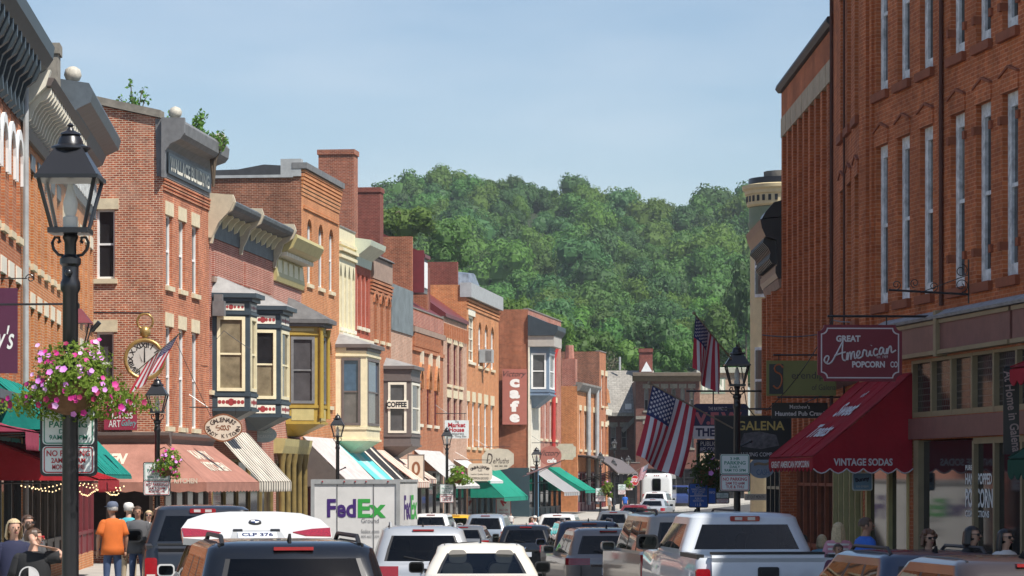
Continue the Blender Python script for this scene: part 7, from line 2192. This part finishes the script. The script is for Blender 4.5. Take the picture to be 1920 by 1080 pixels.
    # hair
    if hair != 'none':
        hr = MB(HM)
        nu, nv = 18, 12
        c0 = (0, .002, 1.632)
        P = []
        rx, ry, rz = .088, .106, .098
        for i in range(nv + 1):
            th = math.pi / 2 - math.pi * i / nv
            for k in range(nu):
                a = 2 * math.pi * k / nu
                j = 1 + .03 * math.sin(k * 3.1 + i * 1.7)
                P.append((c0[0] + rx * j * math.cos(th) * math.cos(a), c0[1] + ry * j * math.cos(th) * math.sin(a), c0[2] + rz * j * math.sin(th)))
        low = {'short': 1.60, 'bob': 1.52, 'long': 1.50, 'bun': 1.575, 'curly': 1.55}[hair]
        for i in range(nv):
            for k in range(nu):
                q = [P[i * nu + k], P[i * nu + (k + 1) % nu], P[(i + 1) * nu + (k + 1) % nu], P[(i + 1) * nu + k]]
                cy_ = sum(p[1] for p in q) / 4; cz_ = sum(p[2] for p in q) / 4; cx_ = sum(p[0] for p in q) / 4
                if cz_ < low or (cy_ > .045 and cz_ < 1.672) or (cy_ > .01 and cz_ < 1.60 and hair in ('short', 'bun')): continue
                hr.add(q, [(0, 1, 2, 3)])
        if hair in ('bob', 'long', 'curly'):
            zl = {'bob': 1.485, 'long': 1.30, 'curly': 1.51}[hair]
            na = 15
            lv_ = [(1.66, .086, .100), (1.60, .096, .108), (1.55, .102, .112), ((1.55 + zl) / 2, .106, .112), (zl, .088, .095)]
            for rr0, rr1 in zip(lv_, lv_[1:]):
                for k in range(na):
                    qs = []
                    for rr_, kk_ in ((rr0, k), (rr0, k + 1), (rr1, k + 1), (rr1, k)):
                        a = R(160 + 220 * kk_ / na)
                        j = 1 + .05 * math.sin(kk_ * 2.3)
                        qs.append((rr_[1] * j * math.cos(a), rr_[2] * j * math.sin(a) * (1 if math.sin(a) < 0 else .8), rr_[0] - (.012 * math.sin(kk_ * 2.9) if rr_[0] == zl else 0)))
                    hr.add(qs, [(0, 1, 2, 3)])
                    hr.add([(x * .86, y * .86, z) for x, y, z in qs], [(3, 2, 1, 0)])
        if hair == 'curly':
            rr_ = random.Random(4)
            for k in range(26):
                a = rr_.uniform(0, 6.28); b_ = rr_.uniform(.0, 1.4)
                x, y, z = .09 * math.cos(b_) * math.cos(a), .10 * math.cos(b_) * math.sin(a), 1.635 + .09 * math.sin(b_)
                if y > .06 and z < 1.68: continue
                hr.ball((x, y, z), .034, nu=7, nv=5)
        if hair == 'bun':
            hr.ball((0, -.045, 1.745), .048, .048, .042, 10, 7); hr.ball((.02, -.06, 1.765), .03, nu=7, nv=5); hr.ball((-.025, -.035, 1.76), .028, nu=7, nv=5)
        hr.build('hair', hm, t, smooth=180, fix=True)
    if glasses:
        gl = MB(HM)
        for k in (-1, 1): gl.box(k * .034 - .026, k * .034 + .026, .104, .112, 1.608, 1.642)
        gl.box(-.01, .01, .106, .112, 1.628, 1.636)
        for k in (-1, 1): gl.box(k * .076 - .003, k * .076 + .003, .0, .108, 1.628, 1.636)
        gl.build('glasses', glasses if not isinstance(glasses, bool) else BLACKP, t)
    if hat:
        hc = MB(HM)
        hc.lathe([(.094, 1.662), (.098, 1.69), (.088, 1.73), (.06, 1.755), (.0, 1.765)], 16)
        hc.v = [(HM @ Vector((0, 0, 0)) + (Vector(v) - HM @ Vector((0, 0, 0)))) for v in hc.v]
        hc.ext([(-.075, .06), (.075, .06), (.07, .15), (.035, .185), (-.035, .185), (-.07, .15)], 'z', 1.664, 1.676)
        hc.build('cap', hat, t, smooth=40)
    if extra: extra(t, s)
    return t
OR = mat('shirt_orange', (.55, .125, .018), .85, var=.12, scale=5); TEALS = mat('shirt_aqua', (.08, .38, .42), .85, var=.1); GRS = mat('shirt_charcoal', (.09, .09, .095), .85, var=.12); BLKS = mat('shirt_black', (.014, .014, .015), .85, var=.12)
BLS = mat('shirt_royal_blue', (.025, .12, .48), .85, var=.1); NVS = mat('shirt_navy', (.015, .018, .05), .85, var=.15); PNS = mat('shirt_pink', (.5, .22, .26), .85, var=.15); WHS = mat('shirt_white', (.6, .58, .56), .85, var=.1); LBS = mat('shirt_pale_blue', (.16, .32, .42), .85, var=.1)
CAPG = mat('cap_slate', (.10, .12, .17), .8, var=.1); CAPW = mat('cap_white', (.68, .66, .62), .8, var=.05)
def striped(t, s):
    st = MB(Matrix.Scale(s, 4))
    for z in (1.38, 1.31, 1.24, 1.17, 1.10):
        w = .192 if z > 1.2 else .18
        st.lathe([(1.0, z), (1.0, z + .03)], 20)
        k = 40
        for i in range(len(st.v) - k, len(st.v)):
            v = Vector(st.v[i]) / s
            st.v[i] = tuple(Vector((v.x * w, v.y * .143, v.z)) * s)
    st.f = [f for f in st.f if len(f) == 4]; st.m = [0] * len(st.f)
    st.build('stripe_print', WHS, t, smooth=60, kind='stuff')
def embe(t, s):
    mb = MB(Matrix.Scale(s, 4))
    y = lambda x: -.158 + x * x * 1.1
    hd = [(.115 * math.cos(R(a)), .115 * math.sin(R(a)) + 1.20) for a in range(0, 91, 10)] + [(0, 1.20)]
    mb.poly([(x, y(x), z) for x, z in hd])
    mb.poly([(-x, y(x) + .001, z) for x, z in [(.115 * math.cos(R(a)), .115 * math.sin(R(a)) + 1.20) for a in range(0, 91, 10)] + [(.10 * math.cos(R(a)), .10 * math.sin(R(a)) + 1.20) for a in range(90, -1, -10)]])
    put_text(mb, 'embers', .02, 1.155, h=.05, w=.24, bold=.04, fn=lambda p: (p[0], y(p[0]) - .004, p[2]))
    mb.build('shirt_print', WHS, t, fix=False, kind='stuff')
up = {1: ((.30, .05, 1.44), (.12, -.03, 1.60))}
person('blonde woman in a dark top at the far left edge, facing us', 26, 971, 31.5, 165, NVS, DENIM, hair='bob', hm=H_BLON, female=True, look=-10, glasses=False)
person('person in black printed shirt with a topknot, one arm raised to the head', 62, 988, 28.5, 8, BLKS, DARKCL, hair='bun', hm=H_BRN, arms={1: ((.34, .02, 1.42), (.13, -.02, 1.585))}, look=62, glasses=REDT, extra=embe)
person('dark haired person half hidden between the two at the left edge', 52, 964, 36, 150, GRS, DENIM, hair='short', hm=H_BRN, glasses=True)
person('man in orange shirt and slate cap walking beside the lamp pole', 211, 941, 49, -22, OR, DENIM, skin=SK2, hair='short', hm=H_GRY, hat=CAPG, look=-15, arms={-1: ((-.25, -.02, 1.14), (-.22, .12, .92))})
person('person in an aqua shirt and white cap beyond the man in orange', 241, 943, 55, 15, TEALS, KHAKI, hair='short', hm=H_GRY, hat=CAPW)
person('bearded man in a charcoal shirt facing us next to the white cap', 258, 948, 52, 172, GRS, DENIM, skin=SK2, hair='short', hm=H_BRN)
person('blonde woman in sunglasses and a pale top near the black pickup', 279, 956, 58, 175, WHS, DENIM, hair='bob', hm=H_BLON, glasses=True, female=True)
person('tiny figure in white crossing past the far parking sign', 1143, 927, 196, 60, WHS, KHAKI, hair='short', left=True)
person('tiny figure in blue near the small signs by the bus', 1172, 926, 205, 180, BLS, DENIM, hair='short', left=True)
person('person with brown hair standing behind the black crossover', 996, 969, 112, 120, PNS, DENIM, hair='bob', hm=H_BRN, left=True, female=True)
person('person with a white visor standing by the white SUV', 1003, 967, 117, 60, WHS, DENIM, hair='short', hm=H_BRN, hat=CAPW, left=True)
person('small person in a red and white top by the shop poster', 958, 962, 160, 180, WHS, DENIM, hair='short', left=True)
# right pavement
person('woman with long blonde hair and a pink striped shirt, back to us', 1572, 978, 41.5, 8, PNS, DENIM, hair='long', hm=H_BLON, female=True, left=False, extra=striped)
person('fair haired person in pale blue just left of the striped shirt', 1541, 1001, 43.5, 20, LBS, DENIM, hair='bob', hm=H_BLON, female=True, left=False)
person('dark haired child in plum in front of the striped shirt', 1571, 1018, 39.2, 160, mat('shirt_plum', (.10, .03, .06), .85), DENIM, skin=SK2, hair='short', hm=H_BRN, left=False)
person('man in a royal blue shirt turned toward the shop window', 1623, 969, 39, 70, BLS, KHAKI, skin=SK2, hair='short', hm=H_BRN, left=False, look=20)
person('woman with curly auburn hair and glasses before the display window', 1741, 993, 36, 160, NVS, DENIM, hair='curly', hm=H_AUB, glasses=True, female=True, left=False)
person('woman with short black hair and sunglasses in a black top', 1822, 985, 34, 125, BLKS, DENIM, hair='bob', hm=H_BLK, glasses=True, female=True, left=False)
person('woman with long black hair and sunglasses at the right edge', 1884, 990, 33.5, 140, WHS, DENIM, hair='long', hm=H_BLK, glasses=True, female=True, left=False)

# ================================================================== hanging flower baskets
LEAFB = leafmat('petunia_leaf', (.20, .33, .045), .5, .45); COCO = mat('coconut_fibre', (.16, .085, .04), .95, var=.35, scale=20)
PET = [mat('petal_lilac_pink', (.60, .22, .58), .6, var=.1), mat('petal_magenta', (.48, .015, .20), .6, var=.1), mat('petal_pale_pink', (.66, .36, .62), .6, var=.1), mat('petal_crimson', (.26, .008, .06), .6, var=.1)]
def leaf_cloud(mb, n, rnd, pos, size, flat=.5):
    for _ in range(n):
        p, nrm = pos()
        d = Vector((rnd.gauss(0, 1), rnd.gauss(0, 1), rnd.gauss(0, 1))) * flat + nrm
        d.normalize()
        a = d.orthogonal().normalized(); a = (Matrix.Rotation(rnd.uniform(0, 6.28), 3, d) @ a)
        b = d.cross(a)
        s = size * rnd.uniform(.6, 1.3)
        mb.add([tuple(p - a * s), tuple(p + b * s * .55 + d * s * .15), tuple(p + a * s), tuple(p - b * s * .55 + d * s * .15)], [(0, 1, 2, 3)])
def basket(label, px, py, Y, rx, rz, nb, nl, seed, pole_px, leaf=.035, fl=.032, group='hanging flower baskets on the lamps', leafm=None):
    rnd = random.Random(seed)
    c = PT(px, py, Y)
    t = thing('flower_basket', label, 'flower basket', c, 0, group)
    sx = rx * .42
    MB().lathe([(.02, -.34 * rz * 2), (sx * .55, -.28 * rz * 2), (sx * .9, -.12 * rz * 2), (sx, .02)], 16, (-.1 * rx, 0)).build('basket', COCO, t, smooth=50)
    ar = MB()
    xp = (pole_px - px) / F * Y
    ar.tube([(xp, 0, rz * .9), (xp * .4, 0, rz * 1.05), (-.1 * rx, 0, rz * .9), (-.1 * rx, 0, .3 * rz)], .012, 5)
    for a in (0, 2.1, 4.2): ar.tube([(-.1 * rx + sx * math.cos(a), sx * math.sin(a), .0), (-.1 * rx, 0, .75 * rz)], .005, 4)
    ar.build('hanger', IRON, t)
    def pos():
        while True:
            v = Vector((rnd.gauss(0, 1), rnd.gauss(0, 1), rnd.gauss(0, 1))); v.normalize()
            r = rnd.uniform(.45, 1.0) ** .6
            dz = rz * (1 if v.z > 0 else .85)
            edge = .72 + .28 * math.sin(3 * math.atan2(v.z, v.x) + seed) + rnd.gauss(0, .1)
            p = Vector((v.x * rx * r * edge, v.y * rx * .8 * r, v.z * dz * r - (abs(v.x) ** 2) * .25 * rz))
            if not (v.z < -.35 and abs(v.x) < .4 and v.y < 0): return p, v
    lm = MB(); leaf_cloud(lm, nl, rnd, pos, leaf)
    lm.build('foliage', leafm or LEAFB, t, fix=False, kind='stuff')
    mes = []
    for m in PET:
        pm_ = MB()
        n = 15
        pm_.add([(0, -.1 * fl, 0)] + [(fl * (1 + .14 * math.cos(5 * 2 * math.pi * i / n)) * math.cos(2 * math.pi * i / n), -.45 * fl, fl * (1 + .14 * math.cos(5 * 2 * math.pi * i / n)) * math.sin(2 * math.pi * i / n)) for i in range(n)], [(0, 1 + i, 1 + (i + 1) % n) for i in range(n)])
        mes.append(pm_.mesh('blossom', m, 60))
    for i in range(nb):
        p, v = pos()
        p = Vector((p.x * 1.04, -abs(p.y) * 1.1 - .02, p.z * 1.05 + .02))
        k = rnd.choices((0, 1, 2, 3), (5, 3, 2, 1.5) if p.z > 0 else (2, 5, 1, 2))[0]
        o = link(mes[k], 'blossom', t)
        o.location = p
        d = Vector((v.x * .8, -1.0, v.z * .6 + .3)).normalized()
        o.rotation_euler = (-d).to_track_quat('Y', 'Z').to_euler()
        sc_ = rnd.uniform(.75, 1.2); o.scale = (sc_,) * 3
    return t
basket('large hanging basket of pink and magenta petunias on the nearest lamp', 142, 722, 21.9, .62, .33, 105, 4600, 3, 130, .020, .021)
basket('hanging basket of pink flowers on the lamp by the brown awnings', 316, 873, 66.9, .42, .40, 44, 1500, 5, 297, .034, .034)
basket('hanging basket of yellow green leaves on the lamp by the metal awning', 860, 893, 134.9, .75, .5, 4, 600, 9, 838, .09, .05)
basket('small leafy hanging basket on the lamp by the arched canopy', 1137, 918, 184.9, .6, .55, 3, 300, 11, 1127, .11, .06)
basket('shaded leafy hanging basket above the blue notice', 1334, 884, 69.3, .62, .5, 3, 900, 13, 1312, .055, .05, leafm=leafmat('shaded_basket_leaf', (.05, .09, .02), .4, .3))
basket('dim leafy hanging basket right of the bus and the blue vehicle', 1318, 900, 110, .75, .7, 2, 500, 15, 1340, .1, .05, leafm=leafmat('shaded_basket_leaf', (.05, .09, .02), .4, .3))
basket('tiny leafy hanging basket by the small signs near the bus', 1180, 906, 213, .5, .45, 2, 200, 17, 1178, .11, .06)

# ================================================================== trees and the wooded hill
BARK = mat('bark', (.10, .075, .05), .9, var=.3)
def crown_mesh(seed, n, leaf, lobes=9, squash=.85, spread=.62, inner=True, m=None):
    """a unit crown (radius about 1, centred at z = 0) of leaf clumps on uneven lobes"""
    rnd = random.Random(seed)
    L = [(Vector((0, 0, 0)), .62)]
    for i in range(lobes):
        v = Vector((rnd.gauss(0, 1), rnd.gauss(0, 1), rnd.gauss(.15, .8))).normalized() * rnd.uniform(.4, spread + .1)
        v.z *= squash
        L.append((v, rnd.uniform(.28, .46)))
    mb = MB()
    def pos():
        c, r = rnd.choice(L)
        v = Vector((rnd.gauss(0, 1), rnd.gauss(0, 1), rnd.gauss(.25, 1))).normalized()
        return c + v * r * rnd.uniform(.75, 1.12), v
    leaf_cloud(mb, n, rnd, pos, leaf, .42)
    if inner:
        for c, r in L: mb.ball(c, r * .8, r * .8, r * .8, 7, 5)
    return mb.mesh('crown', m, None, False)
LM = [leafmat('leaf_mid_green', (.085, .180, .040), .3, .38), leafmat('leaf_dark_green', (.062, .140, .042), .3, .32), leafmat('leaf_bright_green', (.115, .220, .038), .3, .4), leafmat('leaf_yellow_green', (.125, .210, .042), .3, .4)]
HILLM = mat('hill_floor', (.022, .036, .012), .95, var=.4, scale=.05)
RIDGE = [(100, 430), (400, 410), (640, 392), (720, 402), (800, 372), (860, 362), (950, 364), (1000, 374), (1060, 392), (1110, 402), (1150, 414), (1200, 420), (1290, 416), (1400, 406), (1560, 400), (1900, 440)]
YA, YB = 440.0, 820.0
def hill_py(px, v): return 715 + (lerp_tab(RIDGE, px) - 715) * (v ** .92)
rows = []
for j in range(27):
    v = j / 20
    Y = YA + (YB - YA) * v
    r_ = []
    for px in range(100, 1901, 30):
        py = hill_py(px, min(v, 1))
        z = WZ(py, YA + (YB - YA) * min(v, 1))
        if v > 1: z -= (v - 1) * 90
        r_.append((WX(px, Y if v <= 1 else YB), Y, z + math.sin(px * .031 + j) * .8))
    rows.append(r_)
strip('hill', rows, HILLM)
VAR = []
for k in range(8):
    VAR.append([crown_mesh(20 + k, 2300, .056, lobes=8 + k % 3, m=m) for m in (LM[k % 4],)][0])
KIND = ['mid green broadleaf tree in the dense wood covering the hill', 'dark green broadleaf tree in the dense wood covering the hill', 'bright green broadleaf tree in the dense wood covering the hill', 'yellow green broadleaf tree in the dense wood covering the hill']
rnd = random.Random(12)
def hill_tree(px, v, rpx):
    Y = YA + (YB - YA) * v
    r = rpx / F * Y
    py = hill_py(px, v)
    kk = rnd.choices(range(8), (6, 6, 2.8, .5, 6, 6, 2.6, .4))[0]
    o = bpy.data.objects.new('hill_tree', VAR[kk]); COL.objects.link(o)
    o.location = (WX(px, Y), Y, WZ(py, Y) + r * .35)
    o.scale = (r * rnd.uniform(.9, 1.15), r * rnd.uniform(.9, 1.15), r * rnd.uniform(.95, 1.35))
    o.rotation_euler = (0, 0, rnd.uniform(0, 6.28))
    tag(o, KIND[kk % 4], 'tree', KIND[kk % 4].split(' broad')[0] + ' trees in the wood on the hill')
NR_ = 17
for j in range(NR_):
    v = (1.0 - j / (NR_ - 1))
    step = 41 + 14 * (1 - v)
    x0 = 690 if v > .45 else 900
    px = x0 + rnd.uniform(0, step)
    while px < 1432:
        hill_tree(px + rnd.uniform(-8, 8), min(1, max(.0, v + rnd.uniform(-.025, .025))), step * rnd.choice((.5, .7, .9, 1.15, 1.4)))
        px += step * rnd.uniform(.82, 1.12)
# individually seen trees in front of the hill
def big_tree(name, label, px, pyt, pyb, Y, wpx, m, seed, n=1500, leaf=.075, lobes=14, inner=True, zb=None, spread=.7):
    r = wpx / 2 / F * Y
    h = (pyb - pyt) / F * Y
    zc = WZ((pyt + pyb) / 2, Y)
    g0 = G(Y) if zb is None else zb
    t = thing(name, label, 'tree', (WX(px, Y), Y, g0))
    me = crown_mesh(seed, n, leaf, lobes, m=m, inner=inner, spread=spread)
    o = link(me, 'crown', t); o.location.z = zc - g0; o.scale = (r, r, h / 2)
    zl = zc - g0
    tb = MB().tube([(0, 0, 0), (.04 * r, 0, zl * .5), (0, 0, zl + .25 * h)], [.05 * r + .06, .04 * r + .04, .02], 8)
    rn = random.Random(seed)
    for k in range(6):
        a = rn.uniform(0, 6.28)
        tb.tube([(0, 0, zl - .25 * h + .05 * h * k), (r * .35 * math.cos(a), r * .35 * math.sin(a), zl + .0 * h + .05 * h * k), (r * .65 * math.cos(a), r * .65 * math.sin(a), zl + .2 * h)], [.03 * r, .02 * r, .008 * r], 5)
    tb.build('trunk', BARK, t, smooth=60)
    return t
big_tree('broadleaf_tree', 'bright green round tree above the dark red chimney wall', 757, 372, 475, 330, 125, LM[2], 61, 2200)
big_tree('broadleaf_tree', 'darker tree right of the bright one behind the chimneys', 838, 408, 520, 380, 110, LM[0], 62, 1800)
big_tree('broadleaf_tree', 'bright green tree behind the tarpaulin and white coping', 955, 548, 650, 300, 80, LM[2], 63, 1700)
big_tree('broadleaf_tree', 'leafy green tree over the blue bay of the cafe', 1040, 575, 690, 320, 110, LM[2], 64, 2200)
big_tree('broadleaf_tree', 'green tree between the cafe bay and the grey gable roof', 1110, 598, 710, 330, 95, LM[0], 65, 2000)
big_tree('broadleaf_tree', 'pale yellow green tree above the grey gable roof', 1180, 628, 720, 335, 90, LM[3], 66, 1800)
big_tree('conical_tree', 'light green pointed tree above the flat cornice, left of the upper flag', 1265, 620, 725, 340, 80, LM[0], 67, 1700)
big_tree('broadleaf_tree', 'dark tree behind the red chimney', 1225, 575, 700, 390, 110, LM[1], 68, 2000)
big_tree('broadleaf_tree', 'mid green tree between the upper flag and the turret', 1345, 560, 700, 370, 110, LM[0], 69, 2000)
big_tree('broadleaf_tree', 'dark tree close beside the cream turret', 1398, 480, 640, 390, 90, LM[1], 70, 1800)
big_tree('bare_bush', 'greyish twiggy bush over the grey roof', 1140, 655, 725, 300, 70, leafmat('leaf_greyish', (.12, .115, .07), .3, .2), 71, 900, .05, inner=False)
def sapling(label, px, pyt, pyb, Y, wpx, seed, n=170, leaf=.085):
    r = wpx / 2 / F * Y; h = (pyb - pyt) / F * Y
    zb = 13.0
    t = thing('rooftop_sapling', label, 'sapling', (WX(px, Y), Y, zb), 0, None)
    rn = random.Random(seed)
    zc = WZ((pyt + pyb) / 2, Y) - zb
    st = MB(); lf = MB()
    tips = []
    for k in range(9):
        a = rn.uniform(0, 6.28); q = rn.uniform(.5, 1.0)
        tip = Vector((r * q * math.cos(a), r * .6 * math.sin(a), zc + h * rn.uniform(-.25, .5)))
        st.tube([(0, 0, 0), (tip.x * .2, tip.y * .2, zc * .6), tuple(tip * .75 + Vector((0, 0, tip.z * .2))), tuple(tip)], [.05, .035, .018, .008], 5); tips.append(tip)
    def pos():
        tp = rn.choice(tips); f_ = rn.random() ** .6
        p = Vector((tp.x * f_, tp.y * f_, zc * .7 + (tp.z - zc * .7) * f_))
        v = Vector((rn.gauss(0, 1), rn.gauss(0, 1), rn.gauss(0, 1))).normalized()
        return p + v * .14, v
    leaf_cloud(lf, n, rn, pos, leaf, .7)
    st.build('stem', BARK, t); lf.build('foliage', LM[2], t, fix=False, kind='stuff')
sapling('thin green sapling showing above the sloped brick gable', 250, 152, 215, 106, 60, 1, 300)
sapling('bushier green sapling between the two cornice finials', 345, 196, 265, 105, 85, 2, 560)
sapling('low green sapling just left of the far cornice finial', 400, 243, 285, 106, 55, 3, 320)
# ================================================================== the air between here and the hill
hz, nt_, b_ = _new('summer_haze')
nt_.nodes.remove(b_)
pv = nt_.nodes.new('ShaderNodeVolumePrincipled')
pv.inputs['Color'].default_value = (.86, .92, 1.0, 1)
pv.inputs['Density'].default_value = .00016
pv.inputs['Anisotropy'].default_value = .25
nt_.links.new(pv.outputs[0], nt_.nodes['Material Output'].inputs['Volume'])
MB().box(-3150, 3150, -120, 3650, -4, 140).build('haze', hz, kind='stuff')
